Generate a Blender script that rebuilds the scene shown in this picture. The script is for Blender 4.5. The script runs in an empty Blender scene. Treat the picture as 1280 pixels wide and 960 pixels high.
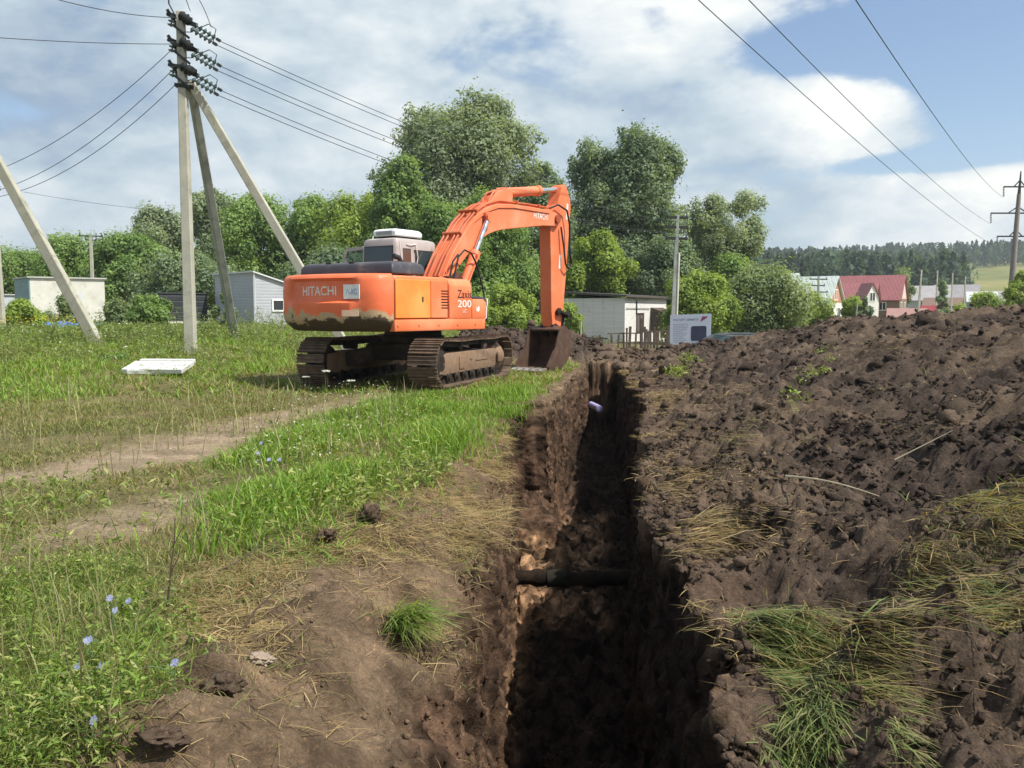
import bpy, bmesh, math, random
import numpy as np
from mathutils import Vector, Matrix

# ------------------------------------------------------------------ camera, light, sky
R_ = math.radians
rng = np.random.default_rng(7)
random.seed(7)
SC = bpy.context.scene
COL = SC.collection
FPX, CX, CY = 1100.0, 640.0, 480.0
PITCH = math.atan(92 / FPX)
CAM = np.array([0.0, 0.0, 1.6])
cam = bpy.data.cameras.new('camera')
cam.sensor_width = 36.0
cam.lens = 36.0 * FPX / 1280.0
cam.clip_start = 0.05
cam.clip_end = 8000
camo = bpy.data.objects.new('camera', cam)
COL.objects.link(camo)
camo.location = CAM
camo.rotation_euler = (R_(90) - PITCH, 0, 0)
SC.camera = camo

SUN_H = np.array([0.89, -0.46]); SUN_EL = R_(54)
SUN_H = SUN_H / np.linalg.norm(SUN_H)
sund = bpy.data.lights.new('sun', 'SUN')
sund.energy = 5.0; sund.angle = R_(0.53); sund.color = (1.0, 0.95, 0.86)
suno = bpy.data.objects.new('sun', sund); COL.objects.link(suno)
to_sun = Vector((SUN_H[0] * math.cos(SUN_EL), SUN_H[1] * math.cos(SUN_EL), math.sin(SUN_EL)))
suno.rotation_euler = to_sun.to_track_quat('Z', 'Y').to_euler()

SC.view_settings.view_transform = 'Standard'
SC.view_settings.look = 'None'
SC.view_settings.exposure = 0.34
SC.view_settings.gamma = 1.0
SC.cycles.max_bounces = 6
SC.cycles.diffuse_bounces = 3
SC.cycles.transparent_max_bounces = 12
SC.cycles.volume_bounces = 0


def raydir(u, v):
    a = (u - CX) / FPX; b = (CY - v) / FPX
    c, s = math.cos(PITCH), math.sin(PITCH)
    return np.array([a, c + b * s, -s + b * c])


def G(u, v, z=0.0):                      # ground point seen at a pixel of the photograph
    d = raydir(u, v); t = (z - CAM[2]) / d[2]
    return CAM + t * d


def P(u, v, y):                          # point at depth y
    d = raydir(u, v)
    return CAM + d * (y / d[1])


# ---- node helpers
def new_mat(name):
    m = bpy.data.materials.new(name); m.use_nodes = True
    nt = m.node_tree; nt.nodes.clear()
    out = nt.nodes.new('ShaderNodeOutputMaterial')
    return m, nt, out


def lk(nt, a, b): nt.links.new(a, b)


def mixc(nt, fac, a, b, mode='MIX'):
    n = nt.nodes.new('ShaderNodeMix'); n.data_type = 'RGBA'; n.blend_type = mode; n.clamp_result = False
    for sock, val in ((n.inputs[0], fac), (n.inputs[6], a), (n.inputs[7], b)):
        if hasattr(val, 'links'): nt.links.new(val, sock)
        elif isinstance(val, (int, float)): sock.default_value = val
        else: sock.default_value = (*val, 1.0) if len(val) == 3 else val
    return n.outputs[2]


def math_(nt, op, a, b=None, c=None, clamp=False):
    n = nt.nodes.new('ShaderNodeMath'); n.operation = op; n.use_clamp = clamp
    for i, val in enumerate((a, b, c)):
        if val is None: continue
        if hasattr(val, 'links'): nt.links.new(val, n.inputs[i])
        else: n.inputs[i].default_value = val
    return n.outputs[0]


def noise(nt, vec, scale, detail=4, rough=.55, dist=0.0):
    n = nt.nodes.new('ShaderNodeTexNoise')
    n.inputs['Scale'].default_value = scale; n.inputs['Detail'].default_value = detail
    n.inputs['Roughness'].default_value = rough; n.inputs['Distortion'].default_value = dist
    if vec is not None: nt.links.new(vec, n.inputs['Vector'])
    return n.outputs['Fac']


def ramp(nt, fac, stops):
    n = nt.nodes.new('ShaderNodeValToRGB'); e = n.color_ramp.elements
    while len(e) < len(stops): e.new(0.5)
    for el, (p, c) in zip(e, stops):
        el.position = p
        el.color = (c, c, c, 1) if isinstance(c, (int, float)) else (*c, 1)
    nt.links.new(fac, n.inputs[0])
    return n.outputs['Color']


def smooth_map(nt, val, lo, hi, a=0.0, b=1.0):
    n = nt.nodes.new('ShaderNodeMapRange'); n.interpolation_type = 'SMOOTHSTEP'
    nt.links.new(val, n.inputs[0])
    n.inputs[1].default_value = lo; n.inputs[2].default_value = hi
    n.inputs[3].default_value = a; n.inputs[4].default_value = b
    return n.outputs[0]


# ---- world: Nishita sky with broken cloud
def build_world():
    w = bpy.data.worlds.new('World'); SC.world = w; w.use_nodes = True
    nt = w.node_tree; nt.nodes.clear()
    out = nt.nodes.new('ShaderNodeOutputWorld')
    sky = nt.nodes.new('ShaderNodeTexSky'); sky.sky_type = 'NISHITA'; sky.sun_disc = False
    sky.sun_elevation = SUN_EL
    sky.sun_rotation = math.atan2(SUN_H[0], SUN_H[1])
    sky.air_density = 1.0; sky.dust_density = 1.2; sky.ozone_density = 2.0
    bg = nt.nodes.new('ShaderNodeBackground'); bg.inputs[1].default_value = 0.125
    lk(nt, sky.outputs[0], bg.inputs[0])
    tc = nt.nodes.new('ShaderNodeTexCoord')
    vec = tc.outputs['Generated']
    sep = nt.nodes.new('ShaderNodeSeparateXYZ'); lk(nt, vec, sep.inputs[0])
    # cloud layer: direction projected on a flat deck
    den = math_(nt, 'ADD', math_(nt, 'MAXIMUM', sep.outputs[2], 0.0), 0.34)
    px = math_(nt, 'DIVIDE', sep.outputs[0], den); py = math_(nt, 'DIVIDE', sep.outputs[1], den)
    cmb = nt.nodes.new('ShaderNodeCombineXYZ'); lk(nt, px, cmb.inputs[0]); lk(nt, py, cmb.inputs[1]); lk(nt, sep.outputs[2], cmb.inputs[2])
    deck = cmb.outputs[0]
    big = noise(nt, deck, 1.7, 9, .6, .2)
    fine = noise(nt, deck, 5.0, 9, .62, .2)
    # broad clear patches of the sky (fixed directions in the world)
    def patch(u, v, ru, rv):
        d = raydir(u, v); d = d / np.linalg.norm(d)
        az = math.atan2(d[0], d[1]); el = math.asin(d[2])
        azn = math_(nt, 'ARCTAN2', sep.outputs[0], sep.outputs[1])
        eln = math_(nt, 'ARCSINE', sep.outputs[2])
        a = math_(nt, 'DIVIDE', math_(nt, 'SUBTRACT', azn, az), ru / FPX)
        b = math_(nt, 'DIVIDE', math_(nt, 'SUBTRACT', eln, el), rv / FPX)
        r2 = math_(nt, 'ADD', math_(nt, 'MULTIPLY', a, a), math_(nt, 'MULTIPLY', b, b))
        return math_(nt, 'EXPONENT', math_(nt, 'MULTIPLY', r2, -1.0))
    clear = None
    for (u, v, ru, rv, k) in ((1190, 45, 120, 66, 1.25), (1010, 62, 85, 30, .75), (1235, 135, 60, 40, 1.0),
                              (1150, 203, 130, 15, .95), (1330, -40, 160, 110, 1.1), (980, -90, 160, 50, .55), (820, 20, 26, 22, .45), (700, -300, 260, 90, .5)):
        t = math_(nt, 'MULTIPLY', patch(u, v, ru, rv), k)
        clear = t if clear is None else math_(nt, 'ADD', clear, t)
    puff = None
    for (u, v, ru, rv, k) in ((1085, 135, 120, 42, .8), (1265, 118, 40, 42, .75), (1235, 230, 75, 22, .45), (1010, 165, 60, 25, .4), (1240, 62, 30, 10, .5)):
        t = math_(nt, 'MULTIPLY', patch(u, v, ru, rv), k)
        puff = t if puff is None else math_(nt, 'ADD', puff, t)
    # heaped cumulus texture in the view directions themselves
    mp = nt.nodes.new('ShaderNodeMapping'); mp.inputs['Scale'].default_value = (1, 1, 1.9); lk(nt, vec, mp.inputs[0])
    heap = noise(nt, mp.outputs[0], 5.5, 9, .54, .25)
    heap2 = noise(nt, mp.outputs[0], 13.0, 7, .6, .2)
    cov = math_(nt, 'ADD', math_(nt, 'MULTIPLY', math_(nt, 'SUBTRACT', big, 0.5), .9), math_(nt, 'MULTIPLY', math_(nt, 'SUBTRACT', fine, 0.5), .5))
    cov = math_(nt, 'ADD', cov, math_(nt, 'ADD', math_(nt, 'MULTIPLY', math_(nt, 'SUBTRACT', heap, .5), 1.7), math_(nt, 'MULTIPLY', math_(nt, 'SUBTRACT', heap2, .5), .7)))
    cov = math_(nt, 'ADD', cov, 0.64)
    cov = math_(nt, 'ADD', math_(nt, 'SUBTRACT', cov, clear), puff)
    # unseen cloud overhead and behind the camera is thinned to deepen the shadows
    front = math_(nt, 'ADD', sep.outputs[1], math_(nt, 'MULTIPLY', sep.outputs[2], -.55))
    cov = math_(nt, 'SUBTRACT', cov, smooth_map(nt, front, -.15, .5, .30, 0.0))
    mask = smooth_map(nt, cov, 0.08, 0.54, 0.0, 1.0)
    # cloud colour: thick parts grey-blue, bright edges and cumulus tops
    thick = noise(nt, deck, 1.1, 6, .55, .3)
    # darker to the left / low part of the sky as the cloud deck thickens there
    azn = math_(nt, 'ARCTAN2', sep.outputs[0], sep.outputs[1])
    side = smooth_map(nt, azn, -0.62, 0.32, 0.0, 1.0)
    fine2 = noise(nt, deck, 3.2, 9, .62, .3)
    lum = math_(nt, 'ADD', math_(nt, 'MULTIPLY', math_(nt, 'SUBTRACT', thick, .5), 1.2), math_(nt, 'MULTIPLY', math_(nt, 'SUBTRACT', fine2, .5), .5))
    lum = math_(nt, 'ADD', lum, math_(nt, 'ADD', math_(nt, 'MULTIPLY', math_(nt, 'SUBTRACT', heap, .5), 1.9), math_(nt, 'MULTIPLY', math_(nt, 'SUBTRACT', heap2, .5), .8)))
    lum = math_(nt, 'ADD', lum, math_(nt, 'MULTIPLY', side, .22))
    lum = math_(nt, 'ADD', lum, math_(nt, 'MULTIPLY', puff, .45))
    lum = math_(nt, 'ADD', lum, .36, clamp=True)
    ccol = ramp(nt, lum, [(0.0, (.27, .36, .48)), (.35, (.44, .53, .60)), (.65, (.62, .68, .72)), (1.0, (.86, .87, .83))])
    bgc = nt.nodes.new('ShaderNodeBackground'); lk(nt, ccol, bgc.inputs[0]); bgc.inputs[1].default_value = 1.0
    # pale band near the horizon
    mx = nt.nodes.new('ShaderNodeMixShader'); lk(nt, mask, mx.inputs[0]); lk(nt, bg.outputs[0], mx.inputs[1]); lk(nt, bgc.outputs[0], mx.inputs[2])
    lk(nt, mx.outputs[0], out.inputs[0])


build_world()

# ------------------------------------------------------------------ object helpers
MATS = {}


def tag(o, label=None, cat=None, group=None, kind=None):
    if label: o['label'] = label
    if cat: o['category'] = cat
    if group: o['group'] = group
    if kind: o['kind'] = kind
    return o


def empty(name, loc=(0, 0, 0), rz=0.0, label=None, cat=None, group=None, scale=1.0):
    o = bpy.data.objects.new(name, None); COL.objects.link(o)
    o.empty_display_size = 0.2
    o.location = loc; o.rotation_euler = (0, 0, rz); o.scale = (scale,) * 3
    return tag(o, label, cat, group)


def copy_tree(o, parent=None):
    c = o.copy(); COL.objects.link(c)
    if parent is not None: c.parent = parent
    for ch in list(o.children): copy_tree(ch, c)
    return c


def link_mesh(name, me, mat, parent=None, smooth=False):
    if mat is not None:
        for m in (mat if isinstance(mat, (list, tuple)) else [mat]): me.materials.append(m)
    o = bpy.data.objects.new(name, me); COL.objects.link(o)
    if parent is not None: o.parent = parent
    if smooth and len(me.polygons): me.polygons.foreach_set('use_smooth', np.ones(len(me.polygons), dtype=bool))
    return o


def fast_mesh(name, verts, faces, cols=None):
    """verts (N,3), faces (M,k) int array with equal k"""
    me = bpy.data.meshes.new(name)
    verts = np.ascontiguousarray(verts, dtype=np.float32); faces = np.ascontiguousarray(faces, dtype=np.int32)
    M, k = faces.shape
    me.vertices.add(len(verts)); me.vertices.foreach_set('co', verts.ravel())
    me.loops.add(M * k); me.loops.foreach_set('vertex_index', faces.ravel())
    me.polygons.add(M); me.polygons.foreach_set('loop_start', np.arange(0, M * k, k, dtype=np.int32))
    me.update(calc_edges=True)
    if cols is not None:
        a = me.attributes.new('col', 'FLOAT_COLOR', 'POINT')
        c4 = np.ones((len(verts), 4), dtype=np.float32); c4[:, :3] = cols
        a.data.foreach_set('color', c4.ravel())
    return me


class MB:
    """collects solids into one mesh"""
    def __init__(s): s.bm = bmesh.new()

    def box(s, c, size, rot=None, bevel=0.0, seg=2, taper=None):
        r = bmesh.ops.create_cube(s.bm, size=1.0)
        vs = r['verts']
        M = Matrix.Translation(Vector(c)) @ (rot.to_4x4() if rot is not None else Matrix.Identity(4))
        for v in vs:
            p = Vector((v.co.x * size[0], v.co.y * size[1], v.co.z * size[2]))
            if taper and p.z > 0: p.x *= taper[0]; p.y *= taper[1]
            v.co = p
        if bevel > 0:
            es = list({e for v in vs for e in v.link_edges})
            q = bmesh.ops.bevel(s.bm, geom=es, offset=bevel, segments=seg, profile=.5, affect='EDGES')
            vs = list({v for f in q['faces'] for v in f.verts} | {v for v in vs if v.is_valid})
        for v in vs: v.co = M @ v.co
        return s

    def tube(s, pts, r, n=8, cap=True):
        pts = [Vector(p) for p in pts]
        rs = r if isinstance(r, (list, tuple, np.ndarray)) else [r] * len(pts)
        rings = []
        up = None
        for i, p in enumerate(pts):
            d = (pts[min(i + 1, len(pts) - 1)] - pts[max(i - 1, 0)])
            if d.length < 1e-9: d = Vector((0, 0, 1))
            d.normalize()
            if up is None:
                up = Vector((0, 0, 1)) if abs(d.z) < .9 else Vector((1, 0, 0))
            a = d.cross(up)
            if a.length < 1e-4: a = d.cross(Vector((1, .3, 0)))
            a.normalize(); b = d.cross(a)
            up = -b if up.dot(-b) > 0 else b
            rings.append([s.bm.verts.new(p + (a * math.cos(t) + b * math.sin(t)) * rs[i]) for t in [2 * math.pi * k / n for k in range(n)]])
        for i in range(len(rings) - 1):
            A, B = rings[i], rings[i + 1]
            for k in range(n):
                s.bm.faces.new((A[k], A[(k + 1) % n], B[(k + 1) % n], B[k]))
        if cap:
            s.bm.faces.new(rings[0]); s.bm.faces.new(list(reversed(rings[-1])))
        return s

    def beam(s, a, b, w, d=None, up=(0, 0, 1), w2=None, d2=None):
        """square beam from a to b"""
        d = d or w; w2 = w2 or w; d2 = d2 or d
        a = Vector(a); b = Vector(b); ax = (b - a).normalized(); u = Vector(up)
        if abs(ax.dot(u)) > .98: u = Vector((0, 1, 0))
        x = ax.cross(u).normalized(); y = x.cross(ax)
        q = []
        for p, ww, dd in ((a, w, d), (b, w2, d2)):
            q.append([s.bm.verts.new(p + x * sx * ww / 2 + y * sy * dd / 2) for sx, sy in ((-1, -1), (1, -1), (1, 1), (-1, 1))])
        for k in range(4): s.bm.faces.new((q[0][k], q[0][(k + 1) % 4], q[1][(k + 1) % 4], q[1][k]))
        s.bm.faces.new(list(reversed(q[0]))); s.bm.faces.new(q[1])
        return s

    def prism(s, poly, x0, x1, axis='X', bevel=0.0, seg=2):
        """poly in the plane perpendicular to axis: X -> (y,z), Y -> (x,z), Z -> (x,y)"""
        f = {'X': lambda p, t: (t, p[0], p[1]), 'Y': lambda p, t: (p[0], t, p[1]), 'Z': lambda p, t: (p[0], p[1], t)}[axis]
        A = [s.bm.verts.new(f(p, x0)) for p in poly]; B = [s.bm.verts.new(f(p, x1)) for p in poly]
        n = len(poly); fs = []
        for k in range(n): fs.append(s.bm.faces.new((A[k], A[(k + 1) % n], B[(k + 1) % n], B[k])))
        fs.append(s.bm.faces.new(list(reversed(A)))); fs.append(s.bm.faces.new(B))
        if bevel > 0:
            es = list({e for q in fs for e in q.edges})
            bmesh.ops.bevel(s.bm, geom=es, offset=bevel, segments=seg, profile=.5, affect='EDGES')
        return s

    def rings(s, rings, close=True, cap=True):
        V = [[s.bm.verts.new(p) for p in r] for r in rings]
        n = len(V[0])
        for i in range(len(V) - 1):
            for k in range(n if close else n - 1):
                s.bm.faces.new((V[i][k], V[i][(k + 1) % n], V[i + 1][(k + 1) % n], V[i + 1][k]))
        if cap:
            s.bm.faces.new(list(reversed(V[0]))); s.bm.faces.new(V[-1])
        return s

    def lathe(s, prof, c=(0, 0, 0), axis=(0, 0, 1), n=16):
        ax = Vector(axis).normalized(); q = Vector((0, 0, 1)).rotation_difference(ax)
        rr = []
        for (r, z) in prof:
            rr.append([Vector(c) + q @ Vector((r * math.cos(t), r * math.sin(t), z)) for t in [2 * math.pi * k / n for k in range(n)]])
        return s.rings(rr)

    def quad(s, *pts):
        s.bm.faces.new([s.bm.verts.new(p) for p in pts]); return s

    def build(s, name, mat, parent=None, smooth=None, M=None):
        bmesh.ops.recalc_face_normals(s.bm, faces=s.bm.faces)
        if M is not None: bmesh.ops.transform(s.bm, matrix=M, verts=s.bm.verts)
        me = bpy.data.meshes.new(name)
        s.bm.to_mesh(me); s.bm.free()
        o = link_mesh(name, me, mat, parent)
        if smooth:
            try:
                me.polygons.foreach_set('use_smooth', np.ones(len(me.polygons), dtype=bool))
                me.set_sharp_from_angle(angle=R_(smooth))
            except Exception: pass
        return o


# ---- numpy noise
_perm = np.random.default_rng(3).permutation(512).astype(np.int64)
_perm = np.concatenate([_perm, _perm, _perm])
_grad = np.random.default_rng(4).normal(size=(512, 3)); _grad /= np.linalg.norm(_grad, axis=1)[:, None]


def perlin(x, y, z=None):
    x = np.asarray(x, float); y = np.asarray(y, float)
    z = np.zeros_like(x) + .37 if z is None else np.asarray(z, float)
    xi = np.floor(x).astype(np.int64); yi = np.floor(y).astype(np.int64); zi = np.floor(z).astype(np.int64)
    xf = x - xi; yf = y - yi; zf = z - zi
    xi &= 511; yi &= 511; zi &= 511
    fade = lambda t: t * t * t * (t * (t * 6 - 15) + 10)
    u, v, w = fade(xf), fade(yf), fade(zf)
    res = 0
    for dx in (0, 1):
        wx = u if dx else 1 - u
        for dy in (0, 1):
            wy = v if dy else 1 - v
            for dz in (0, 1):
                wz = w if dz else 1 - w
                g = _grad[_perm[_perm[_perm[(xi + dx) & 511] + ((yi + dy) & 511)] + ((zi + dz) & 511)]]
                res = res + wx * wy * wz * (g[..., 0] * (xf - dx) + g[..., 1] * (yf - dy) + g[..., 2] * (zf - dz))
    return res * 1.5


def fbm(x, y, z=None, octv=4, gain=.5, lac=2.03):
    a = 1.0; s = 0; f = 1.0
    for i in range(octv):
        s = s + a * perlin(x * f + 13.1 * i, y * f - 7.7 * i, None if z is None else z * f + 3.3 * i)
        a *= gain; f *= lac
    return s


def hash2(ix, iy, k=0):
    h = (ix * 374761393 + iy * 668265263 + k * 2147483647 + 1013904223) & 0xffffffff
    h = ((h ^ (h >> 13)) * 1274126177) & 0xffffffff
    return ((h ^ (h >> 16)) & 0xffff) / 65535.0


def clods(x, y, cell, fill=.7):
    """height field of half-buried lumps, one per cell"""
    x = np.asarray(x) / cell; y = np.asarray(y) / cell
    gx = x + .30 * perlin(x * 1.7 + 5, y * 1.7) + .16 * perlin(x * 4.1, y * 4.1 + 3)
    gy = y + .30 * perlin(x * 1.7 - 9, y * 1.7 + 4) + .16 * perlin(x * 4.1 + 7, y * 4.1)
    ix = np.floor(gx).astype(np.int64); iy = np.floor(gy).astype(np.int64)
    best = np.zeros_like(gx)
    for dx in (-1, 0, 1):
        for dy in (-1, 0, 1):
            jx, jy = ix + dx, iy + dy
            cx = jx + hash2(jx, jy, 1); cy = jy + hash2(jx, jy, 2)
            r = (.18 + .55 * hash2(jx, jy, 3) ** 2) * (hash2(jx, jy, 4) < fill)
            e = .6 + .8 * hash2(jx, jy, 5)
            d2 = (gx - cx) ** 2 * e + (gy - cy) ** 2 / e
            best = np.maximum(best, np.sqrt(np.maximum(r * r - d2, 0)))
    return best * cell


def sst(a, b, x):
    t = np.clip((np.asarray(x, float) - a) / (b - a), 0, 1)
    return t * t * (3 - 2 * t)


def inpoly(px, py, poly):
    px = np.asarray(px); py = np.asarray(py); c = np.zeros(px.shape, bool)
    n = len(poly); j = n - 1
    for i in range(n):
        xi, yi = poly[i][0], poly[i][1]; xj, yj = poly[j][0], poly[j][1]
        c ^= ((yi > py) != (yj > py)) & (px < (xj - xi) * (py - yi) / ((yj - yi) + 1e-12) + xi)
        j = i
    return c


def polydist(px, py, line):
    d = np.full(np.shape(px), 1e9)
    for (ax, ay), (bx, by) in zip(line[:-1], line[1:]):
        vx, vy = bx - ax, by - ay
        t = np.clip(((px - ax) * vx + (py - ay) * vy) / (vx * vx + vy * vy + 1e-12), 0, 1)
        d = np.minimum(d, np.hypot(px - ax - t * vx, py - ay - t * vy))
    return d
# ------------------------------------------------------------------ materials
def obj_vec(nt, scale=None):
    tc = nt.nodes.new('ShaderNodeTexCoord')
    return tc.outputs['Object']


def pbsdf(nt, out, col, rough=.8, metal=0.0, bump=None, bump_d=.02, bump_s=.6, spec=.5):
    b = nt.nodes.new('ShaderNodeBsdfPrincipled')
    for sock, val in ((b.inputs['Base Color'], col), (b.inputs['Roughness'], rough), (b.inputs['Metallic'], metal)):
        if hasattr(val, 'links'): nt.links.new(val, sock)
        elif isinstance(val, (int, float)): sock.default_value = val
        else: sock.default_value = (*val, 1)
    b.inputs['Specular IOR Level'].default_value = spec
    if bump is not None:
        n = nt.nodes.new('ShaderNodeBump'); n.inputs['Strength'].default_value = bump_s; n.inputs['Distance'].default_value = bump_d
        nt.links.new(bump, n.inputs['Height']); nt.links.new(n.outputs[0], b.inputs['Normal'])
    nt.links.new(b.outputs[0], out.inputs[0])
    return b


def mat_plain(name, base, rough=.7, var=.25, scale=3.0, metal=0.0, bump=0.0, spec=.4, dirt=None, dirt_amt=.5, dirt_scale=2.0):
    if name in MATS: return MATS[name]
    m, nt, out = new_mat(name)
    v = obj_vec(nt)
    n1 = noise(nt, v, scale, 6, .6)
    dark = tuple(c * (1 - var) for c in base); lite = tuple(min(1, c * (1 + var * .6)) for c in base)
    col = ramp(nt, n1, [(.25, dark), (.75, lite)])
    if dirt is not None:
        n2 = noise(nt, v, dirt_scale, 8, .68, .4)
        col = mixc(nt, smooth_map(nt, n2, .62 - dirt_amt * .3, .78 - dirt_amt * .1), col, dirt)
    rr = ramp(nt, noise(nt, v, scale * 4, 4), [(.3, max(0, rough - .12)), (.7, min(1, rough + .1))])
    pbsdf(nt, out, col, rr, metal, noise(nt, v, scale * 9, 5, .6) if bump else None, bump or .01, .7, spec)
    MATS[name] = m
    return m


def mat_veg(name, trans=.32, rough=.6, spec=.25):
    m, nt, out = new_mat(name)
    a = nt.nodes.new('ShaderNodeAttribute'); a.attribute_name = 'col'
    b = nt.nodes.new('ShaderNodeBsdfPrincipled')
    b.inputs['Roughness'].default_value = rough; b.inputs['Specular IOR Level'].default_value = spec
    nt.links.new(a.outputs['Color'], b.inputs['Base Color'])
    t = nt.nodes.new('ShaderNodeBsdfTranslucent')
    tcol = mixc(nt, 1.0, a.outputs['Color'], (1.25, 1.2, .55), 'MULTIPLY')
    nt.links.new(tcol, t.inputs[0])
    mx = nt.nodes.new('ShaderNodeMixShader'); mx.inputs[0].default_value = trans
    nt.links.new(b.outputs[0], mx.inputs[1]); nt.links.new(t.outputs[0], mx.inputs[2])
    nt.links.new(mx.outputs[0], out.inputs[0])
    return m


def mat_glass(name, col, rough=.06, alpha=.0):
    m, nt, out = new_mat(name)
    b = nt.nodes.new('ShaderNodeBsdfPrincipled')
    b.inputs['Base Color'].default_value = (*col, 1); b.inputs['Roughness'].default_value = rough
    b.inputs['Specular IOR Level'].default_value = .6
    if alpha > 0:
        tr = nt.nodes.new('ShaderNodeBsdfTransparent'); tr.inputs[0].default_value = (.8, .88, .86, 1)
        mx = nt.nodes.new('ShaderNodeMixShader'); mx.inputs[0].default_value = alpha
        nt.links.new(b.outputs[0], mx.inputs[1]); nt.links.new(tr.outputs[0], mx.inputs[2]); nt.links.new(mx.outputs[0], out.inputs[0])
    else:
        nt.links.new(b.outputs[0], out.inputs[0])
    return m


def mat_soil(name):
    """ground: the attribute col carries what the surface is made of, noise breaks it up"""
    m, nt, out = new_mat(name)
    v = obj_vec(nt)
    a = nt.nodes.new('ShaderNodeAttribute'); a.attribute_name = 'col'
    n1 = noise(nt, v, 2.3, 8, .65, .3); n2 = noise(nt, v, 22, 8, .7); n3 = noise(nt, v, 90, 4, .7)
    k = math_(nt, 'ADD', math_(nt, 'MULTIPLY', n1, .7), math_(nt, 'ADD', math_(nt, 'MULTIPLY', n2, 1.0), math_(nt, 'MULTIPLY', n3, .6)))
    k = smooth_map(nt, k, .75, 1.6, .45, 1.6)
    kk = nt.nodes.new('ShaderNodeCombineXYZ')
    for i in range(3): nt.links.new(k, kk.inputs[i])
    col = mixc(nt, 1.0, a.outputs['Color'], kk.outputs[0], 'MULTIPLY')
    # pale dry crumbs
    n4 = noise(nt, v, 47, 3, .6, .2)
    dry = mixc(nt, 1.0, col, (1.9, 1.75, 1.55), 'MULTIPLY')
    col = mixc(nt, smooth_map(nt, n4, .6, .7, 0, .8), col, dry)
    h = math_(nt, 'ADD', math_(nt, 'MULTIPLY', noise(nt, v, 9, 9, .7), 1.0), math_(nt, 'MULTIPLY', noise(nt, v, 60, 6, .7), .45))
    pbsdf(nt, out, col, .95, 0, h, .05, .9, .15)
    return m


def mat_paint(name, base, worn=(.42, .30, .17), amt=.35, rough=.42, dirt_top=None):
    """faded machine paint with chips, dust and (dirt_top) mud creeping up from the bottom edge"""
    m, nt, out = new_mat(name)
    v = obj_vec(nt)
    n1 = noise(nt, v, 1.3, 5, .55); n2 = noise(nt, v, 7, 8, .7, .5); n3 = noise(nt, v, 30, 6, .7)
    fade = (base[0] * .98, min(1, base[1] * 1.35 + .02), min(1, base[2] * 1.7 + .02))
    col = ramp(nt, n1, [(.28, tuple(c * .80 for c in base)), (.5, base), (.72, fade)])
    # vertical streaks of dust
    mp = nt.nodes.new('ShaderNodeMapping'); mp.inputs['Scale'].default_value = (5, 5, .7); nt.links.new(v, mp.inputs[0])
    st = noise(nt, mp.outputs[0], 2.0, 6, .65)
    col = mixc(nt, smooth_map(nt, st, .52, .78, 0, .35 * amt * 2), col, (.36, .20, .10))
    col = mixc(nt, smooth_map(nt, n2, .66, .74, 0, amt), col, worn)
    col = mixc(nt, smooth_map(nt, n3, .70, .76, 0, amt * .8), col, (.12, .06, .035))
    rgh = smooth_map(nt, n2, .3, .75, rough - .08, rough + .28)
    if dirt_top is not None:
        sep = nt.nodes.new('ShaderNodeSeparateXYZ'); nt.links.new(v, sep.inputs[0])
        zz = math_(nt, 'SUBTRACT', sep.outputs[2], math_(nt, 'MULTIPLY', math_(nt, 'SUBTRACT', noise(nt, v, 2.2, 7, .62, .3), .5), .75))
        e1 = smooth_map(nt, zz, dirt_top, dirt_top + .05, 1, 0)
        e0 = smooth_map(nt, zz, dirt_top - .11, dirt_top - .06, 1, 0)
        pale = ramp(nt, n3, [(.3, (.40, .27, .15)), (.7, (.55, .42, .26))])
        mud = ramp(nt, n3, [(.3, (.045, .030, .018)), (.7, (.10, .066, .038))])
        col = mixc(nt, e1, col, pale); col = mixc(nt, e0, col, mud)
        rgh = math_(nt, 'MAXIMUM', rgh, math_(nt, 'MULTIPLY', e1, .9))
    pbsdf(nt, out, col, rgh, 0, n3, .004, .5, .4)
    return m


def mat_boards(name, base, axis=0, period=.2, depth=.01, rough=.6, var=.15, metal=0.0):
    """sheets or boards with grooves (profiled steel, planks, brick courses run by axis)"""
    m, nt, out = new_mat(name)
    v = obj_vec(nt)
    sep = nt.nodes.new('ShaderNodeSeparateXYZ'); nt.links.new(v, sep.inputs[0])
    x = math_(nt, 'FRACT', math_(nt, 'DIVIDE', sep.outputs[axis], period))
    g = math_(nt, 'ABSOLUTE', math_(nt, 'SUBTRACT', x, .5))
    h = smooth_map(nt, g, .36, .47, 1, 0)
    n1 = noise(nt, v, 1.1, 6, .6); n2 = noise(nt, v, 9, 6, .7)
    col = ramp(nt, n1, [(.3, tuple(c * (1 - var) for c in base)), (.7, tuple(min(1, c * (1 + var)) for c in base))])
    col = mixc(nt, smooth_map(nt, n2, .6, .78, 0, .5), col, tuple(c * .6 for c in base))
    hh = math_(nt, 'ADD', h, math_(nt, 'MULTIPLY', n2, .15))
    pbsdf(nt, out, col, rough, metal, hh, depth, .9, .4)
    return m


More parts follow.
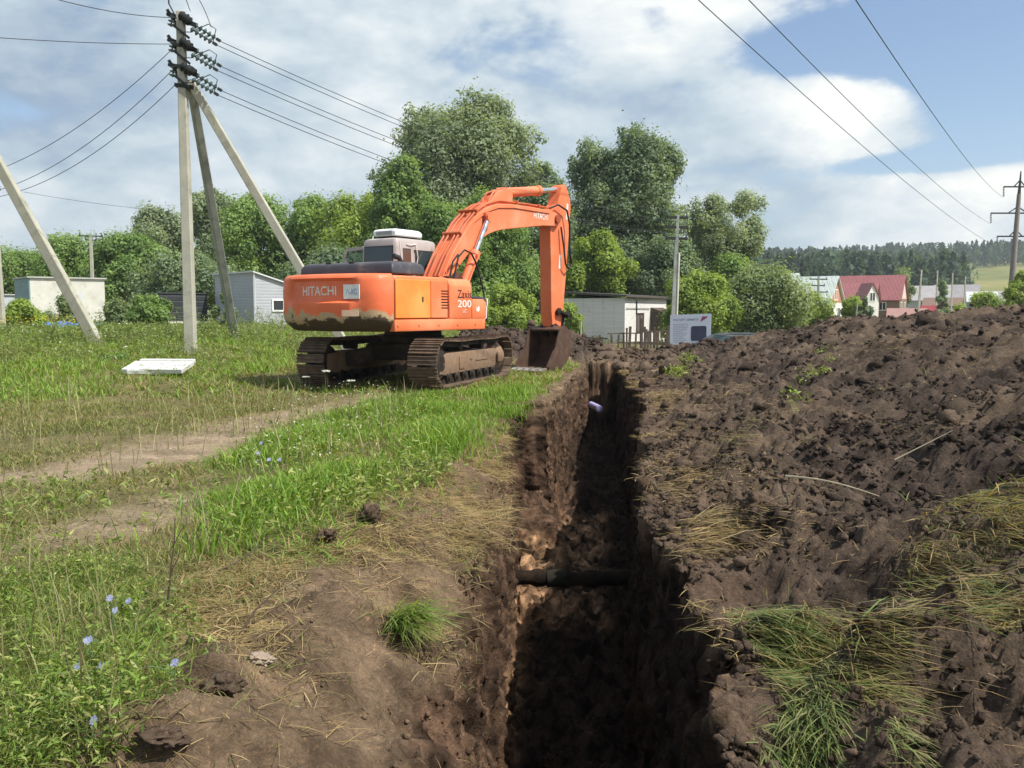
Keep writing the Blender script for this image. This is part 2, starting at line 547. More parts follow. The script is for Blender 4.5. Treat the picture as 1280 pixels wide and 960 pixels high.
def mat_brick(name, base, mortar, rough=.85, peel=None):
    m, nt, out = new_mat(name)
    v = obj_vec(nt)
    mp = nt.nodes.new('ShaderNodeMapping'); nt.links.new(v, mp.inputs[0])
    sep = nt.nodes.new('ShaderNodeSeparateXYZ'); nt.links.new(v, sep.inputs[0])
    cmb = nt.nodes.new('ShaderNodeCombineXYZ')
    nt.links.new(math_(nt, 'ADD', sep.outputs[0], sep.outputs[1]), cmb.inputs[0]); nt.links.new(sep.outputs[2], cmb.inputs[1])
    b = nt.nodes.new('ShaderNodeTexBrick'); nt.links.new(cmb.outputs[0], b.inputs['Vector'])
    b.inputs['Scale'].default_value = 1.0; b.inputs['Brick Width'].default_value = .26; b.inputs['Row Height'].default_value = .075
    b.inputs['Mortar Size'].default_value = .008
    b.inputs['Color1'].default_value = (*base, 1); b.inputs['Color2'].default_value = (*[c * .86 for c in base], 1); b.inputs['Mortar'].default_value = (*mortar, 1)
    col = b.outputs['Color']
    n2 = noise(nt, v, 1.6, 8, .68, .3)
    if peel is not None: col = mixc(nt, smooth_map(nt, n2, .58, .70, 0, .85), col, peel)
    n3 = noise(nt, v, .6, 5, .6)
    col = mixc(nt, smooth_map(nt, n3, .5, .75, 0, .35), col, tuple(c * .55 for c in base))
    pbsdf(nt, out, col, rough, 0, b.outputs['Fac'], -.006, .8, .2)
    return m


M_VEG = mat_veg('leaf', .46)
M_GRASS = mat_veg('grass_blade', .38, .5, .3)
M_STRAW = mat_veg('dry_straw', .25, .7, .15)
M_SOIL = mat_soil('soil')
M_BARK = mat_plain('bark', (.13, .105, .08), .95, .45, 4, bump=.03, spec=.1)
M_ORANGE = mat_paint('orange_paint', (.82, .205, .078), amt=.3)
M_ORANGE_CW = mat_paint('orange_paint_muddy', (.80, .165, .062), amt=.32, dirt_top=1.36)
M_ORANGE_BOOM = mat_paint('orange_paint_boom', (.82, .215, .095), amt=.26, rough=.4)
M_ORANGE_LOW = mat_paint('orange_paint_arm', (.80, .19, .075), amt=.3, rough=.5)
M_YELLOW = mat_paint('repainted_door', (.85, .26, .048), amt=.28)
M_CABGREY = mat_plain('cab_paint', (.42, .38, .365), .5, .15, 2, dirt=(.2, .17, .14), dirt_amt=.4)
M_BLACKPL = mat_plain('dark_plastic', (.055, .055, .068), .48, .25, 3, dirt=(.16, .14, .13), dirt_amt=.35)
M_RUBBER = mat_plain('black_rubber', (.018, .018, .018), .6, .3, 8)
M_STEEL = mat_plain('track_steel', (.135, .09, .062), .75, .45, 6, metal=.25, bump=.015, dirt=(.21, .145, .10), dirt_amt=.75, dirt_scale=5)
M_STEELDK = mat_plain('greasy_steel', (.028, .022, .018), .7, .4, 6, metal=.2, bump=.01, dirt=(.09, .06, .042), dirt_amt=.4)
M_FRAME = mat_plain('track_frame_paint', (.27, .17, .105), .8, .35, 4, dirt=(.17, .12, .085), dirt_amt=.8, dirt_scale=4, bump=.01)
M_BUCKET = mat_plain('bucket_steel', (.14, .085, .06), .6, .45, 5, metal=.35, bump=.012, dirt=(.09, .05, .035), dirt_amt=.9, dirt_scale=4)
M_TEETH = mat_plain('worn_teeth', (.55, .5, .45), .35, .3, 6, metal=.7)
M_CHROME = mat_plain('chrome_rod', (.72, .72, .74), .16, .08, 3, metal=1.0)
M_WHITE = mat_plain('white_paint', (.78, .79, .78), .5, .08, 4, dirt=(.45, .42, .37), dirt_amt=.25)
M_OFFWHITE = mat_plain('off_white_paint', (.70, .67, .60), .7, .12, 3, dirt=(.42, .36, .28), dirt_amt=.4)
M_CONC = mat_plain('pale_concrete', (.43, .42, .35), .9, .2, 2.5, bump=.01, dirt=(.24, .24, .19), dirt_amt=.4, spec=.15)
M_CONCDK = mat_plain('weathered_concrete', (.27, .29, .27), .9, .25, 2.5, bump=.01, dirt=(.14, .15, .13), dirt_amt=.5, spec=.15)
M_IRON = mat_plain('dark_ironwork', (.022, .026, .026), .6, .3, 6, metal=.3)
M_INSUL = mat_plain('glass_insulator', (.10, .15, .15), .18, .2, 6, spec=.6)
M_WIRE = mat_plain('wire', (.03, .034, .038), .6, .2, 1)
M_CABGLASS = mat_glass('cab_glass', (.030, .052, .060), .08)
M_CLEAR = mat_glass('clear_glass', (.05, .07, .07), .05, .72)
M_WINDOW = mat_glass('window_glass', (.025, .03, .035), .1)
M_WOODGREY = mat_plain('weathered_wood', (.115, .09, .075), .9, .4, 5, bump=.01, spec=.1)
M_WOODLIGHT = mat_plain('pale_wood', (.42, .33, .22), .85, .3, 5, spec=.1)
M_TEXT_W = mat_plain('white_lettering', (.80, .74, .68), .6, .15, 9, dirt=(.7, .25, .1), dirt_amt=.35, dirt_scale=12)
M_TEXT_D = mat_plain('dark_lettering', (.07, .03, .03), .6, .2, 9)
# ------------------------------------------------------------------ terrain with the trench
# outline of the trench in metres: (y, left lip, left foot, floor, right lip, right foot)
TR = np.array([
    (-6.0, -0.45, 0.0, -2.1, 0.66, 0.50),
    (1.5, -0.50, 0.02, -2.1, 0.76, 0.60),
    (3.0, -0.48, 0.00, -2.1, 0.82, 0.70),
    (4.2, -0.40, -0.05, -2.1, 0.94, 0.79),
    (5.9, -0.27, -0.05, -2.1, 1.06, 0.92),
    (7.5, -0.22, 0.01, -2.1, 1.10, 1.00),
    (9.2, -0.19, 0.06, -2.1, 1.40, 1.22),
    (10.3, -0.17, 0.08, -2.1, 1.58, 1.40),
    (12.6, -0.13, 0.10, -2.08, 1.90, 1.72),
    (13.9, -0.14, 0.02, -2.08, 2.06, 1.86),
    (14.75, -0.16, -0.02, -2.08, 2.20, 1.96),
    (15.08, -0.15, -0.02, -2.08, 2.28, 2.00),
    (15.26, 0.58, 0.72, -2.08, 2.32, 2.02),
    (15.55, 0.68, 0.82, -2.08, 2.38, 2.06),
    (16.2, 0.76, 0.92, -2.06, 2.46, 2.14),
    (17.2, 0.90, 1.06, -2.06, 2.52, 2.24),
    (19.5, 1.24, 1.36, -2.02, 2.66, 2.44),
    (22.0, 1.62, 1.70, -1.95, 2.82, 2.62),
    (24.6, 2.06, 2.10, -1.85, 3.06, 2.86),
    (25.2, 2.16, 2.20, -1.80, 3.12, 2.96),
    (25.55, 2.22, 2.26, 0.12, 3.16, 3.10),
    (40.0, 3.0, 3.05, 0.10, 4.0, 3.95),
    (80.0, 4.0, 4.05, 0.0, 5.0, 4.95)])


def tr(y, k):
    v = np.interp(y, TR[:, 0], TR[:, k])
    return v


def lip_l(y):
    y = np.asarray(y, float)
    return tr(y, 1) + (.09 * perlin(y * 1.1, y * 0 + 2.2) + .05 * perlin(y * 3.1, y * 0 + 5.1) + .02 * perlin(y * 9, y * 0 + 6.1)) * (y < 25.5)


def lip_r(y):
    y = np.asarray(y, float)
    return tr(y, 4) + (.16 * perlin(y * .9, y * 0 + 9.2) + .07 * perlin(y * 3.1, y * 0 + 4.4) + .03 * perlin(y * 9, y * 0 + 1.4)) * (y < 25.5)


def pxpoly(pts, z=0.0): return [tuple(G(u, v, z)[:2]) for u, v in pts]


PATH1 = pxpoly([(-60, 612), (20, 600), (120, 580), (210, 562), (270, 546)])
PATH2 = pxpoly([(240, 548), (330, 523), (430, 505), (520, 492)])
BARE1 = pxpoly([(30, 670), (110, 660), (190, 640), (230, 620)])
BARE2 = pxpoly([(150, 655), (260, 640)])
BARE3 = pxpoly([(560, 475), (640, 462), (700, 456)])


def heap_z(x, y):
    """spoil thrown up on the right of the trench"""
    d = x - lip_r(y)
    w = np.interp(y, [0, 6, 14, 20, 26], [8.6, 8.2, 7.4, 7.6, 8.2])
    zz = 1.42 * sst(-.5, w, d) * (1 - sst(9.5, 16.5, d))
    zz = zz * (1 - sst(25.2, 30.5, y + .5 * perlin(x * .3, y * 0 + 1.0)))
    act = sst(0.0, .8, d)
    m = np.clip(zz / .5, 0, 1) * act
    zz = zz + m * (.22 * perlin(x * .5, y * .5) + .08 * perlin(x * 1.3, y * 1.3, y * 0 + 4))
    return zz, act


def ridge_z(x, y):
    """loose earth piled beyond the end of the trench"""
    r = (.86 - .62 * sst(1.2, 4.2, x)) * np.exp(-((y - 28.0 - .35 * (x - 2) * .2) / 1.7) ** 2) * sst(-4.0, -.4, x) * (1 - sst(5.5, 9.5, x))
    r = r * (1 + .35 * perlin(x * .7, y * .7, y * 0 + 8))
    return np.maximum(r, 0)


def soilness(x, y):
    """1 where the ground is broken earth"""
    x = np.asarray(x, float); y = np.asarray(y, float)
    right = sst(0, .15, x - .5 * (lip_l(y) + lip_r(y))) * (1 - sst(27, 33, y)) * (1 - sst(13, 18, x - lip_r(y)))
    rid = np.clip(ridge_z(x, y) / .2, 0, 1)
    d = lip_l(y) - x
    w = np.interp(y, [0, 3, 5, 8, 10, 12, 15, 25, 26], [1.9, 1.55, 1.2, .95, .8, .5, .32, .3, 0])
    n = .35 * perlin(x * 1.4, y * 1.4, y * 0 + 2) + .2 * perlin(x * 4, y * 4, y * 0 + 3)
    left = (1 - sst(w * .75, w * 1.25, d + n)) * (y < 26)
    return np.clip(np.maximum(np.maximum(right, rid), left), 0, 1)


def pathness(x, y):
    n = .12 * perlin(x * 1.6, y * 1.6) + .07 * perlin(x * 5, y * 5)
    p = 1 - sst(.34, .95, polydist(x, y, PATH1) + n * 1.6)
    p = np.maximum(p, .85 * (1 - sst(.22, .8, polydist(x, y, PATH2) + n * 1.6)))
    p = np.maximum(p, .9 * (1 - sst(.25, .6, polydist(x, y, BARE1) + n)))
    p = np.maximum(p, .8 * (1 - sst(.1, .4, polydist(x, y, BARE2) + n)))
    p = np.maximum(p, .7 * (1 - sst(.1, .5, polydist(x, y, BARE3) + n)))
    return p


LUMPS = []   # (x, y, rx, ry, h) heaps and hollows beside the trench
for u, v, rx, ry, h in ((275, 852, .20, .13, .10), (205, 925, .32, .16, .13), (520, 815, .12, .16, -.10), (330, 900, .5, .25, .05),
                        (440, 800, .5, .3, .05), (460, 650, .14, .14, .10), (412, 675, .12, .12, .07), (400, 790, .3, .15, .05)):
    g = G(u, v); LUMPS.append((g[0], g[1], rx, ry, h))
for u, v, z, rx, ry, h in ((945, 690, .15, .28, .3, -.22), (1065, 690, .25, .42, .34, -.30), (1190, 660, .5, .7, .4, -.28), (1235, 600, .75, .9, .35, .26),
                           (1075, 820, .1, .22, .2, .16), (1010, 800, .1, .2, .22, -.18), (1245, 850, .2, .35, .3, -.22), (1190, 760, .3, .5, .25, .16),
                           (1000, 750, .12, .3, .2, .10), (1130, 700, .3, .3, .2, .16), (1000, 905, .05, .16, .3, -.16), (1180, 900, .2, .4, .3, .10),
                           (1210, 520, .8, 1.2, .6, -.22), (835, 503, .05, .55, .9, -.34), (920, 610, .1, .5, .4, -.12), (860, 520, .1, .5, .7, .14)):
    g = G(u, v, z); LUMPS.append((g[0], g[1], rx, ry, h))


def lumps_z(x, y):
    s = 0
    for (cx, cy, rx, ry, h) in LUMPS:
        q = ((x - cx) / rx) ** 2 + ((y - cy) / ry) ** 2
        s = s + h * np.exp(-q * 1.2)
    return s


def base_z(x, y, detail=True):
    """ground height anywhere outside the trench"""
    x = np.asarray(x, float); y = np.asarray(y, float)
    d = lip_l(y) - x
    right = sst(-.2, .2, x - .5 * (lip_l(y) + lip_r(y)))
    z = .05 * perlin(x * .35, y * .35) + .02 * perlin(x * 1.3, y * 1.3)
    z = z + (1 - right) * (.55 * sst(4, 11, -x) * sst(15, 25, y) + .12 * sst(15, 19, y) * sst(0, 2, -x + .6))
    # rounded shoulder of the left bank
    sh = np.interp(y, [0, 5, 9, 12, 16, 26], [.34, .34, .22, .12, .05, .0])
    rw = np.interp(y, [0, 5, 9, 12, 16, 26], [1.1, .85, .6, .4, .25, .2])
    z = z - (1 - right) * sh * (1 - sst(-.1, 1.0, d / rw)) ** 1.5
    hz, act = heap_z(x, y)
    z = z + right * (hz - .05 * (1 - act))
    z = z + ridge_z(x, y)
    z = z - .55 * sst(29.5, 34, y) * sst(-1, 3, x) * (1 - sst(120, 200, y))
    z = z + lumps_z(x, y)
    if detail:
        s = soilness(x, y); p = pathness(x, y)
        rt = np.maximum(right * act, np.clip(ridge_z(x, y) / .2, 0, 1))
        big = clods(x, y, .95, .4) * .14 + clods(x + 3.3, y + 1.7, .42, .5) * .24 + clods(x + 1.3, y + 7.7, .19, .6) * .42 + clods(x + 4.3, y + 2.7, .09, .7) * .5
        dome = big * rt * s
        far_more = sst(8, 20, y)
        z = z + dome * (.8 + .15 * far_more) + rt * s * (.13 * fbm(x * 2.3, y * 2.3, y * 0 + 6, 8, .70) - .07 * np.abs(perlin(x * 1.7, y * 1.7, y * 0 + 2)) - .05 * np.abs(perlin(x * 4.7, y * 4.7, y * 0 + 2)))
        z = z + rt * s * .036 * fbm(x * 8, y * 8, y * 0 + 4, 4, .68) * (1 - sst(9, 16, y))
        lf = (1 - rt) * s
        z = z + lf * (.014 * fbm(x * 9, y * 9, y * 0 + 2, 4, .66) * (1 - sst(9, 16, y)))
        z = z + lf * (.055 * fbm(x * 2.6, y * 2.6, y * 0 + 3, 8, .64) - .03 * np.abs(perlin(x * 3.3, y * 3.3, y * 0 + 1)) + .5 * clods(x + 9.3, y + 2.2, .16, .35) * .5)
        z = z + (1 - s) * .018 * fbm(x * 3.2, y * 3.2, y * 0 + 1, 4, .55) - p * .03
    return z


def ground_color(x, y, inside=None):
    s = soilness(x, y); p = pathness(x, y)
    n = np.clip(.5 + .6 * fbm(x * .9, y * .9, y * 0 + 2, 5), 0, 1)[:, None]
    n2 = np.clip(.5 + .7 * fbm(x * 3.1, y * 3.1, y * 0 + 9, 4), 0, 1)[:, None]
    right = np.maximum(sst(-.2, .2, x - .5 * (lip_l(y) + lip_r(y))), np.clip(ridge_z(x, y) / .15, 0, 1))[:, None]
    turf = np.array([.105, .100, .040]) * (1 - n) + np.array([.215, .170, .088]) * n
    n3 = sst(.35, .8, np.clip(.5 + .8 * fbm(x * .5, y * .5, y * 0 + 33, 6, .6), 0, 1))[:, None]
    dirtR = np.array([.034, .025, .020]) * (1 - n2) + np.array([.100, .073, .057]) * n2
    dirtR = dirtR * (1 - .55 * n3) + np.array([.155, .112, .078]) * .55 * n3
    dirtL = np.array([.088, .060, .038]) * (1 - n2) + np.array([.215, .150, .096]) * n2
    lip = np.exp(-((x - lip_r(y) - .25) / .5) ** 2)[:, None] * .4
    soil = dirtL * (1 - right) + (dirtR * (1 - lip) + np.array([.15, .10, .066]) * lip) * right
    path = np.array([.23, .175, .115]) * (1 - n2) + np.array([.34, .265, .18]) * n2
    c = turf * (1 - s[:, None]) + soil * s[:, None]
    return c * (1 - p[:, None]) + path * p[:, None]


def build_ground():
    ys = [-5.0]
    while ys[-1] < 95:
        y = ys[-1]
        dy = .07 if y < 2.2 else max(.016, .0052 * y)
        if 12.4 < y < 17.2: dy = .045
        if 15.0 < y < 15.35: dy = .018
        if 25.1 < y < 25.7: dy = .03
        if y > 31: dy = .02 * y
        ys.append(y + dy)
    ys = np.array(ys); NY = len(ys)
    def geo(a, r, total):
        o = [0.0]; st = a
        while o[-1] < total: o.append(o[-1] + st); st *= r
        return np.array(o)
    dl = geo(.022, 1.017, 62); dr = geo(.018, 1.0115, 62)
    NWL, NF, NWR = 64, 44, 52
    nL, nR = len(dl), len(dr)
    NX = nL + NWL + NF + NWR + nR
    XX = np.zeros((NY, NX)); ZZ = np.zeros((NY, NX)); YY = np.repeat(ys[:, None], NX, 1)
    ll, lr = lip_l(ys), lip_r(ys); fl, fz, fr = tr(ys, 2), tr(ys, 3), tr(ys, 5)
    # outer banks
    XX[:, :nL] = ll[:, None] - dl[::-1][None, :]
    XX[:, -nR:] = lr[:, None] + dr[None, :]
    o = slice(0, nL); ZZ[:, o] = base_z(XX[:, o], YY[:, o])
    o2 = slice(NX - nR, NX); ZZ[:, o2] = base_z(XX[:, o2], YY[:, o2])
    zl = ZZ[:, nL - 1]; zr = ZZ[:, NX - nR]
    fz = np.minimum(fz, np.where(ys > 25.5, np.minimum(zl, zr) - .0, fz))
    fz = np.where(ys > 25.5, .5 * (zl + zr), fz)
    # left wall: shoulder then near vertical
    t = np.linspace(0, 1, NWL + 1)[1:]
    for k in range(NWL):
        tk = t[k]
        XX[:, nL + k] = ll + (fl - ll) * (tk ** .6)
        ZZ[:, nL + k] = zl + (fz - zl) * tk
    t = np.linspace(0, 1, NF + 2)[1:-1]
    for k in range(NF):
        XX[:, nL + NWL + k] = fl + (fr - fl) * t[k]
        ZZ[:, nL + NWL + k] = fz
    t = np.linspace(1, 0, NWR + 1)[:-1]
    for k in range(NWR):
        tk = t[k]
        XX[:, nL + NWL + NF + k] = lr + (fr - lr) * (tk ** .8)
        ZZ[:, nL + NWL + NF + k] = zr + (fz - zr) * tk
    mound = -2.25 + .95 * np.exp(-((XX - .30) / .62) ** 2 - ((YY - 13.9) / 1.0) ** 2) + .45 * np.exp(-((XX - .2) / .5) ** 2 - ((YY - 11.2) / 1.2) ** 2)
    q = slice(nL + 10, nL + NWL + NF + NWR - 8); ZZ[:, q] = np.maximum(ZZ[:, q], mound[:, q])
    # rough the cut faces along their normals
    i0, i1 = nL - 12, NX - nR + 12
    Pm = np.stack([XX, YY, ZZ], -1)
    du = np.gradient(Pm, axis=1); dv = np.gradient(Pm, axis=0)
    N = np.cross(du, dv); N /= (np.linalg.norm(N, axis=-1, keepdims=True) + 1e-9)
    S = slice(i0, i1)
    X, Y, Z = Pm[:, S, 0], Pm[:, S, 1], Pm[:, S, 2]
    fadeL = np.clip((np.arange(i0, i1) - i0) / 12, 0, 1) * np.clip((i1 - 1 - np.arange(i0, i1)) / 12, 0, 1)
    # scraped teeth marks run down the wall, lumps and hollows across it
    n = .07 * fbm(X * 1.2, Y * 1.5, Z * .9, 4, .55) + .05 * fbm(X * 3, Y * 6.5, Z * 1.0, 4, .55) + .034 * fbm(X * 11, Y * 11, Z * 9, 4, .68)
    n = n - .06 * np.maximum(0, perlin(Y * 3.1, Z * 2.3, X * 2)) - .075 * np.abs(perlin(Y * 4.3, Z * .55, X * 4.3)) - .05 * np.abs(perlin(Y * 9.1, Z * 1.6, X * 9)) + .03 * fbm(X * 5, Y * 5, Z * 6, 4, .65)
    flo = np.zeros(i1 - i0); flo[(nL + NWL - i0):(nL + NWL + NF - i0)] = 1
    n = n + flo[None, :] * (.10 * fbm(X * 2, Y * 2, Z * 0 + 3, 4, .6) + .06 * fbm(X * 7, Y * 7, Z * 0 + 3, 4, .65) + .55 * clods(X, Y, .25, .6) + .6 * clods(X + 2, Y, .11, .7))
    n = n * fadeL[None, :] * (1 - sst(25.4, 26.0, Y))
    Pm[:, S, :] += N[:, S, :] * n[..., None]
    V = Pm.reshape(-1, 3)
    cols = ground_color(V[:, 0], V[:, 1]).reshape(NY, NX, 3)
    # bands of soil in the cut: dark topsoil, brown, tan clay below
    Zw = Pm[:, nL - 6:NX - nR + 4, 2]; Yw = Pm[:, nL - 6:NX - nR + 4, 1]; Xw = Pm[:, nL - 6:NX - nR + 4, 0]
    nn = .25 * fbm(Xw * 1.2, Yw * 1.2, Zw * 1.2, 4, .55)
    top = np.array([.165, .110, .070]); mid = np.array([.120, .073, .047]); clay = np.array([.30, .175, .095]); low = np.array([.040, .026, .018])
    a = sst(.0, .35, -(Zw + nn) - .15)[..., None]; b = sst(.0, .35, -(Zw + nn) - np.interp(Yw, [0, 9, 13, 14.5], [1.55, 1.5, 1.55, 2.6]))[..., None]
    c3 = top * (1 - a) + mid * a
    nearw = (1 - sst(11.5, 14, Yw))[..., None]
    c3 = c3 * (1 - b * (1 - .25 * nearw)) + clay * b * (1 - .25 * nearw)
    spk = np.clip(.8 + .9 * fbm(Xw * 4, Yw * 6, Zw * 2.2, 6, .62) - .35 * np.abs(perlin(Yw * 4.3, Zw * .55, Xw * 4.3)), .3, 1.7)[..., None]
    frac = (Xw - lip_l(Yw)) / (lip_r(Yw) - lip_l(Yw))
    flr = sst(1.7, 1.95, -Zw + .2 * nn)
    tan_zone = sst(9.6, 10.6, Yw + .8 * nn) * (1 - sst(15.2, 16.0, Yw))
    painted_shade = flr * (1 - .8 * tan_zone) * sst(.1, .28, frac)  # shade on the floor and right wall, painted in as darker soil
    painted_shade = np.maximum(painted_shade, sst(.55, .8, frac) * sst(.02, .3, -Zw + .12 * nn))
    painted_shade = np.maximum(painted_shade, .5 * sst(16, 18, Yw) * sst(1.0, 1.5, -Zw))
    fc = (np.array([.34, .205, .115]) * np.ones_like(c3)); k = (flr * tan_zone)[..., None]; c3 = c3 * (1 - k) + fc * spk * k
    painted_shade = painted_shade[..., None]
    c3 = c3 * (1 - painted_shade) + low * painted_shade
    c3 = c3 * spk
    wgt = np.ones(c3.shape[1]); wgt[:6] = np.linspace(0, 1, 6); wgt[-4:] = np.linspace(1, 0, 4)
    wgt = wgt[None, :, None] * (1 - sst(25.4, 25.9, Yw))[..., None]
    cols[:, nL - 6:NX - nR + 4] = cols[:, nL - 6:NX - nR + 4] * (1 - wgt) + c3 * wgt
    idx = np.arange(NY * NX).reshape(NY, NX)
    F = np.stack([idx[:-1, :-1], idx[:-1, 1:], idx[1:, 1:], idx[1:, :-1]], -1).reshape(-1, 4)
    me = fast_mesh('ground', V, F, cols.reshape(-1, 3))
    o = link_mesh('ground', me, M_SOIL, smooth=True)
    tag(o, 'grassy and freshly dug earth ground cut open by a long deep trench', 'ground', kind='structure')
    return Pm, N, (nL, NWL, NF, NWR, nR), ys, cols


GP, GN, GI, GY, GC = build_ground()


def hill_z(x, y):
    """land beyond the village: level, then rising to a wooded ridge on the right"""
    side = sst(-220, 60, x - .0 * y)
    rise = 46 * np.clip((y - 260) / 640, 0, 1.15) + 5 * perlin(x * .004, y * .004) * sst(300, 700, y)
    m = 7 * sst(400, 800, y) * sst(250, 420, x)
    return (rise + m) * side - .35


def build_far():
    xs = np.concatenate([-np.geomspace(1800, 1, 70)[:], [0], np.geomspace(1, 1800, 100)])
    ys = np.concatenate([[-900, -300, -80, -5.0], np.linspace(88, 300, 40), np.geomspace(310, 2600, 70)])
    X, Y = np.meshgrid(xs, ys)
    Z = hill_z(X, Y); Z[Y < 90] = -3.0; Z[(Y < 300)] = np.minimum(Z[Y < 300], hill_z(X, Y)[Y < 300])
    V = np.stack([X, Y, Z], -1).reshape(-1, 3)
    n = np.clip(.5 + .6 * fbm(V[:, 0] * .02, V[:, 1] * .02, octv=4), 0, 1)[:, None]
    c = np.array([.13, .15, .05]) * (1 - n) + np.array([.25, .23, .085]) * n
    idx = np.arange(len(V)).reshape(X.shape)
    F = np.stack([idx[:-1, :-1], idx[:-1, 1:], idx[1:, 1:], idx[1:, :-1]], -1).reshape(-1, 4)
    m, nt, out = new_mat('meadow')
    a = nt.nodes.new('ShaderNodeAttribute'); a.attribute_name = 'col'
    k = ramp(nt, noise(nt, obj_vec(nt), .08, 9, .7), [(.3, .7), (.7, 1.25)])
    pbsdf(nt, out, mixc(nt, 1.0, a.outputs['Color'], k, 'MULTIPLY'), .95, spec=.1)
    o = link_mesh('hillside_terrain', fast_mesh('hillside_terrain', V, F, c), m, smooth=True)
    tag(o, 'distant meadow and hillside rising behind the village', 'hillside', kind='structure')


build_far()

# loose lumps of soil over the heap and along the lips
def ico(sub, seed):
    bm = bmesh.new(); bmesh.ops.create_icosphere(bm, subdivisions=sub, radius=1.0)
    v = np.array([w.co[:] for w in bm.verts]); f = np.array([[w.index for w in q.verts] for q in bm.faces]); bm.free()
    s = seed * 7.3
    r = 1 + .42 * fbm(v[:, 0] * 1.1 + s, v[:, 1] * 1.1, v[:, 2] * 1.1, 3, .6) - .55 * np.abs(perlin(v[:, 0] * 2.1 + s, v[:, 1] * 2.1, v[:, 2] * 2.1 + 4)) + .30 * fbm(v[:, 0] * 4 + s, v[:, 1] * 4, v[:, 2] * 4, 3, .6)
    v = v * np.clip(r, .35, 1.6)[:, None]
    q = np.random.default_rng(seed)
    v *= q.uniform(.72, 1.15, 3)
    return v, f


PROTO2 = [ico(2, i) for i in range(6)]; PROTO1 = [ico(1, i + 20) for i in range(6)]; PROTO3 = [ico(4, i + 50) for i in range(4)]


def rand_rot(n):
    q = rng.normal(size=(n, 4)); q /= np.linalg.norm(q, axis=1)[:, None]
    w, x, y, z = q.T
    return np.stack([np.stack([1 - 2 * (y * y + z * z), 2 * (x * y - z * w), 2 * (x * z + y * w)], -1),
                     np.stack([2 * (x * y + z * w), 1 - 2 * (x * x + z * z), 2 * (y * z - x * w)], -1),
                     np.stack([2 * (x * z - y * w), 2 * (y * z + x * w), 1 - 2 * (x * x + y * y)], -1)], 1)


def scatter_lumps(name, pts, sizes, cols, protos, mat=None):
    VS, FS, CS = [], [], []
    off = 0
    which = rng.integers(0, len(protos), len(pts)); R = rand_rot(len(pts))
    for k, (v, f) in enumerate(protos):
        m = np.where(which == k)[0]
        if not len(m): continue
        vv = np.einsum('nij,vj->nvi', R[m], v) * sizes[m, None, None] * np.array([1, 1, .8]) + pts[m][:, None, :]
        VS.append(vv.reshape(-1, 3)); CS.append(np.repeat(cols[m], len(v), 0))
        FS.append((f[None] + (off + np.arange(len(m)) * len(v))[:, None, None]).reshape(-1, 3)); off += len(m) * len(v)
    o = link_mesh(name, fast_mesh(name, np.concatenate(VS), np.concatenate(FS), np.concatenate(CS)), mat or M_SOIL, smooth=False)
    return o


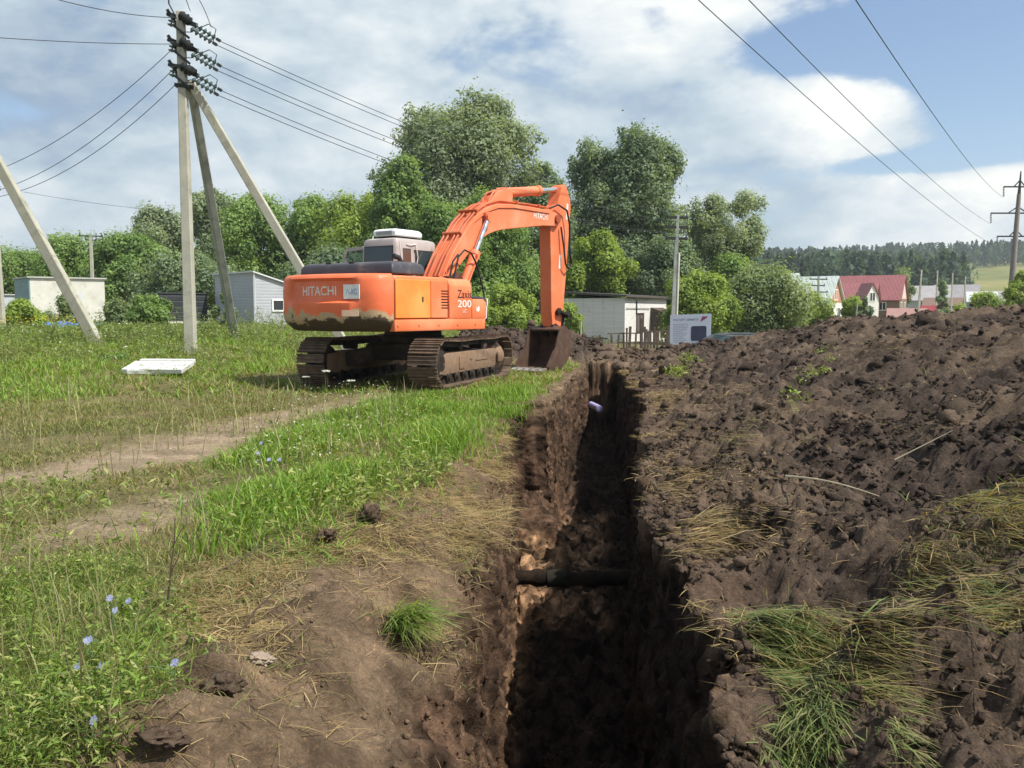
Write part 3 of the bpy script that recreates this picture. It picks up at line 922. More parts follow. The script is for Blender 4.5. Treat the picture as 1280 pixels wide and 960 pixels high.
def build_clods():
    # heap
    def heap_pts(n, ymin, ymax, dmax, p=1.0):
        y = ymin + (ymax - ymin) * rng.random(n) ** p
        d = dmax * rng.random(n) ** 1.15 - .02
        x = lip_r(y) + d
        k = perlin(x * .9, y * .9, y * 0 + 5) + .5 * perlin(x * 3, y * 3, y * 0 + 6) + .5 * rng.random(n) > .12
        x, y = x[k], y[k]
        return x, y
    X, Y, S = [], [], []
    for n, y0, y1, dm, s0, s1, pw in ((42000, 2.3, 11, 5.0, .004, .034, 3.0), (24000, 6, 29, 12, .012, .055, 2.6), (700, 4, 29, 11, .04, .13, 2.6), (160, 8, 28, 11, .08, .26, 2.4)):
        x, y = heap_pts(n, y0, y1, dm); X.append(x); Y.append(y); S.append(s0 + (s1 - s0) * rng.random(len(x)) ** pw)
    # ridge behind the trench
    n = 1500; x = rng.uniform(-3.2, 8.5, n); y = rng.normal(27.6, 1.3, n); k = ridge_z(x, y) > .1
    X.append(x[k]); Y.append(y[k]); S.append(.03 + .13 * rng.random(k.sum()) ** 2.4)
    # left bank crumbs
    n = 6000; y = 2.4 + 8.5 * rng.random(n) ** 1.3; d = 1.8 * rng.random(n) ** 1.2; x = lip_l(y) - d
    k = (soilness(x, y) > .5) & (perlin(x * 1.7, y * 1.7, y * 0 + 12) + .6 * perlin(x * 5, y * 5) > .05)
    X.append(x[k]); Y.append(y[k]); S.append(.003 + .020 * rng.random(k.sum()) ** 5)
    # stones and dry lumps on the wheel track
    n = 9000; y = np.sqrt(rng.uniform(5 ** 2, 17 ** 2, n)); x = -rng.random(n) * .62 * y; k = pathness(x, y) > .45
    X.append(x[k]); Y.append(y[k]); S.append(.006 + .022 * rng.random(k.sum()) ** 3)
    X, Y, S = map(np.concatenate, (X, Y, S))
    Z = base_z(X, Y)
    left = X < lip_l(Y)
    pts = np.stack([X, Y, Z + S * np.where(left, -.25, .1)], -1)
    c = ground_color(X, Y) * np.where(left, rng.uniform(.85, 1.45, len(X)), rng.uniform(.5, 1.25, len(X)))[:, None]
    big = S > .028
    o = scatter_lumps('soil_clods', pts[~big], S[~big], c[~big], PROTO1)
    tag(o, 'countless small crumbs of dark soil strewn over the heap and banks', 'soil clods', kind='stuff')
    o = scatter_lumps('soil_lumps', pts[big], S[big], c[big], PROTO2)
    tag(o, 'countless larger lumps of dark soil piled over the heap', 'soil lumps', kind='stuff')

    # crumbs stuck to the cut faces and fallen on the trench floor
    nL, NWL, NF, NWR, nR = GI
    r0 = np.searchsorted(GY, 3.0); r1 = np.searchsorted(GY, 25.3); n = 22000
    i = rng.integers(r0, r1, n); j = rng.integers(nL - 4, nL + NWL + NF + NWR, n)
    j = np.where(rng.random(n) < .35, rng.integers(nL + NWL - 6, nL + NWL + NF + 6, n), j); p = GP[i, j]; s = .004 + .022 * rng.random(n) ** 4
    col = GC[i, j] * rng.uniform(.75, 1.25, (n, 1))
    o = scatter_lumps('wall_crumbs', p + GN[i, j] * (s * .25)[:, None], s, col, PROTO1)
    tag(o, 'countless crumbs of soil clinging to the trench walls and floor', 'soil crumbs', kind='stuff')


build_clods()
# ------------------------------------------------------------------ trees, bushes, forest
def unit(v): return v / (np.linalg.norm(v, axis=-1, keepdims=True) + 1e-9)


def leaf_cards(cent, nrm, size, asp=.6):
    """one small folded leaf shape (4 corners) per point"""
    n = len(cent)
    t = unit(np.cross(nrm, rng.normal(size=(n, 3)))); b = np.cross(nrm, t)
    L = size[:, None] * t; W = size[:, None] * asp * b
    bend = size[:, None] * .25 * nrm
    V = np.stack([cent - L, cent + W + bend, cent + L, cent - W + bend], 1).reshape(-1, 3)
    F = np.arange(n * 4).reshape(n, 4)
    return V, F


def crown_mesh(name, blobs, n_leaf, leaf, palette, parent, up=.35, shell=.55):
    """leaves spread through a set of clumps; blobs (x,y,z,rx,rz)"""
    blobs = np.asarray(blobs, float)
    wts = blobs[:, 3] ** 1.6 * blobs[:, 4] ** .6; wts /= wts.sum()
    k = rng.choice(len(blobs), n_leaf, p=wts)
    d = unit(rng.normal(size=(n_leaf, 3)))
    r = rng.random(n_leaf) ** (1 / 3.0) * (1 - shell) + shell * rng.random(n_leaf) ** .35
    r = r * (1 + .25 * rng.normal(size=n_leaf) * (rng.random(n_leaf) < .25))
    # ragged clump surface: twigs poke out, hollows between them
    lump = 1 + .45 * perlin(d[:, 0] * 2.3 + k * 3.1, d[:, 1] * 2.3, d[:, 2] * 2.3 + k * 1.7)
    spray = np.where(rng.random(n_leaf) < .22, 1 + .28 * rng.random(n_leaf) ** 2, 1)
    c = blobs[k, :3] + d * (r * lump * spray)[:, None] * np.stack([blobs[k, 3], blobs[k, 3], blobs[k, 4]], -1)
    c[:, 2] = np.maximum(c[:, 2], .02)
    nr = unit(d * .9 + np.array([0, 0, up]) + rng.normal(size=(n_leaf, 3)) * .4)
    sz = leaf * rng.uniform(.55, 1.25, n_leaf)
    V, F = leaf_cards(c, nr, sz)
    pal = np.array(palette)
    bt = rng.random(len(blobs))[k] * .75 + rng.random(n_leaf) * .45
    bt = np.clip(bt - .1, 0, 1)[:, None]
    lc = pal[0] * (1 - bt) + pal[1] * bt
    lc = lc * rng.uniform(.75, 1.2, (n_leaf, 1))
    C = np.repeat(lc, 4, 0)
    return link_mesh(name, fast_mesh(name, V, F, C), M_VEG, parent)


def make_tree(name, base, height, width, palette, label, cat='tree', group=None, trunk=.3, low=.12, n_leaf=16000, leaf=.2, n_blob=60, shape='round', lean=0.0, blob=.19, lobes=None):
    base = Vector(base)
    root = empty(name, base, 0, label, cat, group)
    H, Wd = height, width / 2
    blobs = []
    tries = 0
    if lobes is not None:                      # crown given as masses: (x, z, rx, rz) in metres from the base
        vol = np.array([l[2] * l[2] * l[3] for l in lobes]) ** .75; vol /= vol.sum()
        for k in rng.choice(len(lobes), n_blob, p=vol):
            lx, lz, rx, rz = lobes[k]; d = unit(rng.normal(size=3)); r = rng.random() ** .4
            br = rng.uniform(.65, 1.5) * (.22 * rx + .35)
            blobs.append((lx + d[0] * r * (rx - br * .5), d[1] * r * rx * .9, max(.5, lz + d[2] * r * (rz - br * .5)), br, br * rng.uniform(.8, 1.4)))
    while len(blobs) < n_blob and tries < 6000:
        tries += 1
        t = rng.random() ** .85
        z = (low + (1 - low) * t)
        if shape == 'round': env = math.sin(math.pi * min(1, max(0.02, (z - low * .5) / (1.03 - low * .5))) ** .82) ** .6
        elif shape == 'broad': env = math.sin(math.pi * min(1, max(0.02, (z - low) / (1.05 - low)) * .9 + .08)) ** .45
        elif shape == 'tall': env = (1 - abs(2 * z - .95) ** 2.6) ** .6 if abs(2 * z - .95) < 1 else 0.05
        else: env = max(.12, 1 - z) ** .7
        a = rng.random() * 2 * math.pi
        env *= .86 + .30 * math.sin(2 * a + base.x + 4 * z) * math.sin(7 * z + base.x)
        rr = Wd * env * math.sqrt(rng.random()) * (1 + .18 * rng.normal())
        br = (blob * rng.uniform(.55, 1.5)) * width * .72
        rr = max(0, min(rr, Wd * 1.05 - br * .75))
        bz = br * rng.uniform(.75, 1.5)
        zz = min(H * z, H - bz * .6)
        blobs.append((math.cos(a) * rr + lean * zz, math.sin(a) * rr, max(zz, bz * .55), br, bz))
    # trunk and limbs
    mb = MB()
    th = H * .72
    pts = [(lean * th * s + .15 * math.sin(5 * s + H), .1 * math.sin(4 * s), th * s) for s in (0, .1, .25, .45, .7, 1)]
    mb.tube(pts, [trunk * f for f in (1.25, 1, .85, .65, .42, .12)], 8)
    o = mb.build('trunk', M_BARK, root, 60)
    lm = MB()
    for b in blobs[::2]:
        s = rng.uniform(.25, .75); z0 = min(b[2] * .75, th * .95)
        p0 = Vector((lean * z0, 0, z0 * s + .1)); p1 = Vector((b[0], b[1], b[2]))
        mid = p0.lerp(p1, .5) + Vector((0, 0, .06 * (p1 - p0).length))
        lm.tube([p0, mid, p1], [trunk * .33, trunk * .2, trunk * .05], 5)
    lm.build('limbs', M_BARK, root, 60)
    crown_mesh('crown', blobs, int(n_leaf * 2.0), leaf * .66, palette, root)
    return root


GREY = [(0.175, 0.237, 0.140), (0.362, 0.438, 0.269)]
MID = [(0.131, 0.219, 0.073), (0.294, 0.425, 0.138)]
YEL = [(0.156, 0.237, 0.053), (0.362, 0.475, 0.106)]
DARK = [(0.125, 0.188, 0.112), (0.288, 0.375, 0.225)]
LITE = [(0.188, 0.275, 0.062), (0.413, 0.525, 0.125)]
WILL = [(0.156, 0.225, 0.106), (0.325, 0.400, 0.200)]


def tree_at(name, u, y, vtop, wpx, palette, label, z0=None, **kw):
    p = P(u, 388, y); z = -.4 if z0 is None else z0
    top = P(u, vtop, y)[2]
    if kw.get('lobes') is not None:
        kw['lobes'] = [((lu - u) / FPX * y, P(lu, lv, y)[2] - z, ru / FPX * y, rv / FPX * y) for lu, lv, ru, rv in kw['lobes']]
    if name == 'deciduous_tree' and u < 470: wpx *= 1.22
    return make_tree(name, (p[0], y, z), top - z, wpx / FPX * y, palette, label, **kw)


def build_trees():
    T = tree_at
    # big poplars behind the boom and the shack
    T('poplar_tree', 578, 80, 117, 205, GREY, 'tallest grey-green poplar, standing behind the bent orange boom', n_leaf=74000, leaf=.25, n_blob=300, trunk=.5, lobes=[(500, 212, 34, 34), (475, 224, 14, 10), (525, 168, 34, 34), (560, 150, 26, 26), (603, 148, 44, 30), (648, 172, 36, 32), (575, 200, 74, 56), (555, 262, 84, 62), (655, 222, 30, 46), (600, 300, 74, 60), (520, 285, 40, 50)], group='trees behind the field')
    T('poplar_tree', 786, 86, 148, 172, DARK, 'big dark grey-green poplar standing behind the white brick shack', n_leaf=52000, leaf=.26, n_blob=200, trunk=.5, lobes=[(742, 186, 34, 34), (783, 176, 30, 28), (818, 200, 40, 34), (848, 224, 22, 22), (722, 210, 24, 26), (780, 232, 66, 50), (760, 285, 62, 60), (822, 272, 44, 44), (790, 330, 70, 50)], group='trees behind the field')
    T('poplar_tree', 905, 92, 236, 112, GREY, 'smaller open-crowned poplar above the grey utility pole and the green willow', n_leaf=26000, leaf=.23, n_blob=130, trunk=.3, lobes=[(868, 262, 20, 20), (893, 254, 20, 18), (932, 256, 24, 22), (946, 278, 16, 16), (885, 292, 34, 34), (920, 305, 32, 34), (900, 340, 44, 40)], group='trees behind the field')
    T('deciduous_tree', 676, 84, 205, 90, DARK, 'dark tree filling the gap between the two tallest poplars', n_leaf=20000, leaf=.24, n_blob=60, shape='round', trunk=.35, group='trees behind the field')
    T('deciduous_tree', 505, 70, 205, 100, MID, 'yellowish green tree leaning out of the left flank of the tallest poplar', n_leaf=22000, leaf=.22, n_blob=70, shape='tall', trunk=.3, group='trees behind the field')
    T('deciduous_tree', 745, 66, 294, 96, YEL, 'bright yellow-green rounded tree right behind the shack roof', n_leaf=21000, leaf=.19, n_blob=60, trunk=.25, group='trees behind the field')
    T('deciduous_tree', 620, 66, 250, 120, MID, 'mid green tree seen under the arch of the orange boom', n_leaf=22000, leaf=.2, n_blob=70, trunk=.3, low=.03, group='trees behind the field')
    T('deciduous_tree', 560, 62, 262, 110, MID, 'leafy tree behind the cab roof of the excavator', n_leaf=22000, leaf=.2, n_blob=60, trunk=.3, low=.03, group='trees behind the field')
    T('deciduous_tree', 448, 74, 247, 120, YEL, 'yellow-green tree above the left end of the black engine hood', n_leaf=24000, leaf=.22, n_blob=70, trunk=.3, low=.05, group='trees behind the field')
    T('deciduous_tree', 388, 78, 250, 86, MID, 'green tree where the pale leaning strut meets the engine hood', n_leaf=18000, leaf=.22, n_blob=55, trunk=.3, low=.05, group='trees behind the field')
    T('deciduous_tree', 326, 78, 250, 100, MID, 'rounded green tree directly above the grey shed with a window', n_leaf=22000, leaf=.22, n_blob=65, trunk=.3, low=.05, group='trees behind the field')
    T('poplar_tree', 268, 88, 240, 80, GREY, 'grey-green poplar rising between the tall concrete pole and its dark strut', n_leaf=16000, leaf=.23, n_blob=50, shape='tall', trunk=.3, group='trees behind the field')
    T('poplar_tree', 200, 90, 264, 96, GREY, 'grey-green poplar just left of the tall concrete pole', n_leaf=18000, leaf=.23, n_blob=55, shape='tall', trunk=.3, group='trees behind the field')
    T('deciduous_tree', 158, 72, 300, 100, MID, 'green tree behind the dark container and the end of the cream shed', n_leaf=20000, leaf=.21, n_blob=55, trunk=.28, low=.02, group='trees behind the field')
    T('deciduous_tree', 92, 84, 300, 90, MID, 'green tree around the foot of the thin distant pole with one crossarm', n_leaf=17000, leaf=.22, n_blob=50, trunk=.28, low=.03, group='trees behind the field')
    T('deciduous_tree', 38, 92, 318, 90, MID, 'low green tree above the teal end of the cream shed', n_leaf=15000, leaf=.22, n_blob=45, trunk=.25, low=.03, group='trees behind the field')
    T('deciduous_tree', -30, 88, 305, 110, MID, 'green tree cut by the left edge beyond the leaning strut', n_leaf=12000, leaf=.22, n_blob=40, trunk=.25, low=.03, group='trees behind the field')
    T('deciduous_tree', 236, 64, 322, 110, DARK, 'dark bushy tree behind the tall concrete pole, between container and grey shed', n_leaf=19000, leaf=.19, n_blob=55, trunk=.25, low=.02, group='trees behind the field')
    T('deciduous_tree', 412, 60, 318, 120, DARK, 'dark low tree behind the left corner of the counterweight', n_leaf=18000, leaf=.19, n_blob=50, trunk=.25, low=.02, group='trees behind the field')
    T('deciduous_tree', 690, 72, 268, 100, DARK, 'shadowy tree behind the upright arm of the excavator', n_leaf=17000, leaf=.2, n_blob=50, trunk=.28, low=.02, group='trees behind the field')
    T('deciduous_tree', 836, 78, 300, 100, DARK, 'dark tree behind the grey utility pole with three crossarms', n_leaf=18000, leaf=.21, n_blob=50, trunk=.28, low=.02, group='trees behind the field')
    T('willow_tree', 880, 56, 345, 100, YEL, 'pale yellow-green willow bush behind the site notice board', n_leaf=17000, leaf=.16, n_blob=55, trunk=.15, low=.02, cat='bush', group='bushes along the lane')
    T('willow_tree', 955, 62, 338, 112, WILL, 'broad grey-green willow between the notice board and the mint roof', n_leaf=22000, leaf=.17, n_blob=65, trunk=.18, low=.02, cat='bush', group='bushes along the lane')
    T('willow_tree', 912, 70, 325, 80, MID, 'upright green willow under the open-crowned poplar', n_leaf=14000, leaf=.19, n_blob=45, trunk=.18, low=.02, cat='bush', group='bushes along the lane')
    T('leafy_bush', 640, 52, 362, 70, LITE, 'bright green bush on the earth bank between engine body and arm', n_leaf=11000, leaf=.13, n_blob=38, trunk=.08, low=.02, cat='bush', group='bushes along the lane', z0=-.2)
    T('leafy_bush', 712, 50, 382, 36, LITE, 'small bright bush against the shaded shack wall beside the bucket', n_leaf=6000, leaf=.11, n_blob=26, trunk=.06, low=.02, cat='bush', group='bushes along the lane', z0=-.4)
    T('leafy_bush', 600, 50, 372, 50, YEL, 'green bush low behind the toolbox end of the orange body', n_leaf=7000, leaf=.13, n_blob=28, trunk=.06, low=.02, cat='bush', group='bushes along the lane', z0=-.2)
    T('leafy_bush', 1010, 90, 370, 60, LITE, 'light green bush in front of the house with the orange gable', n_leaf=8000, leaf=.17, n_blob=30, trunk=.08, low=.02, cat='bush', group='bushes along the lane')
    T('leafy_bush', 1062, 88, 374, 40, YEL, 'small rounded bush below the white dormer gable', n_leaf=5500, leaf=.16, n_blob=24, trunk=.08, low=.02, cat='bush', group='bushes along the lane')
    T('leafy_bush', 1268, 70, 342, 44, YEL, 'yellow-green bush at the foot of the tall power pylon post', n_leaf=8000, leaf=.15, n_blob=30, trunk=.1, low=.02, cat='bush', group='bushes along the lane')
    T('leafy_bush', 1225, 85, 368, 60, LITE, 'low light bush left of the tall power pylon post', n_leaf=7000, leaf=.16, n_blob=28, trunk=.1, low=.02, cat='bush', group='bushes along the lane')
    # scrub round the sheds on the left
    T('leafy_bush', 190, 40, 374, 56, MID, 'green bush in front of the left end of the dark container', n_leaf=9000, leaf=.10, n_blob=34, trunk=.05, low=.02, cat='bush', group='scrub around the sheds', z0=.2)
    T('leafy_bush', 150, 41, 378, 46, WILL, 'greyish bush beside the foot of the leaning concrete strut', n_leaf=7000, leaf=.10, n_blob=30, trunk=.05, low=.02, cat='bush', group='scrub around the sheds', z0=.2)
    T('leafy_bush', 140, 21, 444, 40, MID, 'small dark leafy clump beside the white slab in the grass', n_leaf=3500, leaf=.05, n_blob=20, trunk=.02, low=.02, cat='bush', group='scrub around the sheds', z0=.1)
    T('leafy_bush', 283, 38, 366, 30, WILL, 'thin bush climbing past the foot of the dark strut', n_leaf=4200, leaf=.09, n_blob=22, trunk=.04, low=.02, cat='bush', group='scrub around the sheds', z0=.2)
    T('leafy_bush', 28, 40, 380, 60, LITE, 'bright low bush at the teal corner of the cream shed', n_leaf=8000, leaf=.10, n_blob=32, trunk=.05, low=.02, cat='bush', group='scrub around the sheds', z0=.2)
    T('leafy_bush', 82, 44, 372, 54, WILL, 'tall greyish weeds grown into a bush before the cream wall', n_leaf=6500, leaf=.10, n_blob=30, trunk=.04, low=.02, cat='bush', group='scrub around the sheds', z0=.2)
    T('conifer_tree', 1177, 118, 352, 24, DARK, 'small dark spruce among the grey village roofs', n_leaf=5500, leaf=.2, n_blob=34, trunk=.12, low=.02, shape='cone', cat='tree')
    T('deciduous_tree', 1125, 190, 336, 40, WILL, 'pale tree just behind the big red roof', n_leaf=6000, leaf=.34, n_blob=28, trunk=.2, low=.03)
    T('deciduous_tree', 1082, 84, 372, 26, DARK, 'dark shrubby tree on the heap crest before the red-roofed houses', n_leaf=4500, leaf=.14, n_blob=22, trunk=.06, low=.02)


build_trees()


def build_forest():
    """the far wood on the ridge: too far and dense to count"""
    n = 4200
    ang = rng.uniform(-.02, .62, n)
    yy = 290 + 640 * rng.random(n) ** 1.25
    xx = np.tan(ang) * yy + rng.normal(size=n) * 20
    # leave the meadow on the right open
    az = np.degrees(np.arctan2(xx, yy))
    keep = ~((az > 26.8 + .6 * np.sin(yy * .02)) & (yy < 640))
    xx, yy = xx[keep], yy[keep]; n = len(xx)
    zz = hill_z(xx, yy)
    V, F, C = [], [], []
    nl = 80
    h = rng.uniform(10, 19, n) * (1 + .12 * perlin(xx * .01, yy * .01)); w = h * rng.uniform(.18, .30, n)
    con = rng.random(n) < .8
    for k in range(nl):
        t = (k + rng.random(n)) / nl
        rad = np.where(con, w * (1 - t) ** .8 * 1.1, w * 1.3 * np.sin(np.pi * np.clip(t, .06, .97)) ** .6)
        a = rng.random(n) * 2 * np.pi
        d = np.stack([np.cos(a), np.sin(a), np.zeros(n)], -1)
        c = np.stack([xx, yy, zz + h * (.08 + .92 * t)], -1) + d * (rad * rng.uniform(.3, 1, n))[:, None]
        nr = unit(d + np.array([0, 0, .5]) + .5 * rng.normal(size=(n, 3)))
        v, f = leaf_cards(c, nr, np.maximum(.5, w * rng.uniform(.16, .34, n)), .7)
        tone = rng.uniform(.7, 1.25, (n, 1)) * np.where(con, 1, 1.5)[:, None]
        cc = np.array([.060, .100, .062]) * tone
        F.append(f + len(V) * 0 + sum(len(q) for q in V)); V.append(v); C.append(np.repeat(cc, 4, 0))
    o = link_mesh('pine_forest', fast_mesh('pine_forest', np.concatenate(V), np.concatenate(F), np.concatenate(C)), M_VEG)
    tag(o, 'dense dark pine wood along the far ridge', 'forest', kind='stuff')


build_forest()


# ------------------------------------------------------------------ grass
def blades(name, x, y, h, w, lean, pal, label, mat=None, flat=None, z=None, cat='grass', curl=.35, dirv=None):
    """bent blades; flat: 0 upright .. 1 lying"""
    n = len(x)
    if z is None: z = base_z(x, y)
    a = rng.random(n) * 2 * np.pi if dirv is None else dirv
    d = np.stack([np.cos(a), np.sin(a), np.zeros(n)], -1)
    s = np.stack([-np.sin(a + rng.normal(size=n) * .6), np.cos(a + rng.normal(size=n) * .6), rng.normal(size=n) * .2], -1)
    fl = np.zeros(n) if flat is None else flat
    up = np.array([0, 0, 1.0])
    le = lean[:, None]
    ax = unit(up * (1 - fl[:, None]) + d * (le + fl[:, None]))
    b = np.stack([x, y, z - .005], -1)
    m = b + ax * (h * .55)[:, None] + d * (h * .03)[:, None]
    ax2 = unit(ax + d * (curl + le * .8) - up * (.25 * fl[:, None] + .2 * curl))
    t = m + ax2 * (h * .5)[:, None]
    W = (w * .5)[:, None] * s
    V = np.stack([b - W, b + W, m + W * .85, m - W * .85, t + W * .08, t - W * .08], 1).reshape(-1, 3)
    o = np.arange(n)[:, None] * 6
    F = np.concatenate([o + np.array([[0, 1, 2, 3]]), o + np.array([[3, 2, 4, 5]])], 0)
    pal = np.array(pal); k = rng.integers(0, len(pal), n)
    c = pal[k] * rng.uniform(.7, 1.25, (n, 1))
    C = np.repeat(c, 6, 0)
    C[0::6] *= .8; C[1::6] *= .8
    return V, F, C


def pack(name, parts, label, cat, mat):
    V, F, C = [], [], []; off = 0
    for v, f, c in parts:
        V.append(v); F.append(f + off); C.append(c); off += len(v)
    o = link_mesh(name, fast_mesh(name, np.concatenate(V), np.concatenate(F), np.concatenate(C)), mat)
    return tag(o, label, cat, kind='stuff')


def in_zone(n, poly, soft=.12, ybias=None):
    poly = np.array(poly)
    x = rng.uniform(poly[:, 0].min(), poly[:, 0].max(), n); y = rng.uniform(poly[:, 1].min(), poly[:, 1].max(), n)
    k = inpoly(x + rng.normal(size=n) * soft, y + rng.normal(size=n) * soft, poly)
    return x[k], y[k]


GLUSH = [(.165, .30, .032), (.21, .36, .045), (.13, .25, .03), (.28, .38, .07)]
GMID = [(.18, .22, .06), (.24, .265, .085), (.14, .18, .05), (.33, .31, .125)]
GDRY = [(.34, .25, .11), (.42, .32, .16), (.27, .20, .09), (.22, .20, .075)]
GSTRAW = [(.46, .33, .16), (.55, .42, .23), (.38, .26, .12)]
EXC_KEEP = [tuple(G(u, v)[:2]) for u, v in ((0, 0),)] if False else None


def under_tracks(x, y):
    """footprint of the two crawler tracks"""
    th = R_(19.3); c = np.array([-2.13, 18.97])
    fx = (x - c[0]) * math.sin(th) + (y - c[1]) * math.cos(th); rx = (x - c[0]) * math.cos(th) - (y - c[1]) * math.sin(th)
    return (np.abs(fx) < 2.15) & (np.abs(np.abs(rx) - 1.2) < .36)


def build_grass():
    # A: lush strip between the wheel track and the trench
    A = pxpoly([(655, 480), (690, 470), (655, 500), (585, 560), (560, 585), (535, 612), (470, 628), (400, 668), (330, 690), (240, 705), (235, 660), (265, 590), (300, 560), (380, 528), (470, 505), (560, 492)])
    parts = []
    area = lambda P_: .5 * abs(sum(a[0] * b[1] - b[0] * a[1] for a, b in zip(P_, P_[1:] + P_[:1])))
    bb = lambda P_: (max(p[0] for p in P_) - min(p[0] for p in P_)) * (max(p[1] for p in P_) - min(p[1] for p in P_))
    x, y = in_zone(int(bb(A) * 1500), A, .15)
    k = (rng.random(len(x)) < np.clip(.62 + 1.3 * perlin(x * .9, y * .9), .12, 1)) & ~under_tracks(x, y); x, y = x[k], y[k]
    n = len(x); tall = np.clip(.6 + .9 * perlin(x * .7, y * .7, y * 0 + 3), .35, 1.3)
    parts.append(blades('', x, y, rng.uniform(.10, .34, n) * tall, rng.uniform(.004, .011, n) * (1 + .04 * y), rng.uniform(.05, .7, n), GLUSH, ''))
    # trampled and mown yellowish fringe
    for poly, dens, pal, hh, ff in (
            (pxpoly([(200, 700), (560, 590), (600, 600), (520, 650), (400, 690), (300, 760), (200, 790)]), 1500, GMID + GDRY, (.05, .18), .75),
            (pxpoly([(0, 600), (100, 606), (90, 690), (0, 730), (-60, 730), (-60, 600)]), 1400, GMID, (.05, .18), .55),
            (pxpoly([(330, 700), (560, 620), (470, 660), (380, 705)]), 1500, GLUSH[1:] + GDRY[:1], (.10, .25), .75)):
        x, y = in_zone(int(bb(poly) * dens), poly, .15); n = len(x)
        k = rng.random(n) < np.clip(.55 + 1.2 * perlin(x * 1.2, y * 1.2, y * 0 + 5), .05, 1); x, y = x[k], y[k]; n = len(x)
        parts.append(blades('', x, y, rng.uniform(*hh, n), rng.uniform(.004, .009, n) * (1 + .03 * y), rng.uniform(.3, 1.0, n), pal, '', flat=ff * rng.uniform(.5, 1, n)))
    Dz = pxpoly([(-40, 735), (130, 700), (190, 760), (215, 850), (170, 905), (150, 980), (-40, 980)])
    x, y = in_zone(int(bb(Dz) * 5200), Dz, .08); n = len(x)
    parts.append(blades('', x, y, rng.uniform(.05, .22, n), rng.uniform(.0025, .006, n), rng.uniform(.2, 1.1, n), GLUSH + GMID + GMID, '', flat=rng.uniform(.1, .9, n)))
    Ez = pxpoly([(200, 980), (230, 880), (330, 800), (480, 740), (600, 600), (610, 700), (560, 800), (560, 980)])
    x, y = in_zone(int(bb(Ez) * 2600), Ez, .08); k = rng.random(len(x)) < np.clip(.06 + 1.7 * perlin(x * 1.3, y * 1.3, y * 0 + 17), 0, 1); x, y = x[k], y[k]; n = len(x)
    parts.append(blades('', x, y, rng.uniform(.02, .10, n), rng.uniform(.002, .005, n), rng.uniform(.2, 1.1, n), GMID + GDRY[:2], '', flat=rng.uniform(.1, .9, n)))
    # general short turf on the whole left bank, thinner on paths and bare soil
    for y0, y1, n, hh, ww in ((2.3, 8, 52000, (.03, .12), (.003, .007)), (8, 16, 90000, (.03, .13), (.006, .013)), (16, 30, 90000, (.06, .20), (.014, .030)), (30, 60, 60000, (.15, .45), (.03, .07))):
        y = np.sqrt(rng.uniform(y0 ** 2, y1 ** 2, n)); x = -rng.random(n) * (.62 * y + 1.2) + lip_l(y) - .02
        if y0 >= 16: x = x + 0
        s = np.maximum(soilness(x, y), pathness(x, y))
        cl = np.clip(.55 + 1.1 * perlin(x * .6, y * .6, y * 0 + 7) + .5 * perlin(x * 2.3, y * 2.3), .08, 1)
        k = (rng.random(n) < (1 - s) * cl) & ~under_tracks(x, y); x, y = x[k], y[k]; n = len(x)
        dry = np.clip(.5 + 1.2 * perlin(x * .45, y * .45, y * 0 + 11), 0, 1)
        g = rng.random(n) < dry * .55
        for m, pal in ((~g, GMID if y0 < 16 else GMID + GLUSH), (g, GDRY + GMID[:2])):
            q = m.sum()
            parts.append(blades('', x[m], y[m], rng.uniform(*hh, q), rng.uniform(*ww, q), rng.uniform(.1, .9, q), pal, '', flat=rng.uniform(0, .5, q)))
    # B: bright taller grass on the far left
    B = pxpoly([(-80, 422), (348, 432), (362, 462), (352, 474), (260, 482), (150, 490), (70, 512), (-80, 530)])
    x, y = in_zone(230000, B, .3); k = ~under_tracks(x, y) & (rng.random(len(x)) < np.clip(.7 + .9 * perlin(x * .35, y * .35, y * 0 + 2), .2, 1)); x, y = x[k], y[k]; n = len(x)
    tl = np.clip(.7 + .8 * perlin(x * .3, y * .3, y * 0 + 6), .4, 1.4) * np.interp(y, [13, 18, 26, 40], [.55, .85, 1.1, 1.3])
    parts.append(blades('', x, y, rng.uniform(.10, .38, n) * tl, rng.uniform(.006, .012, n) * (.5 + .05 * y), rng.uniform(.1, .6, n), [(.20, .36, .038), (.25, .42, .05), (.17, .31, .035), (.32, .43, .08)], ''))
    # dry seed stems standing over the turf
    for poly, n in ((pxpoly([(-40, 520), (360, 500), (560, 500), (400, 660), (200, 720), (-40, 720)]), 2600), (pxpoly([(-60, 425), (350, 435), (350, 480), (-60, 510)]), 900), (pxpoly([(-40, 735), (200, 735), (215, 850), (150, 970), (-40, 970)]), 500)):
        x, y = in_zone(n, poly, .1); k = rng.random(len(x)) < np.clip(.3 + 1.3 * perlin(x * .8, y * .8, y * 0 + 41), 0, 1); x, y = x[k], y[k]; n = len(x)
        hh = rng.uniform(.22, .55, n); parts.append(blades('', x, y, hh, .0028 + .0007 * y, rng.uniform(.02, .35, n), [(.40, .36, .20), (.30, .31, .14), (.26, .22, .13)], '', curl=.15))
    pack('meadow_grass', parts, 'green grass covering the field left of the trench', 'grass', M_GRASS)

    # dry straw litter
    parts = []
    for poly, dens in ((pxpoly([(190, 820), (210, 700), (400, 690), (520, 600), (640, 520), (640, 640), (560, 660), (470, 690), (420, 730), (340, 800)]), 8000),
                       (pxpoly([(230, 960), (250, 850), (340, 780), (420, 900), (330, 960)]), 3200),
                       (pxpoly([(480, 690), (600, 600), (615, 640), (560, 740), (500, 800), (420, 800)]), 4200)):
        x, y = in_zone(int(bb(poly) * dens), poly, .12); n = len(x)
        k = rng.random(n) < np.clip(.45 + 1.5 * perlin(x * 1.5, y * 1.5, y * 0 + 4), .06, 1); x, y = x[k], y[k]; n = len(x)
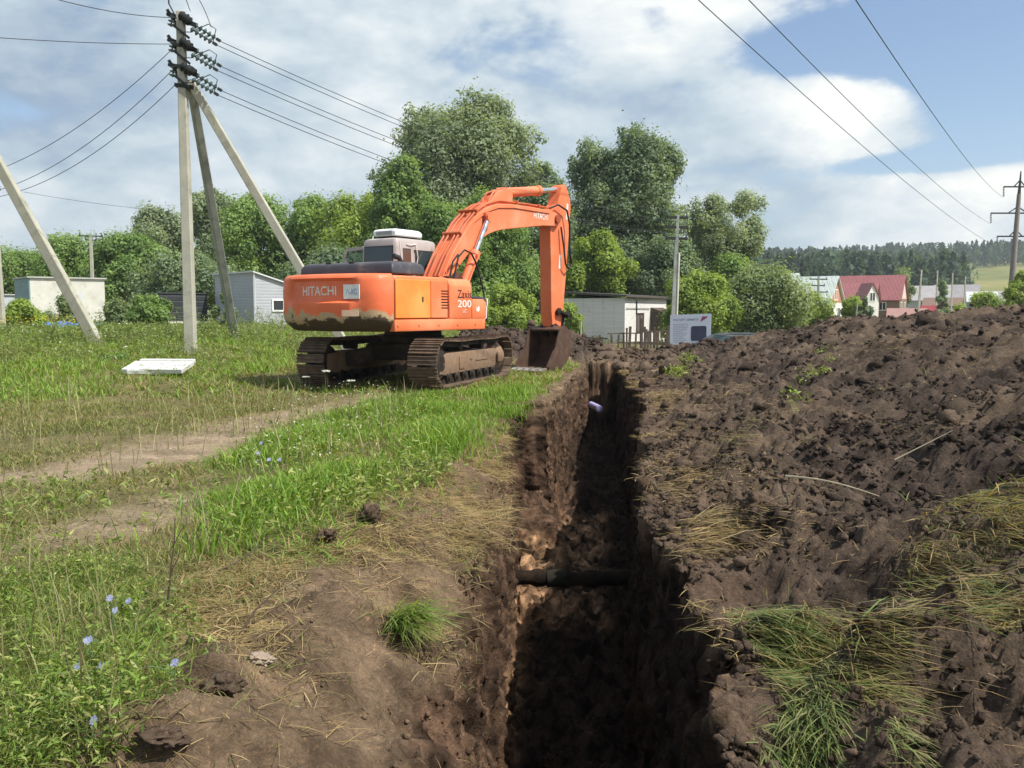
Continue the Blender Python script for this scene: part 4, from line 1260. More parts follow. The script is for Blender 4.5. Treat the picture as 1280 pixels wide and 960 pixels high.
        parts.append(blades('', x, y, rng.uniform(.04, .20, n), rng.uniform(.0022, .0052, n), rng.uniform(.4, 1.2, n), GSTRAW + GDRY + GDRY, '', flat=rng.uniform(.75, 1.2, n), z=base_z(x, y) + rng.random(n) * .012, curl=.1))
    # over the right lip and heap
    n = 60000; y = np.sqrt(rng.uniform(2.4 ** 2, 24 ** 2, n)); d = np.abs(rng.normal(size=n)) * .6 - .05; x = lip_r(y) + d
    k = rng.random(n) < np.clip(.05 + 1.6 * perlin(x * .8, y * .8, y * 0 + 14), 0, 1); x, y = x[k], y[k]; n = len(x)
    parts.append(blades('', x, y, rng.uniform(.04, .22, n), rng.uniform(.0025, .006, n) * (1 + .05 * y), rng.uniform(.4, 1.2, n), GSTRAW + GDRY, '', flat=rng.uniform(.6, 1.1, n), curl=.2))
    n = 40000; y = np.sqrt(rng.uniform(2.4 ** 2, 17 ** 2, n)); x = lip_r(y) + rng.random(n) * 6
    k = rng.random(n) < np.clip(-.1 + 1.6 * perlin(x * .7, y * .7, y * 0 + 24), 0.01, 1); x, y = x[k], y[k]; n = len(x)
    parts.append(blades('', x, y, rng.uniform(.03, .22, n), rng.uniform(.002, .005, n) * (1 + .05 * y), rng.uniform(.4, 1.2, n), GSTRAW + GDRY, '', flat=rng.uniform(.5, 1.1, n), curl=.2))
    pack('straw_litter', parts, 'dry yellow straw lying over the trench banks', 'straw', M_STRAW)

    # turf torn up and thrown on the heap: combed, lying
    parts = []
    TURF = [(.15, .21, .06), (.20, .25, .085), (.12, .19, .05), (.26, .26, .12)]
    zones = [  # pixel outline, height guess, direction of the lay, density, palette, length, flatness
        ([(915, 735), (960, 740), (1000, 770), (1040, 800), (1030, 830), (985, 850), (945, 800)], .08, -.6, 9000, TURF + GMID + GDRY[:1], (.08, .30), 1.0),
        ([(985, 850), (1030, 840), (1040, 880), (1010, 960), (985, 960), (970, 900)], .06, -1.7, 9000, TURF + GMID[:2], (.06, .22), .95),
        ([(1000, 745), (1080, 760), (1110, 800), (1090, 870), (1050, 840), (1010, 790)], .12, -1.1, 4200, GDRY + GMID, (.12, .34), .65),
        ([(1120, 610), (1180, 570), (1300, 560), (1300, 620), (1220, 640), (1130, 650)], .6, -1.3, 2600, TURF + GDRY + GDRY, (.12, .40), .7),
        ([(1080, 730), (1150, 740), (1290, 715), (1300, 755), (1180, 770), (1090, 770)], .3, -.4, 3000, TURF + GDRY + GDRY, (.08, .28), .75),
        ([(1090, 890), (1120, 890), (1130, 950), (1095, 960)], .08, -1.2, 5000, TURF + GMID, (.06, .2), .85),
        ([(890, 545), (930, 520), (935, 545), (900, 560)], .25, -.9, 800, GDRY + GMID[:2], (.10, .34), .8),
        ([(815, 640), (900, 630), (960, 640), (900, 665), (840, 670)], .1, -.3, 1300, GSTRAW + GDRY, (.12, .38), .8),
        ([(810, 590), (850, 580), (870, 600), (830, 615)], .1, -.3, 1000, GSTRAW + GDRY, (.10, .3), .8),
        ([(1170, 660), (1260, 640), (1300, 690), (1230, 700)], .55, -1.5, 1500, GDRY + GMID, (.15, .35), .6),
    ]
    for pts, zg, dr, dens, pal, hh, ff in zones:
        poly = pxpoly(pts, zg)
        x, y = in_zone(int(bb(poly) * dens) + 50, poly, .05); n = len(x)
        k = rng.random(n) < np.clip(.75 + 1.2 * perlin(x * 2.5, y * 2.5, y * 0 + 3), .15, 1); x, y = x[k], y[k]; n = len(x)
        parts.append(blades('', x, y, rng.uniform(*hh, n), rng.uniform(.003, .006, n) * (1 + .05 * y), rng.uniform(.3, 1.1, n), pal, '', flat=np.clip(ff * rng.uniform(.6, 1.3, n), 0, 1.2),
                            z=base_z(x, y) + rng.random(n) * .05, dirv=dr + rng.normal(size=n) * .45 + .9 * perlin(x * 2.2, y * 2.2, y * 0 + 8), curl=.3))
    # scattered sprigs
    n = 5000; y = np.sqrt(rng.uniform(2.4 ** 2, 12 ** 2, n)); x = lip_r(y) + .3 + rng.random(n) * 4.5
    k = rng.random(n) < np.clip(-.25 + 1.6 * perlin(x * .8, y * .8, y * 0 + 34), 0.0, 1); x, y = x[k], y[k]; n = len(x)
    parts.append(blades('', x, y, rng.uniform(.06, .28, n), rng.uniform(.003, .006, n) * (1 + .04 * y), rng.uniform(.3, 1.0, n), GMID + GDRY, '', flat=rng.uniform(.2, .9, n)))
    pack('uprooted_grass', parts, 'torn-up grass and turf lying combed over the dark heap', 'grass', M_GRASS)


build_grass()


def build_herbs():
    """leafy weeds: clumps of small broad leaves on stems"""
    parts = []
    def patch(poly, dens, hh, leaf, pal, per=14):
        bbx = (max(p[0] for p in poly) - min(p[0] for p in poly)) * (max(p[1] for p in poly) - min(p[1] for p in poly))
        x, y = in_zone(int(bbx * dens), poly, .1); n = len(x)
        k = rng.random(n) < np.clip(.55 + 1.3 * perlin(x * 1.1, y * 1.1, y * 0 + 21), .08, 1); x, y = x[k], y[k]; n = len(x)
        if n == 0: return
        z = base_z(x, y); h = rng.uniform(*hh, n)
        lean = rng.normal(size=(n, 2)) * .35
        # stems
        parts.append(blades('', x, y, h, np.full(n, leaf * .14), np.abs(rng.normal(size=n)) * .4, pal, '', z=z))
        N = n * per; i = np.repeat(np.arange(n), per); t = rng.random(N) ** .8
        c = np.stack([x[i] + lean[i, 0] * h[i] * t, y[i] + lean[i, 1] * h[i] * t, z[i] + h[i] * (.08 + .95 * t)], -1)
        c[:, :2] += rng.normal(size=(N, 2)) * leaf * 1.3
        nr = unit(rng.normal(size=(N, 3)) * .6 + np.array([0, 0, .8]))
        v, f = leaf_cards(c, nr, leaf * rng.uniform(.5, 1.3, N), .26)
        p = np.array(pal); cc = p[rng.integers(0, len(p), N)] * rng.uniform(.7, 1.25, (N, 1))
        parts.append((v, f, np.repeat(cc, 4, 0)))
    LEAF = [(.16, .25, .045), (.21, .31, .06), (.125, .20, .045), (.29, .36, .10), (.36, .38, .14)]
    patch(pxpoly([(-40, 735), (130, 700), (190, 760), (215, 850), (170, 905), (150, 980), (-40, 980)]), 420, (.06, .24), .021, LEAF, 18)
    patch(pxpoly([(80, 760), (220, 770), (215, 860), (120, 860)]), 200, (.08, .26), .022, LEAF, 16)
    patch(pxpoly([(0, 600), (110, 600), (120, 640), (0, 700)]), 60, (.05, .16), .03, LEAF, 9)
    patch(pxpoly([(240, 700), (270, 590), (380, 535), (560, 500), (560, 590), (400, 668)]), 36, (.10, .36), .034, LEAF, 12)
    patch(pxpoly([(330, 640), (560, 560), (570, 600), (420, 660)]), 60, (.08, .2), .036, LEAF + [(.20, .25, .06)], 10)
    patch(pxpoly([(80, 598), (270, 570), (260, 640), (60, 690)]), 12, (.05, .14), .04, LEAF, 8)
    patch(pxpoly([(-60, 418), (345, 425), (345, 470), (-60, 520)]), 5, (.15, .40), .035, [(.19, .31, .05), (.24, .37, .07), (.30, .40, .11)], 16)
    patch([(-14, 19.5), (-6.5, 19.5), (-6.5, 24), (-14, 24)], 14, (.25, .62), .045, [(.17, .22, .08), (.24, .29, .10), (.30, .33, .16)], 20)
    # tall weeds at the edge of the field
    W = [(.15, .21, .07), (.21, .275, .09), (.27, .31, .14)]
    for x0, x1, y0, y1, n, hh in ((-24, -9, 24, 38, 1900, (.2, .52)), (-26, -9, 41, 45, 500, (.4, 1.1)), (-10, -5, 26, 38, 500, (.3, .7)), (-5, 1, 30, 40, 350, (.3, .8))):
        p = [(x0, y0), (x1, y0), (x1, y1), (x0, y1)]
        patch(p, n / ((x1 - x0) * (y1 - y0)), hh, .06, W, 22)
    patch([(1, 51.5), (7, 51.5), (6.5, 57), (1, 57)], 2.5, (.2, .7), .10, W, 14)
    patch(pxpoly([(838, 470), (862, 458), (866, 470), (845, 478)], .1), 60, (.1, .25), .05, LEAF, 14)
    patch(pxpoly([(985, 470), (1030, 440), (1035, 470), (1000, 480)], .7), 14, (.1, .28), .045, LEAF, 12)
    pack('leafy_weeds', parts, 'leafy green weeds growing in clumps through the grass', 'weeds', M_GRASS)
    # small flowers
    parts = []
    def dots(x, y, z, sz, col):
        n = len(x); c = np.stack([x, y, z], -1)
        for q in range(2):
            v, f = leaf_cards(c + rng.normal(size=(n, 3)) * sz * .4, unit(rng.normal(size=(n, 3)) * .5 + np.array([0, -.5, .8])), sz * rng.uniform(.6, 1.2, n), .8)
            parts.append((v, f, np.repeat(np.array(col) * rng.uniform(.8, 1.1, (n, 1)), 4, 0)))
    x, y = in_zone(5200, pxpoly([(-60, 412), (90, 412), (110, 440), (-60, 452)]), .5); dots(x, y, base_z(x, y) + rng.uniform(.35, .75, len(x)), .035, (.62, .50, .03))
    x, y = in_zone(1400, pxpoly([(-60, 420), (330, 432), (340, 460), (-60, 500)]), .5); k = rng.random(len(x)) < .16; x, y = x[k], y[k]; dots(x, y, base_z(x, y) + rng.uniform(.25, .5, len(x)), .035, (.72, .72, .66))
    x, y = in_zone(900, pxpoly([(280, 600), (320, 535), (420, 505), (520, 510), (430, 600), (330, 650)]), .2); k = rng.random(len(x)) < .22; x, y = x[k], y[k]; dots(x, y, base_z(x, y) + rng.uniform(.18, .5, len(x)), .010, (.74, .74, .70))
    pack('wild_flowers', parts, 'tiny yellow and white flower heads scattered through the meadow', 'wild flowers', M_VEG)


build_herbs()
# ------------------------------------------------------------------ tracked excavator (local: x right, y forward, z up)
def text_mesh(txt, height, bold=.0, extrude=.002, spacing=1.0):
    cu = bpy.data.curves.new('lettering', 'FONT'); cu.body = txt; cu.size = 1.0
    cu.align_x = 'CENTER'; cu.align_y = 'CENTER'; cu.extrude = 0; cu.offset = bold; cu.resolution_u = 3; cu.space_character = spacing
    ob = bpy.data.objects.new('lettering', cu); COL.objects.link(ob)
    dg = bpy.context.evaluated_depsgraph_get(); dg.update()
    me = bpy.data.meshes.new_from_object(ob.evaluated_get(dg))
    bpy.data.objects.remove(ob); bpy.data.curves.remove(cu)
    v = np.array([q.co[:] for q in me.vertices]); lo, hi = v.min(0), v.max(0)
    s = height / (hi[1] - lo[1])
    v = (v - (lo + hi) / 2) * s
    return me, v


def lettering(name, txt, height, fn, mat, parent, width=None, bold=0.0, spacing=1.0):
    """fn maps flat text coordinates (x, y) to a point just proud of the surface"""
    me, v = text_mesh(txt, height, bold, spacing=spacing)
    if width:
        v[:, 0] *= width / (v[:, 0].max() - v[:, 0].min())
    for q, p in zip(me.vertices, v): q.co = fn(p[0], p[1])
    return link_mesh(name, me, mat, parent)


def bev(o, w=.02, seg=2, ang=35):
    m = o.modifiers.new('edge', 'BEVEL'); m.width = w; m.segments = seg; m.limit_method = 'ANGLE'; m.angle_limit = R_(ang)
    return o


EXC_AT = (-2.13, 18.97, 0.12)
PHI, TH = R_(34), R_(19.3)


def build_excavator():
    root = empty('excavator', EXC_AT, 0, 'big worn orange tracked excavator parked on the grass at the trench end', 'excavator', scale=1.02)
    def up(o): o.rotation_euler = (0, 0, -PHI); return o
    def lo(o): o.rotation_euler = (0, 0, -TH); return o

    # ---- crawler undercarriage
    for side in (-1, 1):
        cx = side * 1.19
        RAD, HL, ZC = .40, 1.66, .45
        path = []
        per = 2 * (2 * HL) + 2 * math.pi * RAD
        n = 49
        for k in range(n):
            s = (k / n) * per
            if s < 2 * HL: y, z, a = -HL + s, ZC + RAD - .035 * math.sin(math.pi * s / (2 * HL)) * (1 + .4 * math.sin(3 * math.pi * s / (2 * HL))), 0
            elif s < 2 * HL + math.pi * RAD:
                t = (s - 2 * HL) / RAD; y, z, a = HL + RAD * math.sin(t), ZC + RAD * math.cos(t), -t
            elif s < 4 * HL + math.pi * RAD: y, z, a = HL - (s - 2 * HL - math.pi * RAD), ZC - RAD, math.pi
            else:
                t = (s - 4 * HL - math.pi * RAD) / RAD; y, z, a = -HL - RAD * math.sin(t), ZC - RAD * math.cos(t), math.pi - t
            path.append((y, z, a))
        mb = MB(); lk_ = MB()
        pitch = per / n
        for (y, z, a) in path:
            rot = Matrix.Rotation(a, 3, 'X'); j = random.uniform(-.006, .006)
            c = Vector((cx + j, y, z))
            mb.box(c + rot @ Vector((0, 0, .035)), (.60, pitch * .93, .022), rot)
            for g, gh in ((-.40, .030), (0, .026), (.40, .030)):
                mb.box(c + rot @ Vector((0, g * pitch, .035 + gh / 2 + .010)), (.598, .020, gh), rot)
            for sx in (-.09, .09):
                lk_.box(c + rot @ Vector((sx, 0, -.03)), (.035, pitch * .98, .10), rot)
        tk = lo(mb.build('track', M_STEEL, root))
        lk_.build('track_chain', M_STEELDK, tk)
        f = MB()
        prof = [(-1.42, .22), (1.30, .22), (1.36, .30), (1.36, .55), (1.25, .63), (-1.30, .63), (-1.45, .52)]
        f.prism(prof, cx - .17, cx + .17, 'X', .02)
        f.box((cx + side * .176, -.62, .42), (.03, .26, .26), None, .01)
        f.box((cx + side * .176, .5, .43), (.02, .7, .02)); f.box((cx + side * .176, -.1, .47), (.02, .10, .05), None, .005)
        f.prism([(-1.75, .24), (-1.40, .20), (-1.40, .62), (-1.75, .60)], cx - .20, cx + .20, 'X', .03)
        lo(f.build('track_frame', M_FRAME, root, 40))
        s = MB()
        s.lathe([(.0, -.16), (.30, -.16), (.34, -.10), (.34, .10), (.30, .16), (.16, .20), (0, .20)], (cx, -HL, ZC), (side, 0, 0), 20)
        for k in range(11):
            t = 2 * math.pi * k / 11; s.box((cx, -HL + .34 * math.cos(t), ZC + .34 * math.sin(t)), (.06, .07, .07), Matrix.Rotation(t, 3, 'X'))
        lo(s.build('sprocket', M_STEELDK, root, 40))
        s = MB(); s.lathe([(0, -.12), (.26, -.12), (.31, -.07), (.31, .07), (.26, .12), (.12, .21), (0, .22)], (cx, HL, ZC - .01), (side, 0, 0), 22)
        s.box((cx + side * .2, HL - .12, ZC - .02), (.05, .32, .22), None, .02)
        lo(s.build('idler_wheel', M_FRAME, root, 40))
        for k in range(7):
            y = -1.2 + 2.4 * k / 6
            s = MB(); s.lathe([(0, -.19), (.06, -.19), (.09, -.15), (.11, -.15), (.11, -.08), (.075, -.06), (.075, .06), (.11, .08), (.11, .15), (.09, .15), (.06, .19), (0, .19)], (cx, y, .18), (1, 0, 0), 14)
            lo(s.build('track_roller', M_STEELDK, root, 40))
        for y in (-.55, .6):
            s = MB(); s.lathe([(0, -.14), (.075, -.14), (.075, .14), (0, .14)], (cx, y, .72), (1, 0, 0), 12)
            lo(s.build('carrier_roller', M_STEELDK, root, 40))
    b = MB()
    b.prism([(-.72, -.78), (.72, -.78), (.72, .78), (-.72, .78)], .44, .78, 'Z', .06)
    for sx in (-1, 1):
        for sy in (-1, 1):
            b.beam((sx * .45, sy * .5, .62), (sx * 1.08, sy * .95, .46), .34, .28)
    b.lathe([(0, .78), (.66, .78), (.66, .92), (.60, .94), (.60, 1.06), (0, 1.06)], (0, 0, 0), (0, 0, 1), 32)
    lo(b.build('undercarriage_body', M_STEELDK, root, 40))

    # ---- counterweight with a curved rear
    RT = 2.75
    def cw_ring(z, ins):
        pts = []
        hw = 1.335 - ins * .55
        N = 40
        for i in range(N + 1):
            x = -hw + 2 * hw * i / N
            y = -(math.sqrt(RT * RT - x * x) - ins)
            # round the two rear corners
            e = (abs(x) - (hw - .26)) / .26
            if e > 0: y += .20 * (1 - math.sqrt(max(0, 1 - e * e)))
            pts.append((x, y, z))
        pts += [(hw, -2.10, z), (-hw, -2.10, z)]
        return pts
    def groove(z0, ins):
        r = cw_ring(z0, ins); q = cw_ring(z0, .0)
        return [tuple(a[i] * w + b_[i] * (1 - w) for i in range(3)) for a, b_, w in zip(r, q, [float(1 - sst(.72, .98, abs(p[0]))) if p[1] < -2.105 else 0 for p in q])]
    b = MB()
    b.rings([cw_ring(1.06, .26), cw_ring(1.10, .17), cw_ring(1.24, .03), cw_ring(1.30, .0), cw_ring(1.585, 0.0), groove(1.60, .02), groove(1.635, .075), groove(1.67, .085),
             groove(1.99, .085), cw_ring(2.04, .02), cw_ring(2.09, .045), cw_ring(2.12, .10)])
    cw = up(b.build('counterweight', M_ORANGE_CW, root, 38))
    def onrear(x, z, off=.004, ins=.085):
        w = float(1 - sst(.72, .98, abs(x)))
        y = -(math.sqrt(RT * RT - x * x) - (ins * w))
        e = (abs(x) - (1.335 - .26)) / .26
        if e > 0: y += .20 * (1 - math.sqrt(max(0, 1 - e * e)))
        return Vector((x, y - off, z))
    lettering('lettering', 'HITACHI', .175, lambda x, y: onrear(x - .02, y + 1.81), M_TEXT_W, cw, .88, .012)
    def plate(name, x0, x1, z0, z1, mat, ins=.085, off=.006):
        q = MB(); n = 6
        A = [onrear(x0 + (x1 - x0) * i / n, z0, off, ins) for i in range(n + 1)]; B_ = [onrear(x0 + (x1 - x0) * i / n, z1, off, ins) for i in range(n + 1)]
        A2 = [p + Vector((0, .012, 0)) for p in A]; B2 = [p + Vector((0, .012, 0)) for p in B_]
        q.rings([A + A2[::-1], B_ + B2[::-1]])
        return q.build(name, mat, cw)
    pl = plate('sticker', .60, .95, 1.66, 1.92, M_WHITE, .06, .012)
    lettering('sticker_lettering', 'А-КС', .11, lambda x, y: onrear(x + .78, y + 1.79, .018, .06), mat_plain('sticker_blue', (.30, .42, .62), .6, .2, 9), pl, .26, .02)
    plate('sticker', .60, .93, 1.345, 1.455, mat_plain('faded_sticker', (.75, .52, .36), .7, .3, 8), 0, .006)
    for z0, z1, ins in ((1.64, 1.86, .0), (1.36, 1.46, .0)):
        plate('reflector', -1.32, -1.17, z0, z1, mat_plain('pale_reflector', (.62, .58, .50), .6, .2, 10), ins, .010)
    # ---- upper deck, engine housing, doors, tanks
    b = MB(); b.prism([(-1.33, -2.085), (1.345, -2.085), (1.345, .72), (1.30, .80), (.55, .80), (.55, 1.1), (-.45, 1.1), (-.45, 1.55), (-1.40, 1.55), (-1.40, .2), (-1.33, .1)], 1.06, 1.285, 'Z', .025)
    up(b.build('upper_deck', M_ORANGE, root, 40))
    b = MB(); b.box((1.03, -1.285, 1.69), (.60, 1.60, .81), None, .05, 3); up(b.build('engine_housing', M_ORANGE, root, 40))
    d = MB(); d.box((1.338, -1.565, 1.665), (.03, 1.00, .72), None, .012); dr = up(d.build('side_door', M_YELLOW, root)); tag(dr, 'yellow-orange repainted side door')
    k = MB(); k.box((1.357, -1.30, 1.66), (.012, .035, .10), None, .004); k.build('door_handle', M_RUBBER, dr)
    d = MB(); d.box((1.336, -.785, 1.665), (.026, .51, .72), None, .012); dr2 = up(d.build('side_door', M_ORANGE, root))
    b = MB(); b.prism([(.70, 1.28), (1.345, 1.28), (1.345, 1.94), (1.30, 2.05), (1.22, 2.085), (.70, 2.085)], -.465, .28, 'Y', .03, 2); ft = up(b.build('fuel_tank', M_ORANGE, root, 40))
    q = MB(); q.lathe([(0, 0), (.09, 0), (.09, .05), (.05, .06), (0, .06)], (1.0, -.1, 2.085), (0, 0, 1), 14); q.build('filler_cap', M_STEELDK, ft, 40)
    b = MB(); b.prism([(.285, 1.28), (.79, 1.28), (.79, 1.52), (.76, 1.63), (.68, 1.69), (.285, 1.69)], .72, 1.345, 'X', .025, 2); tb = up(b.build('toolbox', M_ORANGE, root, 40))
    b = MB(); b.prism([(.30, 1.692), (.68, 1.692), (.76, 1.64), (.77, 1.66), (.69, 1.735), (.30, 1.74)], .74, 1.34, 'X', .008); b.build('tread_plate', M_BLACKPL, tb, 40)
    q = MB(); q.tube([(1.25, .80, 1.25), (1.25, .90, 1.30), (1.25, .92, 1.55)], .018, 6); q.box((1.25, .925, 1.62), (.05, .03, .16), None, .01); q.build('mirror_bracket', M_WHITE, tb)
    b = MB(); b.box((-1.03, -1.15, 1.66), (.60, 1.82, .80), None, .05, 3); up(b.build('left_housing', M_ORANGE, root, 40))
    b = MB(); b.box((0, -1.25, 1.68), (1.50, 1.62, .84), None, .04, 2); up(b.build('engine_bay', M_ORANGE, root, 40))
    g = MB()
    for k in range(7): g.box((1.352, -.62 + .0, 1.50 + k * .055), (.010, .22, .018), Matrix.Rotation(R_(20), 3, 'Y'))
    g.build('vent_grille', M_RUBBER, dr2)
    for yy in (-2.0, -1.4, -.8, -.2, .4):
        g = MB(); g.lathe([(0, 0), (.022, 0), (.022, .012), (0, .014)], (1.346, yy, 1.17), (1, 0, 0), 8); up(g.build('bolt', M_ORANGE_LOW, root))
    g = MB(); g.tube([(.78, .30, 2.09), (.78, .30, 2.42), (.78, -.55, 2.42), (.78, -.55, 2.09)], .017, 6); up(g.build('handrail', M_ORANGE_LOW, root, 40)) if False else g.bm.free()
    # dark engine hood lid
    b = MB()
    def hood(z, i): return [(-1.20 + i, -2.02 + i, z), (1.20 - i, -1.98 + i, z), (1.22 - i, -1.05 - i * 1.2, z), (.2, -.92 - i, z), (-1.20 + i, -.92 - i, z)]
    b.rings([hood(2.125, 0.0), hood(2.26, 0.01), hood(2.335, .05), hood(2.365, .13)])
    hd = up(b.build('engine_hood', M_BLACKPL, root, 30)); bev(hd, .03, 3, 25)
    for bx, sz in (((.86, -1.45, 2.372), (.06, .10, .04)), ((-.5, -1.9, 2.36), (.12, .05, .03)), ((.1, -1.9, 2.36), (.12, .05, .03))):
        b = MB(); b.box(bx, sz, None, .008); b.build('hood_latch', M_STEELDK, hd)
    b = MB(); b.tube([(.35, -.75, 2.05), (.35, -.75, 2.40), (.33, -.80, 2.50), (.30, -.92, 2.53)], .055, 12); up(b.build('exhaust_pipe', M_RUBBER, root, 40))
    # lettering on the tank
    face = lambda x, y: Vector((1.351, x, y))
    lettering('lettering', 'Zaxis', .16, lambda x, y: face(x + .02 + .25 * y * .3, y + 1.78), M_TEXT_D, ft, .46, .004)
    lettering('lettering', '200', .15, lambda x, y: face(x + .02, y + 1.585), M_TEXT_W, ft, .46, .015)
    lettering('lettering', 'LC', .07, lambda x, y: face(x + .02, y + 1.44), M_TEXT_W, ft, .12, .004)
    q = MB(); q.prism([(.42, 1.44), (.50, 1.42), (.54, 1.48), (.51, 1.55), (.47, 1.49), (.43, 1.54)], 1.346, 1.351, 'X'); q.build('decal', M_TEXT_W, tb)

    # ---- cab
    X0, X1, Y0, Y1, Z0, Z1 = -1.46, -.40, -.05, 1.58, 1.28, 2.99
    b = MB()
    def cabring(z, dx, df, db, r=.10):
        x0, x1, y0, y1 = X0 + dx, X1 - dx, Y0 + db, Y1 - df
        pts = []
        for (cx, cy, a0) in ((x1 - r, y1 - r, 0), (x0 + r, y1 - r, 90), (x0 + r, y0 + r, 180), (x1 - r, y0 + r, 270)):
            for t in (0, 22.5, 45, 67.5, 90):
                a = R_(a0 + t); pts.append((cx + r * math.cos(a), cy + r * math.sin(a), z))
        return pts
    b.rings([cabring(Z0, 0, 0, 0), cabring(2.0, 0, 0, 0), cabring(2.78, .03, .16, .03), cabring(2.91, .035, .20, .035), cabring(2.97, .06, .25, .06), cabring(Z1 + .01, .13, .34, .13)])
    cab = up(b.build('cab', M_CABGREY, root, 40))
    # tinted panes stand a little proud of the shell; rubber seal around each
    def pane(name, pts, out, mat):
        pts = [Vector(p) for p in pts]; nrm = Vector(out).normalized(); c = sum(pts, Vector()) / len(pts)
        s = MB(); s.rings([[c + (p - c) * 1.06 - nrm * .03 for p in pts], [c + (p - c) * 1.06 + nrm * .006 for p in pts]])
        fr = s.build(name + '_frame', M_RUBBER, cab)
        s = MB(); s.rings([[p - nrm * .01 for p in pts], [p + nrm * .012 for p in pts]])
        s.build(name, mat, fr)
    xr = X1 - .012
    pane('rear_window', [(-1.33, Y0 + .012, 2.14), (-.53, Y0 + .012, 2.14), (-.54, Y0 + .034, 2.81), (-1.32, Y0 + .034, 2.81)], (0, -1, 0), M_CABGLASS)
    pane('side_window', [(xr, .20, 2.12), (xr, .45, 2.12), (xr - .022, .45, 2.76), (xr - .022, .20, 2.76)], (1, 0, 0), mat_glass('brown_interior_glass', (.10, .06, .045), .15))
    pane('side_window', [(xr, .58, 1.95), (xr, 1.45, 1.95), (xr - .022, 1.30, 2.74), (xr - .022, .58, 2.74)], (1, 0, 0), M_CABGLASS)
    pane('windscreen', [(-1.30, Y1 - .01, 1.75), (-.56, Y1 - .01, 1.75), (-.58, Y1 - .145, 2.72), (-1.28, Y1 - .145, 2.72)], (0, 1, .1), M_CABGLASS)
    for pts in ([(xr - .02, .10, 2.92), (xr + .01, .12, 2.5), (xr + .02, .05, 2.2), (xr + .02, .3, 2.06), (xr + .03, .55, 2.02)],
                [(xr - .02, .62, 2.9), (xr + .03, .64, 2.6), (xr + .02, .56, 2.3), (xr + .02, .5, 2.05)], [(xr, .3, 2.87), (xr + .01, .45, 2.86), (xr, .62, 2.88)]):
        s = MB(); s.tube(pts, .010, 5); s.build('cable', M_OFFWHITE, cab)
    s = MB(); s.tube([(-1.2, .1, 2.97), (-1.2, .1, 3.06)], .012, 6); s.build('aerial_stub', M_WHITE, cab)
    # roof air conditioner
    s = MB()
    def acr(z, i): return [(-1.26 + i, .17 + i, z), (-.62 - i, .17 + i, z), (-.62 - i, 1.05 - 2.2 * i, z), (-.72 - i, 1.18 - 2.4 * i, z), (-1.16 + i, 1.18 - 2.4 * i, z), (-1.26 + i, 1.05 - 2.2 * i, z)]
    s.rings([acr(3.055, .02), acr(3.07, 0), acr(3.16, .0), acr(3.20, .03), acr(3.215, .09)])
    ac = s.build('air_conditioner', M_WHITE, cab, 30); bev(ac, .015, 2, 25)
    s = MB(); s.box((-.94, .62, 3.03), (.48, .75, .08)); s.build('mounting_plate', M_RUBBER, ac)
    s = MB()
    for i in range(6): s.box((-.94, .164, 3.08 + i * .016), (.46, .012, .006))
    s.build('vent_grille', mat_plain('grey_plastic', (.35, .36, .38), .6, .1, 4), ac)
    # cab door standing open
    dm = Matrix.Translation(Vector((X0 - .01, .32, 0))) @ Matrix.Rotation(R_(100), 4, 'Z')
    s = MB()
    fr = [(0, 1.35), (.80, 1.35), (.80, 1.9), (.74, 2.62), (.64, 2.80), (0.06, 2.82), (0, 2.78)]
    for a_, b_ in zip(fr, fr[1:] + fr[:1]): s.beam((0 + a_[0], 0, a_[1]), (b_[0], 0, b_[1]), .075, .05, (0, 1, 0))
    s.box((.4, 0, 1.62), (.78, .035, .5), None, .01)
    # the door hinges at its rear edge and lies back along the housing
    dm = Matrix.Translation(Vector((X0 - .02, .14, 0))) @ Matrix.Rotation(R_(180 - 10), 4, 'Z')
    dr = s.build('cab_door', M_CABGREY, cab, 40, dm)
    s = MB(); s.rings([[(x, -.006, z) for x, z in ((.03, 1.86), (.78, 1.86), (.72, 2.60), (.62, 2.77), (.05, 2.78))], [(x, .006, z) for x, z in ((.03, 1.86), (.78, 1.86), (.72, 2.60), (.62, 2.77), (.05, 2.78))]])
    s.build('door_glass', M_CLEAR, dr, None, dm)

    # ---- boom
    topl = [(.32, 1.96), (.46, 2.04), (.64, 2.13), (1.00, 2.66), (1.38, 3.08), (1.66, 3.37), (1.98, 3.62), (2.38, 3.82), (2.75, 3.92), (3.30, 3.97), (4.2, 3.99), (5.10, 3.98), (5.38, 3.95), (5.56, 3.86)]
    botl = [(5.58, 3.72), (5.46, 3.62), (5.25, 3.60), (4.73, 3.57), (3.63, 3.43), (2.95, 3.34), (2.62, 3.27), (2.34, 3.18), (2.08, 3.05), (1.75, 2.82), (1.36, 2.50), (1.02, 2.18), (.84, 1.95), (.60, 1.78), (.40, 1.78), (.30, 1.86)]
    b = MB(); b.prism(topl + botl, -.27, .27, 'X'); boom = up(b.build('boom', M_ORANGE_BOOM, root)); bev(boom, .018, 2, 40)
    lettering('lettering', 'HITACHI', .155, lambda x, y: Vector((.276, x + 4.62, y + 3.80)), M_TEXT_W, boom, .66, .012)
    s = MB()
    s.lathe([(0, -.36), (.12, -.36), (.12, .36), (0, .36)], (0, 2.24, 3.56), (1, 0, 0), 16); s.lathe([(0, -.40), (.06, -.40), (.06, .40), (0, .40)], (0, 2.24, 3.56), (1, 0, 0), 12)
    s.build('pivot_pin', mat_plain('dark_orange_boss', (.34, .075, .03), .6, .3, 8), boom, 40)
    s = MB(); s.lathe([(0, -.33), (.11, -.33), (.11, .33), (0, .33)], (0, 5.39, 3.79), (1, 0, 0), 16); s.build('pivot_pin', mat_plain('dark_orange_boss', (.34, .075, .03), .6), boom, 40)
    # bracket on the crown of the boom for the arm cylinder
    s = MB()
